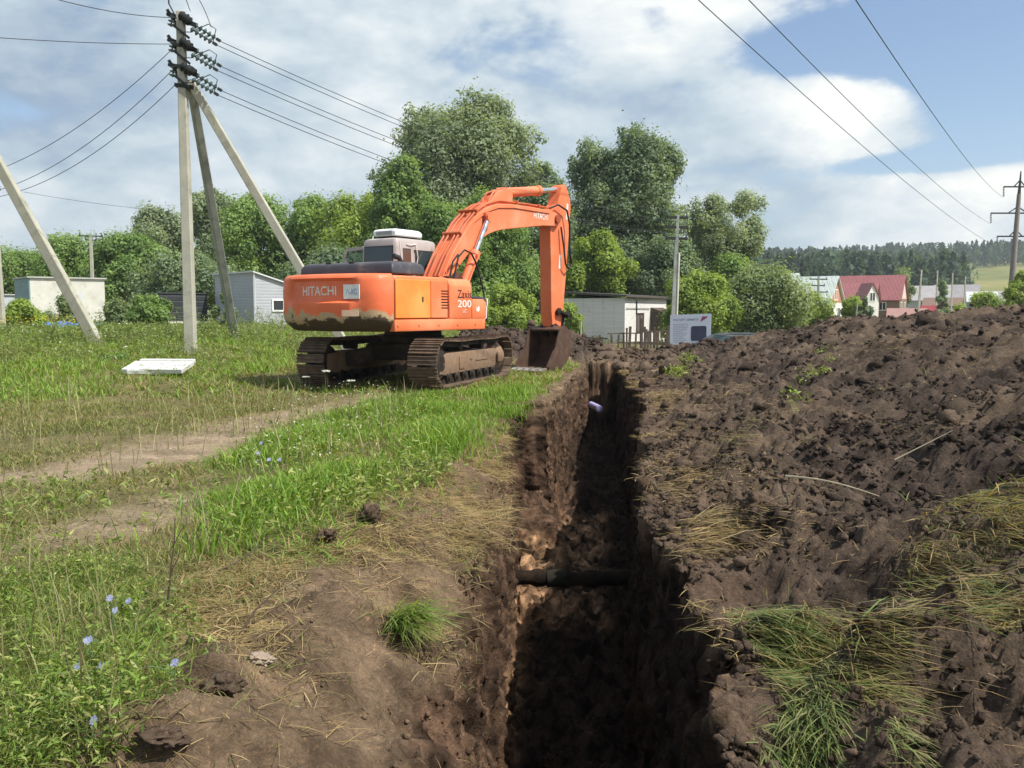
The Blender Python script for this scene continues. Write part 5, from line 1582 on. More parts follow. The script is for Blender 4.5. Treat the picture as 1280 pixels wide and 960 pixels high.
    for sx in (-.14, .14): s.prism([(2.45, 3.84), (2.80, 3.92), (3.48, 3.97), (3.52, 4.20), (3.44, 4.34), (3.20, 4.33), (2.86, 4.20)], sx - .03, sx + .03, 'X', .008)
    s.build('cylinder_bracket', M_ORANGE_BOOM, boom)
    # steel pipes along the top of the boom
    s = MB()
    for sx in (-.20, -.08, .10, .20):
        pth = [(sx, y + ny * .06, z + nz * .06) for (y, z, ny, nz) in ((.66, 2.15, -.8, .55), (1.00, 2.66, -.8, .58), (1.38, 3.08, -.72, .68), (1.66, 3.37, -.68, .72), (1.98, 3.62, -.52, .85), (2.38, 3.82, -.38, .92), (2.6, 3.88, -.2, .97))]
        if abs(sx) < .15: pth += [(sx, 2.62, 4.02), (sx, 2.80, 4.20), (sx, 3.05, 4.27), (sx, 3.34, 4.22)]
        else: pth += [(sx, 2.9, 4.01), (sx, 4.2, 4.05), (sx, 5.05, 4.05), (sx, 5.25, 4.08)]
        s.tube(pth, .026, 6)
    for (y, z, a) in ((1.36, 3.15, 47), (1.95, 3.69, 33), (3.6, 4.04, 0), (4.6, 4.05, 0)):
        s.box((0, y, z), (.52, .05, .09), Matrix.Rotation(R_(a), 3, 'X'), .006)
    s.build('hydraulic_pipes', mat_paint('pipe_paint', (.50, .11, .035), amt=.4), boom, 50)
    # pipe cluster at the boom foot, and pale side pipes on the flank
    s = MB()
    s.tube([(.285, .46, 2.06), (.285, .58, 2.16), (.285, .72, 2.14), (.285, .84, 2.32)], .028, 6)
    s.tube([(.285, .58, 2.06), (.285, .74, 2.30), (.285, .80, 2.12)], .022, 6)
    s.tube([(.285, .70, 2.14), (.285, 1.10, 2.70), (.285, 1.48, 3.12), (.285, 1.80, 3.42), (.285, 2.3, 3.70), (.285, 2.75, 3.83), (.285, 3.4, 3.89), (.285, 5.0, 3.90)], .014, 6)
    s.build('hydraulic_pipes', mat_paint('pipe_paint_light', (.62, .14, .045), amt=.4), boom, 50)
    s = MB(); s.box((.33, 1.08, 2.10), (.20, .26, .30), Matrix.Rotation(R_(35), 3, 'X'), .04); s.box((.35, 1.12, 1.95), (.16, .2, .2), None, .03); s.build('valve_block', mat_plain('rusty_iron', (.09, .035, .022), .8, .5, 9, bump=.01), boom)
    # boom lift cylinders either side
    for sx in (-1, 1):
        x = sx * .36
        b = MB(); p0 = Vector((x, .98, 1.52)); p1 = Vector((x, 2.24, 3.56)); ax = (p1 - p0).normalized()
        pm = p0 + ax * 1.45
        b.tube([p0, p0 + ax * .02, pm - ax * .10, pm - ax * .1, pm], [.10, .105, .105, .125, .125], 16)
        b.lathe([(0, -.09), (.13, -.09), (.13, .09), (0, .09)], p0, (1, 0, 0), 14)
        cy = up(b.build('boom_cylinder', M_ORANGE_BOOM, root, 40))
        b = MB(); b.tube([pm - ax * .02, p1 - ax * .08], .058, 14); b.build('cylinder_rod', M_CHROME, cy, 40)
        b = MB(); b.lathe([(0, -.07), (.115, -.07), (.115, .07), (0, .07)], p1, (1, 0, 0), 16); b.build('rod_eye', M_ORANGE_LOW, cy, 40)
        b = MB(); b.tube([p0 + ax * .25 + Vector((sx * .13, 0, .02)), p0 + ax * 1.25 + Vector((sx * .13, 0, .02))], .022, 6)
        b.box(p0 + ax * 1.28 + Vector((sx * .10, 0, .02)), (.10, .08, .08)); b.build('oil_pipe', M_ORANGE_LOW, cy)
    # ---- arm cylinder along the top
    b = MB(); p0 = Vector((0, 3.30, 4.25)); p1 = Vector((0, 5.93, 4.62)); ax = (p1 - p0).normalized(); pm = p0 + ax * 1.66
    b.tube([p0, pm - ax * .12, pm - ax * .12, pm], [.115, .115, .135, .135], 18); b.lathe([(0, -.1), (.13, -.1), (.13, .1), (0, .1)], p0, (1, 0, 0), 16)
    cy = up(b.build('arm_cylinder', M_ORANGE_BOOM, root, 40))
    b = MB(); b.tube([pm - ax * .02, p1 - ax * .08], .065, 14); b.build('cylinder_rod', M_CHROME, cy, 40)
    b = MB(); b.lathe([(0, -.09), (.12, -.09), (.12, .09), (0, .09)], p1, (1, 0, 0), 16); b.build('rod_eye', M_ORANGE_LOW, cy, 40)
    # ---- arm (stick)
    ap = [(5.80, 4.66), (5.93, 4.74), (6.05, 4.70), (6.24, 4.38), (6.28, 4.20), (6.22, 3.72), (6.08, 2.6), (5.93, 1.6), (5.80, 1.05), (5.68, .92), (5.46, .92), (5.38, 1.02), (5.32, 1.40), (5.30, 2.0), (5.29, 2.65), (5.25, 3.40), (5.24, 3.66), (5.40, 4.02), (5.62, 4.20)]
    b = MB(); b.prism(ap, -.17, .17, 'X'); arm = up(b.build('arm', M_ORANGE_LOW, root)); bev(arm, .014, 2, 40)
    for yy, zz, hh in ((6.08, 4.05, .42), (5.72, 2.72, .36)):
        s = MB(); s.box((.172, yy, zz), (.006, .095, hh), Matrix.Rotation(R_(-6), 3, 'X')); s.build('decal', M_OFFWHITE, arm)
    s = MB()
    s.tube([(.24, 5.10, 4.04), (.28, 5.45, 4.16), (.30, 5.86, 4.05), (.31, 5.98, 3.70), (.31, 5.99, 3.1), (.30, 6.06, 2.78), (.27, 6.18, 2.70)], .026, 7)
    s.tube([(.24, 5.66, 3.62), (.28, 5.74, 3.1), (.30, 5.80, 2.66), (.30, 5.95, 2.56), (.28, 6.12, 2.62), (.22, 6.18, 2.85)], .024, 7)
    s.build('hydraulic_hose', M_RUBBER, arm, 60)
    # bucket cylinder runs down the front of the arm
    b = MB(); p0 = Vector((0, 6.28, 4.16)); p1 = Vector((0, 5.98, 1.33)); ax = (p1 - p0).normalized(); pm = p0 + ax * 1.95
    b.tube([p0, pm - ax * .12, pm - ax * .12, pm], [.095, .095, .115, .115], 16); b.lathe([(0, -.1), (.11, -.1), (.11, .1), (0, .1)], p0, (1, 0, 0), 14)
    cy = up(b.build('bucket_cylinder', M_ORANGE_LOW, root, 40))
    b = MB(); b.tube([pm - ax * .02, p1 - ax * .05], .052, 12); b.build('cylinder_rod', M_CHROME, cy, 40)
    b = MB()
    for sx in (-.24, .24):
        b.beam((sx, 5.60, 1.42), (sx, 5.98, 1.33), .05, .16, (1, 0, 0)); b.lathe([(0, -.03), (.10, -.03), (.10, .03), (0, .03)], (sx, 5.98, 1.33), (1, 0, 0), 12); b.lathe([(0, -.03), (.10, -.03), (.10, .03), (0, .03)], (sx, 5.58, 1.42), (1, 0, 0), 12)
    for sx in (-.08, .08): b.beam((sx, 5.98, 1.33), (sx, 5.86, .80), .08, .15, (1, 0, 0))
    b.tube([(-.28, 5.98, 1.33), (.28, 5.98, 1.33)], .05, 10); b.tube([(-.28, 5.58, 1.42), (.28, 5.58, 1.42)], .05, 10)
    up(b.build('bucket_linkage', M_STEELDK, root, 40))
    # ---- bucket, mouth open towards the machine
    prof = [(5.24, .96), (5.40, 1.05), (5.58, 1.00), (5.74, .86), (5.81, .66), (5.80, .46), (5.70, .24), (5.50, .06), (5.24, -.04), (4.92, -.08), (4.60, -.07)]
    inn = [(4.60, -.04), (4.92, -.045), (5.22, -.005), (5.46, .09), (5.65, .26), (5.745, .47), (5.755, .64), (5.69, .82), (5.55, .945), (5.40, .99), (5.27, .91)]
    HW = .47
    b = MB(); b.prism(prof + inn, -HW, HW, 'X')
    bk = up(b.build('bucket', M_BUCKET, root, 50))
    for sx in (-1, 1):
        s = MB(); s.prism([(5.24, .96), (5.40, 1.05), (5.58, 1.00), (5.74, .86), (5.81, .66), (5.80, .46), (5.70, .24), (5.50, .06), (5.24, -.04), (4.92, -.08), (4.58, -.07), (4.64, .03), (4.86, .26), (5.03, .52), (5.12, .76)], sx * HW - .02, sx * HW + .02, 'X')
        s.beam((sx * (HW + .01), 4.64, .0), (sx * (HW + .01), 4.98, .42), .05, .09, (1, 0, 0))
        s.build('side_plate', M_BUCKET, bk)
    s = MB()
    for sx in (-.16, .16): s.prism([(5.30, .90), (5.36, 1.08), (5.52, 1.12), (5.76, .92), (5.82, .78), (5.70, .74)], sx - .035, sx + .035, 'X', .006)
    s.tube([(-.26, 5.48, 1.02), (.26, 5.48, 1.02)], .06, 12); s.build('bucket_ear', M_STEELDK, bk, 40)
    for i in range(5):
        x = -HW + .06 + (2 * HW - .12) * i / 4
        s = MB(); s.prism([(4.68, -.09), (4.68, .00), (4.45, -.01), (4.32, -.055), (4.32, -.075), (4.45, -.095)], x - .055, x + .055, 'X', .006); s.build('bucket_tooth', M_TEETH, bk)
    s = MB()
    # loose black hose looping from the boom foot past the cylinder
    s.tube([(.40, .84, 1.62), (.44, .86, 2.2), (.46, .98, 2.60), (.48, 1.18, 2.76), (.50, 1.40, 2.70), (.52, 1.58, 2.45), (.55, 1.74, 2.0), (.60, 1.80, 1.55), (.72, 1.70, 1.2)], .022, 7)
    s.tube([(.38, .70, 1.60), (.40, .74, 2.1), (.42, .84, 2.50), (.44, 1.0, 2.66)], .020, 7)
    up(s.build('hydraulic_hose', M_RUBBER, root, 60))
    return root


EXC = build_excavator()
# ------------------------------------------------------------------ buildings, poles, fences
def frame_dir(a): return Vector((math.cos(a), math.sin(a), 0))


def wall_box(mb, o, dx, w, dy, d, z0, z1):
    """box on a rotated footprint: corner o, along dx for w, along dy for d"""
    p = [Vector(o), Vector(o) + dx * w, Vector(o) + dx * w + dy * d, Vector(o) + dy * d]
    mb.rings([[Vector((q.x, q.y, z0)) for q in p], [Vector((q.x, q.y, z1)) for q in p]])


def wall_panel(name, o, dx, nrm, x0, x1, z0, z1, thick, mat, parent, out=0.0):
    """flat panel lying on a wall: o wall origin, dx along the wall, nrm outward"""
    mb = MB(); a = Vector(o) + dx * x0 + nrm * out; b = Vector(o) + dx * x1 + nrm * out
    lo, hi = Vector((0, 0, z0)), Vector((0, 0, z1))
    f = [a + lo, b + lo, b + hi, a + hi]
    mb.rings([[p - nrm * .04 for p in f], [p + nrm * thick for p in f]])
    return mb.build(name, mat, parent)


def framed_window(o, dx, nrm, x0, x1, z0, z1, parent, frame=None, glass=None, bar=True, fw=.07):
    fr = frame or M_WHITE
    mb = MB()
    a = Vector(o)
    def bar_(xa, xb, za, zb, t):
        p = a + dx * xa; q = a + dx * xb
        f = [p + Vector((0, 0, za)), q + Vector((0, 0, za)), q + Vector((0, 0, zb)), p + Vector((0, 0, zb))]
        mb.rings([[v - nrm * .03 for v in f], [v + nrm * t for v in f]])
    bar_(x0 - fw, x1 + fw, z1, z1 + fw, .05); bar_(x0 - fw, x1 + fw, z0 - fw, z0, .07)
    bar_(x0 - fw, x0, z0, z1, .05); bar_(x1, x1 + fw, z0, z1, .05)
    if bar: bar_((x0 + x1) / 2 - fw * .4, (x0 + x1) / 2 + fw * .4, z0, z1, .045)
    w = mb.build('window', fr, parent)
    wall_panel('window_pane', o, dx, nrm, x0, x1, z0, z1, .012, glass or M_WINDOW, w)
    return w


def build_sheds():
    # cream shed on the far left
    a = R_(40); dx = frame_dir(a); dy = Vector((-dx.y, dx.x, 0)); nf = -dy
    o = P(38, 388, 55); o = Vector((o[0], o[1], 0)); w, d = 4.4, 4.2; zt = 3.62
    t = empty('storage_shed', o, 0, 'flat-roofed cream shed with a teal end wall behind the leaning concrete strut', 'shed'); L = Vector((0, 0, 0))
    mb = MB(); wall_box(mb, L, dx, w, dy, d, -.4, zt); mb.build('wall', mat_plain('cream_render', (.62, .62, .56), .85, .14, 1.4, dirt=(.45, .43, .36), dirt_amt=.4, bump=.01), t)
    wall_panel('end_wall', L, dy, -dx, -.01, d - .01, -.4, zt - .01, .03, mat_boards('teal_boards', (.16, .27, .28), 2, .18), t)
    wall_panel('wall_patch', L, dx, nf, 2.25, 3.0, .3, 2.7, .015, mat_plain('pale_blue_render', (.55, .60, .66), .85, .1, 2), t)
    mb = MB(); wall_box(mb, L - dx * .12 - dy * .12, dx, w + .24, dy, d + .24, zt, zt + .09); mb.build('roof', mat_plain('roof_felt_pale', (.45, .46, .44), .8, .2, 2), t)
    # pale shed mostly beyond the left edge
    o = P(-45, 388, 58); o = Vector((o[0], o[1], 0))
    t = empty('storage_shed', o, 0, 'pale blue-grey shed cut by the left edge, behind the thin pole', 'shed')
    mb = MB(); wall_box(mb, L, dx, 3.0, dy, 3.0, -.4, 2.62); mb.build('wall', mat_plain('pale_steel', (.50, .55, .60), .6, .1, 1), t)
    mb = MB(); wall_box(mb, L - dx * .1 - dy * .1, dx, 3.2, dy, 3.2, 2.62, 2.7); mb.build('roof', mat_plain('roof_felt_pale', (.45, .46, .44)), t)

    # grey profiled steel shed with a single-pitch roof
    o = P(319, 388, 45); o = Vector((o[0], o[1], 0)); L = Vector()
    a = R_(42); dx = frame_dir(a); dy = Vector((-dx.y, dx.x, 0)); w, d = 1.72, 4.8
    t = empty('steel_shed', o, 0, 'grey profiled steel shed with a lean-to roof and one small white-framed window', 'shed')
    zc = 3.50; zl = 2.98
    mb = MB()
    p = [L, L + dx * w, L + dx * w + dy * d, L + dy * d]
    zt = [zc, zl, zl, zc]
    mb.rings([[Vector((q.x, q.y, -.4)) for q in p], [Vector((q.x, q.y, z)) for q, z in zip(p, zt)]])
    mb.build('wall', mat_boards('grey_sheet', (.40, .42, .45), 2, .16, .008, .5, .08), t)
    mb = MB()
    e = .14
    q = [L - dx * e - dy * e, L + dx * (w + e) - dy * e, L + dx * (w + e) + dy * (d + e), L - dx * e + dy * (d + e)]
    zz = [zc + .03, zl - .03, zl - .03, zc + .03]
    mb.rings([[Vector((v.x, v.y, z)) for v, z in zip(q, zz)], [Vector((v.x, v.y, z + .07)) for v, z in zip(q, zz)]])
    mb.build('roof', mat_plain('pale_flashing', (.62, .64, .66), .5, .1, 2), t)
    framed_window(L, dx, -dy, 1.0, 1.55, 1.62, 2.1, t, bar=False, fw=.08)
    mb = MB(); mb.beam(L - dy * .03 - dx * .03 + Vector((0, 0, -.3)), L - dy * .03 - dx * .03 + Vector((0, 0, zc)), .08); mb.build('corner_trim', mat_plain('pale_flashing', (.62, .64, .66)), t)

    # dark container on skids
    p0 = P(198, 388, 47); p1 = P(259, 388, 48.5)
    o = Vector((p0[0], p0[1], 0)); dx = Vector((p1[0] - p0[0], p1[1] - p0[1], 0)); w = dx.length; dx.normalize(); dy = Vector((-dx.y, dx.x, 0))
    t = empty('site_container', o, 0, 'dark charcoal container on pale skids behind the tall concrete pole', 'container')
    mb = MB(); wall_box(mb, L, dx, w, dy, 2.2, 1.02, 2.50); mb.build('container_body', mat_boards('charcoal_sheet', (.030, .035, .040), 2, .3, .01, .55, .2), t)
    mb = MB(); wall_box(mb, L - dx * .04 - dy * .06, dx, w + .08, dy, .07, .90, 1.02); mb.build('skid_beam', M_OFFWHITE, t)
    mb = MB(); wall_box(mb, L - dx * .04 - dy * .06 + dy * 2.2, dx, w + .08, dy, .07, .90, 1.02); mb.build('skid_beam', M_OFFWHITE, t)
    for k in (.1, w - .25):
        for e in (0.02, 2.1):
            mb = MB(); wall_box(mb, L + dx * k + dy * e, dx, .16, dy, .16, -.4, .9); mb.build('leg', M_WOODGREY, t)
    mb = MB(); wall_box(mb, L - dx * .05 - dy * .05, dx, w + .1, dy, 2.3, 2.50, 2.55); mb.build('roof', mat_plain('dark_roof_edge', (.07, .075, .08)), t)

    # blue tarpaulin bundle
    p0 = P(44, 388, 40); p1 = P(127, 388, 40.6)
    t = MB(); n = 40; ringsx = []
    for i in range(n + 1):
        s = i / n; c = Vector((p0[0] + (p1[0] - p0[0]) * s, p0[1] + (p1[1] - p0[1]) * s, 0)); r = []
        for k in range(12):
            aa = math.pi * k / 11
            hh = (.70 + .16 * math.sin(7 * s + k) * .5 + .10 * math.sin(23 * s + 2 * k)) * (.85 if 0 < i < n else .5)
            r.append(c + Vector((0, -math.cos(aa) * .55 + .05 * math.sin(17 * s + k * 1.7), .52 + hh * math.sin(aa) * .82)))
        ringsx.append(r)
    t.rings(ringsx)
    o = t.build('tarpaulin', mat_plain('blue_tarp', (.10, .22, .55), .4, .35, 9), None, 30)
    tag(o, 'low bright blue tarpaulin lying in the weeds before the cream shed', 'tarpaulin')

    # weathered white slab lying in the grass
    t = MB()
    c = G(198, 468, .22); c = Vector((c[0], c[1], float(base_z(np.array([c[0]]), np.array([c[1]]))[0])))
    rot = Matrix.Rotation(R_(-6), 3, 'Z') @ Matrix.Rotation(R_(14), 3, 'X')
    t.box(c + Vector((0, 0, .16)), (1.35, .6, .10), rot, .012); t.box(c + Vector((.08, .33, .27)), (1.25, .11, .09), rot, .015)
    t.box(c + Vector((-.1, -.08, .07)), (.95, .4, .11), Matrix.Rotation(R_(3), 3, 'Z'), .02)
    o = t.build('concrete_slab', mat_plain('chalky_slab', (.60, .61, .58), .85, .15, 3, dirt=(.34, .33, .28), dirt_amt=.5, dirt_scale=6, bump=.01), None)
    tag(o, 'chipped white concrete slab lying in the bright grass left of the excavator', 'slab')


build_sheds()


def build_shack():
    y0 = 58; c = P(781, 388, y0); o = Vector((c[0], c[1], 0)); L = Vector(); zb, zt = -.9, 2.42
    dr = Vector((3.35, 4.2, 0)).normalized(); dl = Vector((-4.2, 3.35, 0)).normalized()
    nr = Vector((dr.y, -dr.x, 0)); nl = Vector((-dl.y, dl.x, 0)); nl = nl if nl.y < 0 else -nl
    w, d = 5.6, 5.6
    t = empty('brick_shack', o, 0, 'single-storey whitewashed brick shack with a boarded porch behind the picket fence', 'shack')
    mb = MB(); wall_box(mb, L, dr, w, dl, d, zb, zt); mb.build('wall', mat_brick('whitewashed_brick', (.82, .80, .78), (.64, .63, .61), peel=(.46, .45, .43)), t)
    mb = MB(); e = .28
    q = [L - dr * e - dl * e, L + dr * (w + e) - dl * e, L + dr * (w + e) + dl * (d + e), L - dr * e + dl * (d + e)]
    zz = [zt + .05, zt + .0, zt + .35, zt + .4]
    mb.rings([[Vector((v.x, v.y, z)) for v, z in zip(q, zz)], [Vector((v.x, v.y, z + .14)) for v, z in zip(q, zz)]]); mb.build('roof', mat_plain('tar_felt', (.10, .09, .085), .9, .3, 3), t)
    wn = framed_window(L, dr, nr, 1.55, 2.35, .22, 1.35, t, frame=M_WOODGREY, glass=mat_glass('dusty_glass', (.16, .14, .13), .25), bar=True, fw=.09)
    # porch: canopy, side board, door
    wall_panel('door', L, dr, nr, 3.75, 4.6, zb, 1.15, .03, mat_boards('dark_door_boards', (.075, .055, .045), 0, .12), t)
    mb = MB()
    A = L + dr * 3.35 + nr * .02; B = L + dr * 5.05 + nr * .02
    f = [A + Vector((0, 0, 1.72)), B + Vector((0, 0, 1.72)), B + nr * .95 + Vector((0, 0, 1.42)), A + nr * .95 + Vector((0, 0, 1.42))]
    mb.rings([f, [v + Vector((0, 0, .07)) for v in f]]); mb.build('porch_canopy', M_WOODGREY, t)
    mb = MB(); wall_box(mb, L + dr * 3.38 + nr * .03, dr, .06, nr, .85, .2, 1.5); mb.build('porch_side', M_WOODGREY, t)
    for k in (3.42, 4.98):
        mb = MB(); p = L + dr * k + nr * .88; mb.beam(p + Vector((0, 0, zb)), p + Vector((0, 0, 1.44)), .08); mb.build('porch_post', M_WOODGREY, t)
    wall_panel('wall_panel', L, dr, nr, 4.75, 5.45, -.3, .65, .02, M_WOODLIGHT, t)
    mb = MB(); mb.tube([L + dr * 1.45 + nr * .05 + Vector((0, 0, 2.3)), L + dr * 1.45 + nr * .05 + Vector((0, 0, 1.4))], .04, 6); mb.build('drain_pipe', M_IRON, t)
    mb = MB(); mb.tube([L + dr * .1 + nr * .06 + Vector((0, 0, 1.75)), L + dr * 3.2 + nr * .06 + Vector((0, 0, 1.72))], .02, 5); mb.build('cable', M_IRON, t)
    wall_panel('wall_vent', L, dl, nl, 3.9, 4.3, 1.4, 1.75, .02, M_IRON, t)

    # picket fence of weathered boards
    pts = [P(722, 388, 50), P(760, 388, 49), P(800, 388, 50), P(836, 388, 50.5)]
    o = Vector((pts[0][0], pts[0][1], -.55))
    t = empty('picket_fence', o, 0, 'gappy dark weathered picket fence in front of the white shack', 'fence')
    for i in range(len(pts) - 1):
        a = Vector((pts[i][0], pts[i][1], 0)) - Vector((o.x, o.y, 0)); b = Vector((pts[i + 1][0], pts[i + 1][1], 0)) - Vector((o.x, o.y, 0)); ln = (b - a).length
        n = int(ln / .19); hb = (.75, 1.05, 1.15)[i]
        for k in range(n):
            if random.random() < (.25, .18, .1)[i]: continue
            p = a.lerp(b, (k + .5) / n); h = hb * random.uniform(.75, 1.12)
            pk = MB(); pk.beam(p + Vector((0, 0, -.3)), p + Vector((random.uniform(-.05, .05), random.uniform(-.03, .03), h)), .11, .03, (0, 1, 0)); pk.build('picket', M_WOODGREY, t)
        for z in (.32, hb * .82):
            rl = MB(); rl.beam(a + Vector((0, .05, z)), b + Vector((0, .05, z + random.uniform(-.05, .05))), .04, .07); rl.build('rail', M_WOODGREY, t)
    for u, h, tw in ((787, 1.25, .05), (803, 1.7, -.06), (806, 1.1, .1), (836, 1.3, 0)):
        p = P(u, 388, 49.8); p = Vector((p[0], p[1], -.55)) - o
        mb = MB(); mb.beam(p + Vector((0, 0, -.3)), p + Vector((tw, 0, h)), .14, .12); mb.build('post', M_WOODGREY, t)
    p = P(726, 388, 45); mb = MB(); mb.tube([(p[0], p[1], -.7), (p[0] + .02, p[1], 1.05)], .035, 8)
    o = mb.build('stake', M_CONC, None, 40); tag(o, 'single thin pale stake left of the picket fence, beside the bright bush', 'stake')


build_shack()


def build_board():
    p0, p1 = P(838, 388, 33.6), P(889, 388, 33.0)
    a = Vector((p0[0], p0[1], 0)); b = Vector((p1[0], p1[1], 0)); dx = (b - a); w = dx.length; dx.normalize(); n = Vector((dx.y, -dx.x, 0))
    zt, zb = 1.43, .24
    t = empty('notice_board', (a.x, a.y, -.6), 0, 'white site information board with blue lettering and a dark square picture', 'notice board')
    O = Vector((0, 0, .6))
    sk = .05
    bd = MB(); f = [O + Vector((0, 0, zb)), O + dx * w + Vector((0, 0, zb + sk)), O + dx * w + Vector((0, 0, zt + sk)), O + Vector((0, 0, zt))]
    bd.rings([[v - n * .015 for v in f], [v + n * .015 for v in f]])
    board = bd.build('board_panel', mat_plain('white_board', (.66, .69, .80), .5, .05, 2), t)
    def on(x, y, o=.018): return O + dx * x + n * o + Vector((0, 0, y + sk * x / w))
    lettering('lettering', 'ПАСПОРТ ОБЪЕКТА', .085, lambda x, y: on(x + .60, zt - .20 + y), mat_plain('navy_ink', (.10, .12, .24), .6), board, .96, .012)
    ink = mat_plain('grey_ink', (.34, .37, .48), .6)
    mb = MB()
    for i in range(11):
        L_ = .34 + .24 * random.random(); z = zt - .38 - i * .068
        x = .12
        while x < .12 + L_:
            wl = random.uniform(.04, .11)
            mb.quad(on(x, z), on(min(x + wl, .12 + L_), z), on(min(x + wl, .12 + L_), z + .026), on(x, z + .026)); x += wl + .018
    mb.build('small_print', ink, board)
    mb = MB(); q = []
    x0, x1, z0, z1, r = .80, 1.38, zb + .18, zb + .74, .07
    for (cx, cz, a0) in ((x1 - r, z1 - r, 0), (x0 + r, z1 - r, 90), (x0 + r, z0 + r, 180), (x1 - r, z0 + r, 270)):
        for tt in (0, 30, 60, 90): q.append(on(cx + r * math.cos(R_(a0 + tt)), cz + r * math.sin(R_(a0 + tt)), .019))
    mb.quad(*q); mb.build('picture', mat_plain('dark_picture', (.060, .066, .115), .5, .2, 3), board)
    mb = MB(); mb.quad(on(1.14, zt - .29), on(1.32, zt - .20), on(1.44, zt - .10), on(1.22, zt - .09)); mb.build('emblem', mat_plain('emblem_red', (.42, .06, .12), .5), board)
    mb = MB(); mb.quad(on(1.20, zt - .15, .021), on(1.33, zt - .13, .021), on(1.31, zt - .165, .021), on(1.22, zt - .175, .021)); mb.build('emblem', mat_plain('emblem_navy', (.14, .12, .30), .5), board)
    for x in (.05, w - .05):
        mb = MB(); mb.beam(dx * x - n * .05 + Vector((0, 0, -.2)), dx * x - n * .05 + Vector((0, 0, zt + .6)), .06); mb.build('post', M_OFFWHITE, t)

    # a dark car parked on the lane behind the heap
    c = P(906, 388, 30.2); t = empty('parked_car', (c[0], c[1], -.62), R_(4), 'dark green hatchback half hidden behind the earth heap beside the notice board', 'car')
    body = [(-2.05, .42), (-2.02, .62), (-1.90, .80), (-1.10, .92), (-.95, .95), (1.50, 1.0), (1.82, .95), (1.92, .70), (1.90, .40), (1.55, .28), (-1.75, .28)]
    mp = mat_plain('car_paint', (.008, .012, .014), .3, .15, 2, spec=.5)
    mb = MB(); mb.prism(body, -.82, .82, 'Y', .06, 3); bo = mb.build('car_body', mp, t, 40)
    mb = MB(); rr = []
    for z, x0, x1, hw in ((.93, -1.08, 1.52, .76), (1.20, -.62, 1.40, .68), (1.40, -.18, 1.18, .58), (1.455, .05, .98, .48)):
        rr.append([(x0, -hw, z), (x1, -hw, z), (x1, hw, z), (x0, hw, z)])
    mb.rings(rr); rf = mb.build('cabin', mp, t); bev(rf, .05, 3, 20)
    sidep = [(-.86, 1.0), (-.46, 1.24), (-.16, 1.375), (1.08, 1.375), (1.28, 1.24), (1.40, 1.0)]
    for s in (-1, 1):
        mb = MB(); hwz = lambda z: np.interp(z, [.93, 1.2, 1.4], [.76, .68, .58]) + .006
        mb.rings([[(x, s * (hwz(z) - .01), z) for x, z in sidep], [(x, s * (hwz(z) + .004), z) for x, z in sidep]]); mb.build('side_window', M_CABGLASS, t)
    mb = MB(); f = [(-1.03, -.68, .98), (-1.03, .68, .98), (-.24, .55, 1.385), (-.24, -.55, 1.385)]; mb.rings([[Vector(v) + Vector((.03, 0, -.02)) for v in f], [Vector(v) + Vector((-.012, 0, .014)) for v in f]]); mb.build('windscreen', M_CABGLASS, t)
    mb = MB(); f = [(1.50, -.66, 1.0), (1.50, .66, 1.0), (1.22, .55, 1.38), (1.22, -.55, 1.38)]; mb.rings([[Vector(v) - Vector((.03, 0, 0)) for v in f], [Vector(v) + Vector((.014, 0, .01)) for v in f]]); mb.build('rear_window', M_CABGLASS, t)
    for x in (-1.28, 1.22):
        for s in (-1, 1):
            mb = MB(); mb.lathe([(.19, -.09), (.29, -.09), (.31, -.06), (.31, .06), (.29, .09), (.19, .09)], (x, s * .76, .31), (0, 1, 0), 20); wh = mb.build('wheel', M_RUBBER, t, 40)
            mb = MB(); mb.lathe([(0, -.06), (.19, -.085), (.19, .085), (0, .06)], (x, s * .76, .31), (0, 1, 0), 14); mb.build('rim', M_CHROME, wh, 40)
    for s in (-1, 1):
        mb = MB(); mb.box((-1.99, s * .6, .66), (.08, .28, .12), None, .02); mb.build('headlight', M_CLEAR, t)


build_board()

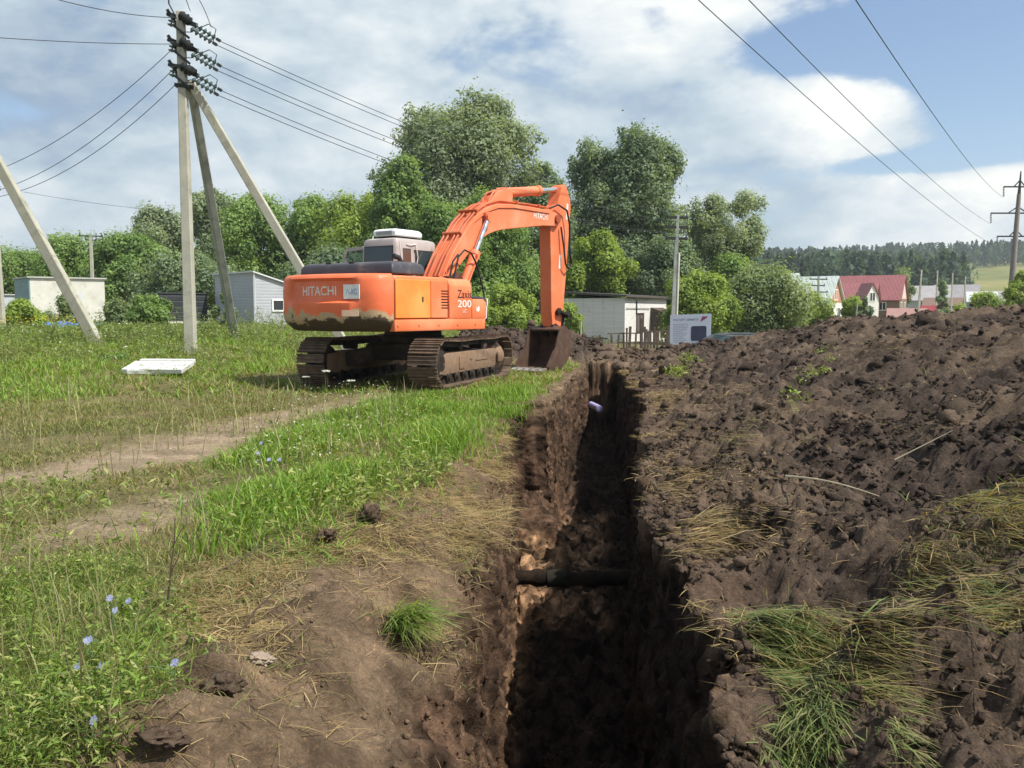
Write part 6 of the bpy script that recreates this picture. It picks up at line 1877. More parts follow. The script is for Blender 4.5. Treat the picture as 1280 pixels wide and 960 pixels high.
# ---- village houses
def house(name, u, y, w, d, yaw, zb, ze, zr, wallm, roofm, label, gable=None, windows=True, group='houses of the far village', cat='house', chim=False):
    """u,y place the near right bottom corner; ridge runs along dx; right gable at that corner"""
    c = P(u, 388, y); o = Vector((c[0], c[1], 0)); L = Vector()
    dx = -frame_dir(yaw); dy = Vector((dx.y, -dx.x, 0)); dy = dy if dy.y > 0 else -dy
    t = empty(name, o, 0, label, cat, group)
    mb = MB(); wall_box(mb, L, dx, w, dy, d, zb, ze); mb.build('wall', wallm, t)
    nf = -dy; ng = -dx
    for e, nm in ((0, 'gable'), (w, 'gable')):
        mb = MB(); a = L + dx * e
        tri = [a + Vector((0, 0, ze)), a + dy * d + Vector((0, 0, ze)), a + dy * d / 2 + Vector((0, 0, zr - .05))]
        s = ng if e == 0 else -ng
        mb.rings([[v - s * .15 for v in tri], [v + s * .02 for v in tri]]); mb.build(nm, gable or wallm, t)
    rf = MB(); ov = .35; k = (zr - ze) / (d / 2)
    for s in (0, 1):
        e0 = L + (dy * (-ov) if s == 0 else dy * (d + ov)); z0 = ze - k * ov
        r0 = L + dy * d / 2
        q = [e0 - dx * ov + Vector((0, 0, z0)), e0 + dx * (w + ov) + Vector((0, 0, z0)), r0 + dx * (w + ov) + Vector((0, 0, zr)), r0 - dx * ov + Vector((0, 0, zr))]
        rf.rings([q, [v + Vector((0, 0, .14)) for v in q]])
    ro = rf.build('roof', roofm, t)
    if chim:
        mb = MB(); p = L + dx * w * .6 + dy * d * .5; wall_box(mb, p, dx, .6, dy, .6, zr - .5, zr + .9); mb.build('chimney', mat_plain('chimney_brick', (.30, .13, .09)), ro)
    if windows:
        framed_window(L, dy, ng, d * .5 - .55, d * .5 + .55, ze + (zr - ze) * .12, ze + (zr - ze) * .48, t, fw=.12)
        if ze - zb > 2:
            for q in (.25, .72): framed_window(L, dy, ng, d * q - .5, d * q + .5, ze - 1.9, ze - .7, t, fw=.12)
            for q in (.2, .5, .8): framed_window(L, dx, nf, w * q - .5, w * q + .5, ze - 1.9, ze - .7, t, fw=.12)
    return t


RED = mat_boards('red_metal_roof', (.29, .105, .108), 0, .5, .02, .5, .12)
MINT = mat_boards('mint_metal_roof', (.56, .62, .59), 0, .5, .02, .5, .1)
GREYR = mat_plain('grey_slate_roof', (.34, .32, .33), .8, .2, 1)
ORB = mat_brick('orange_brick', (.50, .20, .10), (.38, .30, .25))
PINKW = mat_plain('pinkish_wall', (.62, .47, .42), .85, .12, 1)
WHW = mat_plain('white_wall', (.74, .73, .70), .8, .08, 1)
GRW = mat_plain('grey_wall', (.42, .41, .40), .85, .12, 1)
BRW = mat_plain('brown_wall', (.22, .15, .11), .85, .15, 1)
house('village_house', 985, 120, 8, 6, R_(-38), -1, 3.0, 6.6, WHW, MINT, 'house under a pale mint roof just right of the broad willow', WHW, chim=False)
house('village_house', 1035, 112, 9, 5.2, R_(-40), -1, 2.6, 5.9, WHW, MINT, 'mint-roofed house with an orange brick gable end', ORB)
house('village_house', 1092, 142, 10.5, 6.0, R_(-30), -1, 3.2, 6.0, BRW, RED, 'lower red-roofed house with a white dormer gable', WHW)
house('village_house', 1124, 150, 13.5, 7.2, R_(-33), -1, 3.6, 7.6, BRW, RED, 'biggest house, its wide red roof ending in a pinkish gable', PINKW, chim=False)
house('village_house', 1190, 215, 13, 8, R_(-20), -1, 4.2, 7.6, GRW, GREYR, 'long grey roof between the big red roof and the small spruce')
house('village_house', 1222, 240, 11, 8, R_(-30), -1, 4.0, 8.6, WHW, GREYR, 'grey-roofed house with white gable right of the small spruce', WHW)
house('village_house', 1200, 185, 7, 6, R_(-30), -1, 2.6, 4.2, BRW, mat_plain('brown_roof', (.20, .13, .10)), 'low brown-roofed outbuilding right of the red fence')
house('village_house', 1245, 210, 6, 6, R_(-25), -1, 3.8, 6.0, mat_plain('blue_wall', (.20, .26, .36), .8, .1, 1), mat_plain('pale_roof', (.60, .63, .66)), 'small house with blue walls and pale roof at the meadow edge')
house('village_house', 1146, 235, 9, 7, R_(-25), -1, 4.5, 7.0, WHW, mat_plain('pale_roof', (.60, .63, .66)), 'white house peeping over the red fence beside the big red roof')
house('village_house', 1255, 260, 7, 6, R_(-25), 0, 4.5, 7.2, WHW, GREYR, 'farthest white cottage below the pale meadow')
house('village_house', 1042, 128, 3.2, 3, R_(-30), -1, 2.4, 3.8, PINKW, RED, 'tiny pink outhouse between the orange gable and the red roofs', PINKW, windows=False, cat='outhouse')
# white dormer on the lower red house stands forward of its roof
def dormer():
    c = P(1090, 388, 138); L = Vector(); o = Vector((c[0], c[1], 0)); t = empty('village_porch', o, 0, 'white gabled front porch with one dark window before the red-roofed houses', 'porch')
    dx = frame_dir(R_(10)); n = Vector((dx.y, -dx.x, 0)); mb = MB()
    pts = [(-1.1, -1), (1.1, -1), (1.1, 3.6), (0, 5.7), (-1.1, 3.6)]
    f = [dx * x + Vector((0, 0, z)) for x, z in pts]; mb.rings([f, [v - n * 3 for v in f]]); mb.build('wall', WHW, t)
    mb = MB()
    for s in (-1, 1):
        q = [Vector((0, 0, 5.75)) + n * .2, dx * s * 1.45 + Vector((0, 0, 3.05)) + n * .2, dx * s * 1.45 + Vector((0, 0, 3.05)) - n * 3.2, Vector((0, 0, 5.75)) - n * 3.2]
        mb.rings([q, [v + Vector((0, 0, .14)) for v in q]])
    mb.build('roof', RED, t); framed_window(L, dx, n, -.4, .4, 3.1, 4.3, t, fw=.1)
dormer()


def board_fence(name, p0, p1, zb, zt, mat, label):
    a = Vector((p0[0], p0[1], 0)); b = Vector((p1[0], p1[1], 0)); t = empty(name, a, 0, label, 'fence')
    d = b - a; mb = MB(); mb.beam(Vector((0, 0, (zb + zt) / 2)), d + Vector((0, 0, (zb + zt) / 2)), .06, zt - zb); mb.build('fence_panel', mat, t)
    n = max(2, int(d.length / 2.8))
    for k in range(n + 1):
        q = d * k / n; mb = MB(); mb.beam(q + Vector((0, .08, zb)), q + Vector((0, .08, zt + .05)), .1); mb.build('post', M_IRON, t)


board_fence('metal_fence', P(1108, 388, 118), P(1160, 388, 122), -1, 1.9, mat_boards('pink_sheet', (.46, .27, .27), 0, .25, .01, .55, .1), 'dusty pink metal sheet fence below the pinkish gable')
board_fence('metal_fence', P(1150, 388, 126), P(1182, 388, 128), -1, 2.3, mat_boards('red_sheet', (.36, .06, .08), 0, .25, .01, .55, .1), 'dark red metal sheet fence left of the small spruce')
board_fence('metal_fence', P(1188, 388, 130), P(1222, 388, 131), -1, 1.7, mat_boards('brownish_sheet', (.33, .25, .23), 0, .25, .01, .55, .1), 'brownish grey sheet fence right of the small spruce')
# teal netting on the heap crest
def netting():
    c = P(1066, 388, 27); z = float(base_z(np.array([c[0]]), np.array([c[1]]))[0]); mb = MB()
    ra = []
    for i in range(9):
        s = i / 8; r = []
        for k in range(7):
            q = k / 6; r.append((c[0] - .28 + .62 * s, c[1] + .2 * math.sin(5 * s + 3 * q), z - .05 + (.18 + .18 * s) * q * (1 + .25 * math.sin(9 * s))))
        ra.append(r)
    mb.rings(ra, close=False, cap=False); o = mb.build('garden_net', mat_plain('teal_net', (.06, .42, .33), .6, .25, 6), None)
    m = o.modifiers.new('thick', 'SOLIDIFY'); m.thickness = .015
    tag(o, 'small scrap of teal netting caught on the heap crest below the dormer', 'netting')
    p = P(1070, 388, 27.2); mb = MB(); mb.tube([(p[0], p[1], z - .3), (p[0] + .03, p[1], z + .75)], .018, 6); o = mb.build('stake', M_CONC, None); tag(o, 'thin pale stake standing beside the teal netting', 'stake')
netting()


# ------------------------------------------------------------------ poles and lines
def insulator(mb, a, b, r=.075, n=5):
    a = Vector(a); b = Vector(b); ax = b - a; L = ax.length; pr = []
    for k in range(n):
        z = L * k / n
        pr += [(.02, z), (r, z + L / n * .35), (r * .8, z + L / n * .6), (.02, z + L / n * .75)]
    mb.lathe([(0, 0)] + pr + [(0, L)], a, ax, 10)


WIRES = []


M_CONC2 = mat_plain('mid_concrete', (.34, .36, .33), .9, .25, 2.5, bump=.01, dirt=(.18, .19, .17), dirt_amt=.5, spec=.15)


def corner_pole():
    b = P(237, 388, 23); X, Y = b[0], b[1]; zb = float(base_z(np.array([X]), np.array([Y]))[0]) - .15
    t = empty('utility_pole', (X, Y, zb), 0, 'tall pale concrete corner pole with two leaning struts and glass insulators', 'utility pole')
    H = P(237, 14, 23)[2] - zb
    mb = MB(); mb.beam((0, 0, -.5), (0, 0, H), .285, .26, (0, 1, 0), .19, .18); o = mb.build('pole', M_CONC, t); bev(o, .02, 1)
    def foot(u, y, z=None): p = P(u, 388, y); z = zb if z is None else z; return Vector((p[0] - X, p[1] - Y, z - zb - .3))
    topz = P(237, 106, 23)[2] - zb
    mb = MB(); mb.beam(foot(447, 24.4), (.18, .02, topz + .1), .255, .23, (0, 1, 0), .20, .18); o = mb.build('strut', M_CONC, t); bev(o, .02, 1); o['label'] = 'pale strut leaning to the right'
    mb = MB(); mb.beam(foot(296, 29.5), (.12, .2, topz + .15), .24, .24, (-.75, 1, 0), .19, .18); o = mb.build('strut', M_CONC2, t); bev(o, .02, 1); o['label'] = 'dark strut leaning away, shade partly put into its colour'  # greyer concrete than the other strut puts part of its shade into colour
    # steel clamps where the struts meet
    for dz in (-.05, .42, .95):
        mb = MB(); mb.box((.06, .06, topz + dz), (.48, .36, .09), Matrix.Rotation(R_(8), 3, 'Y'), .01); mb.build('clamp', M_IRON, t)
    # three tiers of crossarm
    for i, v in enumerate((28, 60, 91)):
        z = P(237, v, 23)[2] - zb
        mb = MB()
        mb.beam((-.34, .0, z + .22), (.36, .08, z - .05), .11, .10); mb.beam((-.32, -.05, z + .30), (-.08, .05, z - .12), .07, .07); mb.lathe([(0, -.16), (.09, -.16), (.13, -.10), (.09, -.04), (.14, .02), (.10, .08), (.12, .13), (.05, .18), (0, .18)], (.16, -.12, z + .06), (.75, 0, -.55), 12); mb.lathe([(0, -.14), (.08, -.14), (.11, -.08), (.08, -.02), (.11, .04), (.06, .14), (0, .14)], (.10, .14, z + .10), (.75, .1, -.55), 12)
        mb.beam((-.16, -.12, z - .1), (.24, -.12, z - .42), .06, .06)
        mb.build('crossarm', M_IRON, t)
        mb = MB(); insulator(mb, (-.20, .0, z + .16), (-.26, -.0, z - .12), .10, 3); mb.build('insulator', M_INSUL, t)
        for dy, dz in ((-.16, -.14), (.12, .04)):
            e = Vector((.36 + .44, dy + .14, z + dz - .36)); s_ = Vector((.30, dy, z + dz - .06))
            mb = MB(); insulator(mb, s_, e, .085, 5); mb.build('insulator', M_INSUL, t)
            e2 = e + (e - s_).normalized() * .12
            mb = MB(); mb.beam(e, e2, .05, .07); mb.build('dead_end_clamp', M_IRON, t)
            WIRES.append(Vector((X, Y, zb)) + e2)
        mb = MB(); zz = z - .30
        mb.tube([(.80, -.02, z - .50), (.90, -.04, z - .18), (.72, -.06, z - .06), (.30, -.2, z - .30), (.02, -.16, z - .28), (-.18, -.08, z + .0)], .012, 5); mb.build('jumper_wire', M_WIRE, t)
    mb = MB(); mb.tube([(-.12, -.1, H - .1), (-.25, -.1, H + .15), (-.27, -.12, H + .8)], .02, 6); mb.build('earthing_wire', M_WIRE, t)
    return Vector((X, Y, zb))


CP = corner_pole()


def line(a, b, sag, label, r=.011, group=None, n=26):
    a = Vector(a); b = Vector(b); mb = MB()
    mb.tube([a.lerp(b, i / n) - Vector((0, 0, sag * 4 * (i / n) * (1 - i / n))) for i in range(n + 1)], r, 5)
    o = mb.build('power_line', M_WIRE, None); tag(o, label, 'power line', group)
    return o


def plain_pole(name, u, y, vtop, zb, w, label, arms=(), mat=None, tilt=0.0, group='poles in the distance', wt=None, ins=True, armw=.09, steel=None):
    p = P(u, 388, y); zt = P(u, vtop, y)[2]
    t = empty(name, (p[0], p[1], zb), 0, label, 'utility pole', group); H = zt - zb
    mb = MB(); mb.beam((0, 0, -.5), (tilt * H, 0, H), w, w, (0, 1, 0), wt or w * .7, wt or w * .7); mb.build('pole', mat or M_CONC, t)
    tips = []
    for (v, half, dy) in arms:
        z = P(u, v, y)[2] - zb; c = Vector((tilt * z, 0, z)); d = Vector((half, dy, 0))
        mb = MB(); mb.beam(c - d, c + d, armw, armw); mb.build('crossarm', steel or M_IRON, t)
        for s in (-1, 1):
            e = c + d * s * .93
            if ins:
                mb = MB(); insulator(mb, e + Vector((0, 0, armw * .5)), e + Vector((0, 0, .26)), .07, 3); mb.build('insulator', M_INSUL, t)
            tips.append(Vector((p[0], p[1], zb)) + e + Vector((0, 0, .26)))
    return t, tips


def build_poles():
    t, tipsA = plain_pole('utility_pole', 840, 48, 268, -.7, .24, 'grey concrete pole with three short dark crossarms behind the notice board', [(272, .58, .2), (284, .62, .2), (298, .60, .2)], M_CONC2, .03, None, armw=.14)
    # pale tube fixed to the right side of that pole
    mb = MB(); mb.tube([(.22, -.1, .2), (.32, -.1, 5.4)], .05, 8); mb.build('conduit', M_OFFWHITE, t, 40)
    # leaning strut at the left edge with its pole outside the frame
    b = P(134, 408, 24.5); top = P(-22, 168, 23.3); pb = P(-23, 388, 23.6); zb = 0.1
    t = empty('utility_pole', (pb[0], pb[1], zb), 0, 'concrete strut leaning in from the left edge against a pole outside the view', 'utility pole')
    o = Vector((pb[0], pb[1], zb))
    mb = MB(); mb.beam((0, 0, -.5), (0, 0, top[2] - zb + 1.4), .28, .26, (0, 1, 0), .2, .2); mb.build('pole', M_CONC, t)
    mb = MB(); mb.beam(Vector((b[0], b[1], .1)) - o, Vector(top) - o, .30, .26, (0, 1, 0), .24, .2); q = mb.build('strut', M_CONC, t); bev(q, .02, 1)
    plain_pole('utility_pole', 2, 36, 235, .1, .25, 'thin pale pole at the left edge carrying one small crossarm', [(240, .22, .1)], M_CONC, -.02)
    plain_pole('utility_pole', 117, 62, 292, .1, .22, 'distant thin pole with one crossarm above the cream shed', [(295, .72, .2), (300, .35, .1)], M_CONC, 0.0, armw=.07)
    _, tH = plain_pole('utility_pole', 1022, 100, 345, -1, .24, 'dark pole with three crossarms in front of the mint roof', [(349, 1.1, .3), (357, .8, .2), (365, 1.2, .3)], M_CONCDK, .0, armw=.12)
    for u, y, v, tl, lab in ((1147, 108, 337, .04, 'leaning pale pole with white insulators before the red fence'), (1170, 135, 338, 0, 'slim pole between the leaning pale pole and the small spruce'), (1189, 140, 341, 0, 'slim pole just right of the small spruce'), (1205, 150, 345, 0, 'slim pole right of the spruce, before the white gable')):
        plain_pole('utility_pole', u, y, v, -1, .24, lab, [(v + 4, .9, .2), (v + 9, .7, .2)], M_CONC, tl, armw=.1)
    # tall high-voltage post on the right
    y = 92; p = P(1261, 388, y); zb = -.6; zt = P(1266, 214, y)[2]; H = zt - zb; tl = .035
    t = empty('power_pylon', (p[0], p[1], zb), 0, 'tall grey high-voltage post with three drooping crossarms at the right edge', 'pylon')
    mb = MB(); mb.tube([(0, 0, -.5), (tl * H * .5, 0, H * .5), (tl * H * .86, 0, H * .86)], [.36, .27, .20], 14); mb.build('pole', mat_plain('brownish_concrete', (.24, .21, .20), .9, .2, 2), t, 40)
    mb = MB(); mb.beam((tl * H * .84, 0, H * .84), (tl * H, 0, H), .26, .26, (0, 1, 0), .08, .08); mb.build('lightning_mast', M_IRON, t)
    tips = []
    for v, half in ((232, 1.65), (265, 2.75), (294, 1.9)):
        z = P(1265, v, y)[2] - zb; x = tl * z
        mb = MB(); mb.beam((x - half, 0, z - .12), (x + half, 0, z - .12), .12, .14); mb.beam((x - half * .35, 0, z - .1), (x, 0, z + .55), .09); mb.beam((x + half * .35, 0, z - .1), (x, 0, z + .55), .09); mb.build('crossarm', M_IRON, t)
        for s in (-1, 1):
            mb = MB(); insulator(mb, (x + s * half, 0, z - .16), (x + s * (half - .05), 0, z - 1.15), .11, 6); mb.build('insulator', M_INSUL, t); tips.append(Vector((p[0] + x + s * half, p[1], zb + z - 1.2)))
    # overhead lines into that post
    for (u0, v0, yy), (vb, ub), tip, lab in (((900, -2, 26), (0, 0), tips[4], 'leftmost of the three overhead lines crossing the blue sky'), ((960, -2, 26), (0, 0), tips[2], 'middle of the three overhead lines crossing the blue sky'), ((1088, -2, 24), (0, 0), tips[0], 'rightmost of the three overhead lines crossing the blue sky')):
        a = Vector(P(u0, v0, yy)); d = (a - tip); start = a + d * .25
        line(start, tip, 0.9, lab, .014, 'high-voltage lines overhead')
    # lines from the corner pole
    names = ['upper near', 'upper far', 'middle near', 'middle far', 'lower near', 'lower far']
    for i, a in enumerate(WIRES):
        b = tipsA[min(i, len(tipsA) - 1)]
        tier = ('topmost', 'middle', 'lowest')[i // 2]
        line(a, b, .55 + .05 * i, f'{"left" if i % 2 == 0 else "right"} wire of the {tier} pair running right from the tall concrete pole', .010, 'wires right of the concrete pole')
    base = CP
    def hp(u, v, y): return Vector(P(u, v, y))
    line(hp(222, 55, 23), hp(-80, 230, 30), .75, 'upper sagging wire left of the tall concrete pole', .009, 'sagging wires left of the concrete pole')
    line(hp(221, 82, 23), hp(-70, 248, 30.5), .85, 'middle sagging wire left of the tall concrete pole', .009, 'sagging wires left of the concrete pole')
    line(hp(221, 104, 23), hp(-60, 250, 30.2), .85, 'lowest sagging wire left of the tall concrete pole', .009, 'sagging wires left of the concrete pole')
    line(hp(222, 55, 23), hp(-260, 20, 19), .15, 'nearly level wire leaving the frame at the left, below the top one', .009)
    line(hp(224, 22, 23), hp(-30, -34, 17), .2, 'topmost wire slanting up to the left out of the frame', .009)
    line(hp(238, 14, 23), hp(215, -70, 15), .1, 'wire rising from the pole top out of the frame', .009)
    line(hp(264, 34, 23), hp(225, -22, 19), -.25, 'curved wire over the pole top leaving upwards', .009)
    line(hp(30, 240, 60), hp(190, 262, 62), .1, 'faint thin distant wire low in the left sky', .012)


build_poles()
# ------------------------------------------------------------------ small things round the trench
def gz(x, y): return float(base_z(np.array([x]), np.array([y]))[0])


def at_ground(u, v, it=12):
    """where the ray through a pixel meets the modelled ground"""
    d = raydir(u, v); t = np.linspace(1.5, 60, 4000); q = CAM + t[:, None] * d
    z = base_z(q[:, 0], q[:, 1]); k = np.argmax(q[:, 2] <= z)
    return float(q[k, 0]), float(q[k, 1]), float(z[k])


def build_small():
    # old pipe crossing the trench, wrapped in dark insulation with one torn green patch
    y = 9.75; z = -1.43
    t = empty('buried_pipe', (.75, y, z), 0, 'dark tarred pipe crossing the trench from wall to wall', 'pipe')
    mb = MB(); n = 24; pts = [(-1.05 + 2.0 * i / n, .03 * math.sin(3 * i / n), .012 * math.sin(9.0 * i / n)) for i in range(n + 1)]
    mb.tube(pts, [.088 + .012 * math.sin(i * 1.9) + .010 * math.sin(i * 4.7) for i in range(n + 1)], 20); mb.build('pipe_wrap', mat_plain('tar_wrap', (.010, .008, .007), .95, .5, 7, spec=.08, bump=.03, dirt=(.045, .03, .02), dirt_amt=.9), t, 60)
    mb = MB(); mb.tube([(-.36, .01, .0), (-.25, .02, .004), (-.12, .024, .0)], [.092, .101, .093], 20); mb.build('torn_patch', mat_plain('green_wrap', (.014, .024, .020), .97, .6, 11, spec=.05, dirt=(.03, .025, .02), dirt_amt=1.4, dirt_scale=9), t, 60)
    # pale plastic pipe end sticking out of the far end
    c = P(746, 510, 22.6); t = empty('plastic_pipe', c, 0, 'short pale lilac plastic pipe end jutting from the far trench wall', 'pipe')
    mb = MB(); a = Vector((.06, -.20, -.0)); b = Vector((-.10, .55, .03)); ax = (b - a)
    mb.lathe([(.085, 0), (.085, ax.length), (.075, ax.length), (.075, 0)], a, ax, 24)
    mb.bm.faces.ensure_lookup_table()
    mb.build('pipe_shell', mat_plain('lilac_plastic', (.42, .40, .66), .4, .1, 5), t, 40)
    mb = MB(); mb.lathe([(.0, .10), (.074, .10), (.074, .11), (0, .11)], a, ax, 20); mb.build('pipe_bore', M_RUBBER, t)
    # clods and stones on the left bank
    def lump(name, u, v, r, proto, mat, label, cat, sc=(1, 1, .8), grp=None):
        x, y, z = at_ground(u, v); V, F = proto
        R = rand_rot(1)[0]; vv = (V @ R.T) * r * np.array(sc) + np.array([x, y, z + r * sc[2] * .45])
        me = fast_mesh(name, vv, F, np.repeat(np.array([[.12, .085, .060]]) if mat is M_SOIL else np.array([[.3, .25, .2]]), len(vv), 0) * rng.uniform(.85, 1.15, (len(vv), 1)))
        o = link_mesh(name, me, mat, smooth=True); tag(o, label, cat, grp); return o
    lump('dirt_clod', 244, 805, .034, PROTO3[0], M_SOIL, 'small lone dark clod lying on the yellow straw', 'clod')
    lump('stone', 326, 829, .055, PROTO3[1], mat_plain('tan_stone', (.33, .26, .20), .9, .3, 14, bump=.01), 'pale tan stone at the edge of the straw patch', 'stone', (1, .9, .55))
    lump('dirt_clod', 463, 655, .09, PROTO3[2], M_SOIL, 'tallest dark clod at the lower edge of the lush grass', 'clod', (.9, .9, 1.25))
    lump('dirt_clod', 410, 676, .075, PROTO3[3], M_SOIL, 'rounded dark clod just left of the tallest clod', 'clod', (1.1, .9, .8))
    lump('dirt_clod', 280, 862, .075, PROTO3[2], M_SOIL, 'broad crumbling clod below the pale stone', 'clod', (1.2, 1, .6))
    lump('dirt_clod', 205, 935, .085, PROTO3[3], M_SOIL, 'largest dark clod beside the leafy weeds at the bottom edge', 'clod', (1.3, .9, .6))
    lump('dirt_clod', 948, 636, .11, PROTO3[0], M_SOIL, 'dark rounded clod on the heap left of the pale stalk', 'clod')
    # dry twigs and a pale stalk
    def twig(name, pts, r, mat, label, cat='twig', side=()):
        mb = MB(); mb.tube(pts, [r * (1 - .7 * i / (len(pts) - 1)) for i in range(len(pts))], 6)
        for s in side: mb.tube(s, [r * .5, r * .35, r * .15][:len(s)], 5)
        o = mb.build(name, mat, None); tag(o, label, cat)
    dk = mat_plain('dry_dark_stem', (.085, .055, .045), .8, .3, 9); pale = mat_plain('pale_stalk', (.55, .46, .30), .7, .15, 9)
    x, y, z = at_ground(208, 762); b = Vector((x, y, z - .02)); q = lambda a, h, d=0: b + Vector((a, d, h))
    twig('dry_weed', [q(0, 0), q(.02, .14), q(.035, .27), q(.05, .40, .02), q(.055, .52, .02)], .0065, dk, 'dark upright dry stem rising between straw and green weeds', 'stem', [[q(.03, .22), q(.075, .31), q(.10, .42)], [q(.04, .30), q(0, .38), q(-.02, .46)], [q(.045, .36), q(.09, .45), q(.13, .50)]])
    x, y, z = at_ground(303, 790); b = Vector((x, y, z)); twig('twig', [q(0, .01), q(.05, .09, .06), q(.12, .15, .12), q(.19, .22, .16)], .006, dk, 'bare twig slanting up from the straw patch')
    x, y, z = at_ground(268, 716); b = Vector((x, y, z)); twig('twig', [q(0, .0), q(.10, .03, .1), q(.2, .09, .2), q(.27, .17, .26)], .006, dk, 'dark twig lying below the lush grass')
    a_, b_ = at_ground(982, 612), at_ground(1098, 634); A = Vector(a_) + Vector((0, 0, .08)); B = Vector(b_) + Vector((0, 0, .07))
    twig('straw_stalk', [A.lerp(B, k / 6) + Vector((0, 0, .03 * math.sin(math.pi * k / 6))) for k in range(7)], .011, pale, 'long straight pale stalk lying across the dark heap', 'stalk')
    a_, b_ = at_ground(1118, 590), at_ground(1190, 568); A = Vector(a_) + Vector((0, 0, .10)); B = Vector(b_) + Vector((0, 0, .20))
    twig('straw_stalk', [A.lerp(B, k / 4) for k in range(5)], .007, pale, 'thin dry stalk sticking out beside the turf on the heap', 'stalk')
    # uprooted tuft on the left bank
    x, y, z = at_ground(505, 778); n = 420
    a = R_(-58) + rng.normal(size=n) * .38
    V, F, C = blades('', x + rng.normal(size=n) * .05, y + rng.normal(size=n) * .07, rng.uniform(.14, .40, n), rng.uniform(.004, .008, n), rng.uniform(.3, .9, n), GLUSH + GMID[:2] + [(.35, .36, .18)], '', flat=rng.uniform(.25, 1.0, n), z=np.full(n, z + .01) + rng.random(n) * .05, dirv=a, curl=.5)
    o = link_mesh('grass_tuft', fast_mesh('grass_tuft', V, F, C), M_GRASS); tag(o, 'uprooted green grass tuft drooping over the left trench edge', 'grass tuft')
    x, y, z = at_ground(575, 655); n = 380; a = R_(-30) + rng.normal(size=n) * .7
    V, F, C = blades('', x + rng.normal(size=n) * .16, y + rng.normal(size=n) * .2, rng.uniform(.10, .30, n), rng.uniform(.003, .006, n), rng.uniform(.4, 1, n), GSTRAW + GDRY, '', flat=rng.uniform(.5, 1.1, n), z=np.full(n, z) + rng.random(n) * .06, dirv=a, curl=.5)
    o = link_mesh('dry_grass_tuft', fast_mesh('straw_tuft', V, F, C), M_STRAW); tag(o, 'dry straw tuft hanging over the left trench lip', 'straw tuft')
    # chicory with blue flowers
    blue = [(.34, .38, .70), (.46, .50, .76)]
    def chicory(u, v, h, heads, label, s=.016):
        x, y, z = at_ground(u, v); t = empty('chicory_plant', (x, y, z), 0, label, 'wild flower', 'blue chicory flowers on the left bank')
        mb = MB(); tips = []
        top = Vector((random.uniform(-.04, .04), random.uniform(-.03, .03), h))
        mb.tube([(0, 0, -.02), top * .5 + Vector((.01, 0, 0)), top], [.004, .003, .0018], 5); tips.append(top)
        for k in range(heads + 1):
            s0 = random.uniform(.35, .8); e = top * s0 + Vector((random.uniform(-.09, .09), random.uniform(-.07, .05), random.uniform(.03, .12)))
            mb.tube([top * s0, top * s0 * .5 + e * .5 + Vector((0, 0, .01)), e], [.002, .0018, .0015], 4)
            if k < heads - 1: tips.append(e)
        mb.build('stem', mat_plain('green_stem', (.09, .15, .05), .6, .2, 9), t)
        for tp in tips:
            n = 15; ang = np.linspace(0, 2 * np.pi, n, endpoint=False) + rng.normal(size=n) * .08
            face = Vector((random.uniform(-.3, .3), -.7, .7)).normalized(); qd = Vector((0, 0, 1)).rotation_difference(face)
            V = []; Cc = []
            for a in ang:
                r = s * random.uniform(.85, 1.15); d = Vector((math.cos(a), math.sin(a), 0)); e = Vector((-math.sin(a), math.cos(a), 0))
                for p in (d * r * .1 - e * r * .05, d * r * .1 + e * r * .05, d * r + e * r * .17 + Vector((0, 0, r * .12)), d * r - e * r * .17 + Vector((0, 0, r * .12))): V.append(tp + qd @ p)
                Cc += [blue[random.randint(0, 1)]] * 4
            o = link_mesh('flower_head', fast_mesh('flower_head', np.array([w[:] for w in V]), np.arange(len(V)).reshape(-1, 4), np.array(Cc)), M_VEG, t)
    chicory(140, 815, .26, 2, 'chicory with two blue heads, topmost in the leafy weeds')
    chicory(170, 805, .22, 1, 'chicory with one pale blue head right of the topmost one')
    chicory(118, 872, .24, 3, 'chicory with a cluster of blue heads in the middle of the weeds', .019)
    chicory(212, 868, .12, 1, 'short chicory at the right edge of the leafy weeds')
    chicory(106, 945, .12, 1, 'chicory lowest in the leafy weeds near the bottom edge')
    chicory(342, 640, .42, 2, 'tall chicory at the front of the lush grass', .017)
    chicory(322, 618, .45, 2, 'tall chicory left of the other one in the lush grass', .017)
    # white umbels by the excavator
    def umbel(u, v, h, label):
        x, y, z = at_ground(u, v); t = empty('white_umbel', (x, y, z), 0, label, 'wild flower', 'white umbel flowers before the excavator'); mb = MB(); top = Vector((.03, 0, h))
        mb.tube([(0, 0, -.02), top * .5, top], [.007, .006, .004], 5); mb.build('stem', mat_plain('green_stem', (.09, .15, .05)), t)
        n = 60; a = rng.random(n) * 2 * np.pi; r = .075 * np.sqrt(rng.random(n)); c = np.stack([top[0] + r * np.cos(a), r * np.sin(a), h + .02 - r * .2 + rng.normal(size=n) * .006], -1)
        V, F = leaf_cards(c, unit(rng.normal(size=(n, 3)) * .4 + np.array([0, -.4, .8])), np.full(n, .014), .9)
        link_mesh('flower_head', fast_mesh('flower_head', V, F, np.full((len(V), 3), .70)), M_VEG, t)
    umbel(406, 492, .42, 'tallest white umbel standing before the dark gap between the tracks')
    umbel(381, 490, .28, 'short white umbel before the left track')
    umbel(437, 494, .26, 'short white umbel right of the tallest one')


build_small()


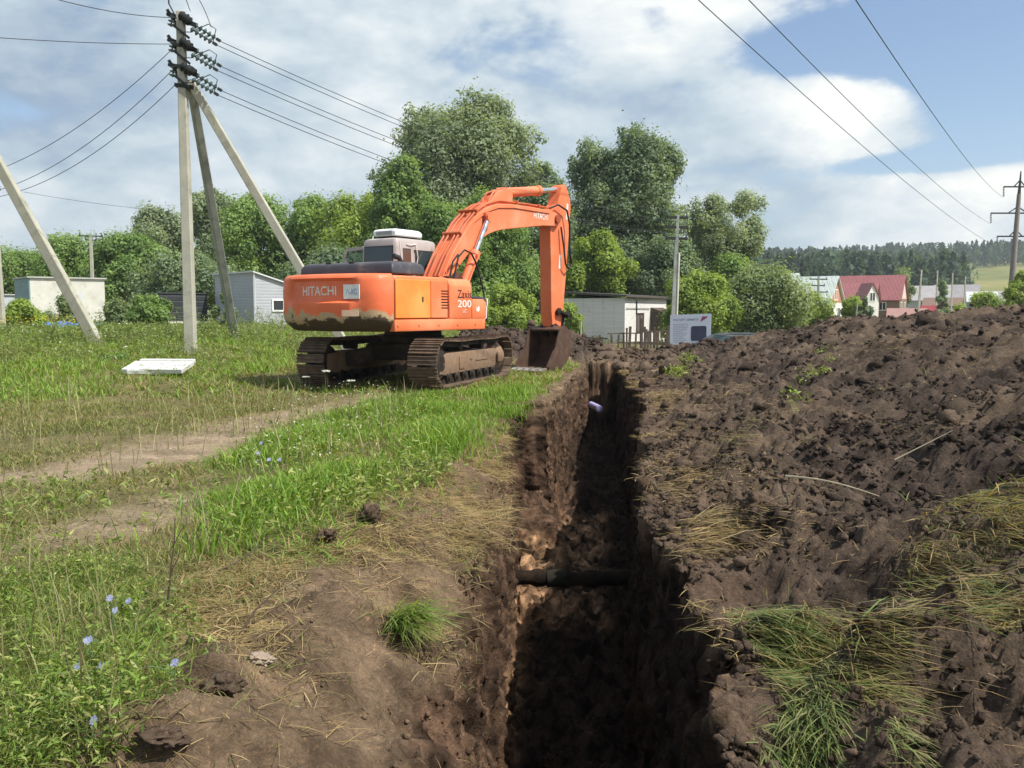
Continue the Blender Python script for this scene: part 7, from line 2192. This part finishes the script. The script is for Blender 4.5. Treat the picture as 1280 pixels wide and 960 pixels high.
def build_haze():
    """thin summer haze over the whole site, sky outside it"""
    mb = MB(); mb.box((0, 560, 42), (3000, 1300, 110)); m, nt, out = new_mat('haze_air')
    pv = nt.nodes.new('ShaderNodeVolumePrincipled'); pv.inputs['Color'].default_value = (.80, .88, .95, 1); pv.inputs['Density'].default_value = .00030; pv.inputs['Anisotropy'].default_value = .2
    nt.links.new(pv.outputs[0], out.inputs['Volume'])
    o = mb.build('haze', m, None); tag(o, 'thin pale summer haze filling the air over the village', 'haze', kind='stuff')


build_haze()
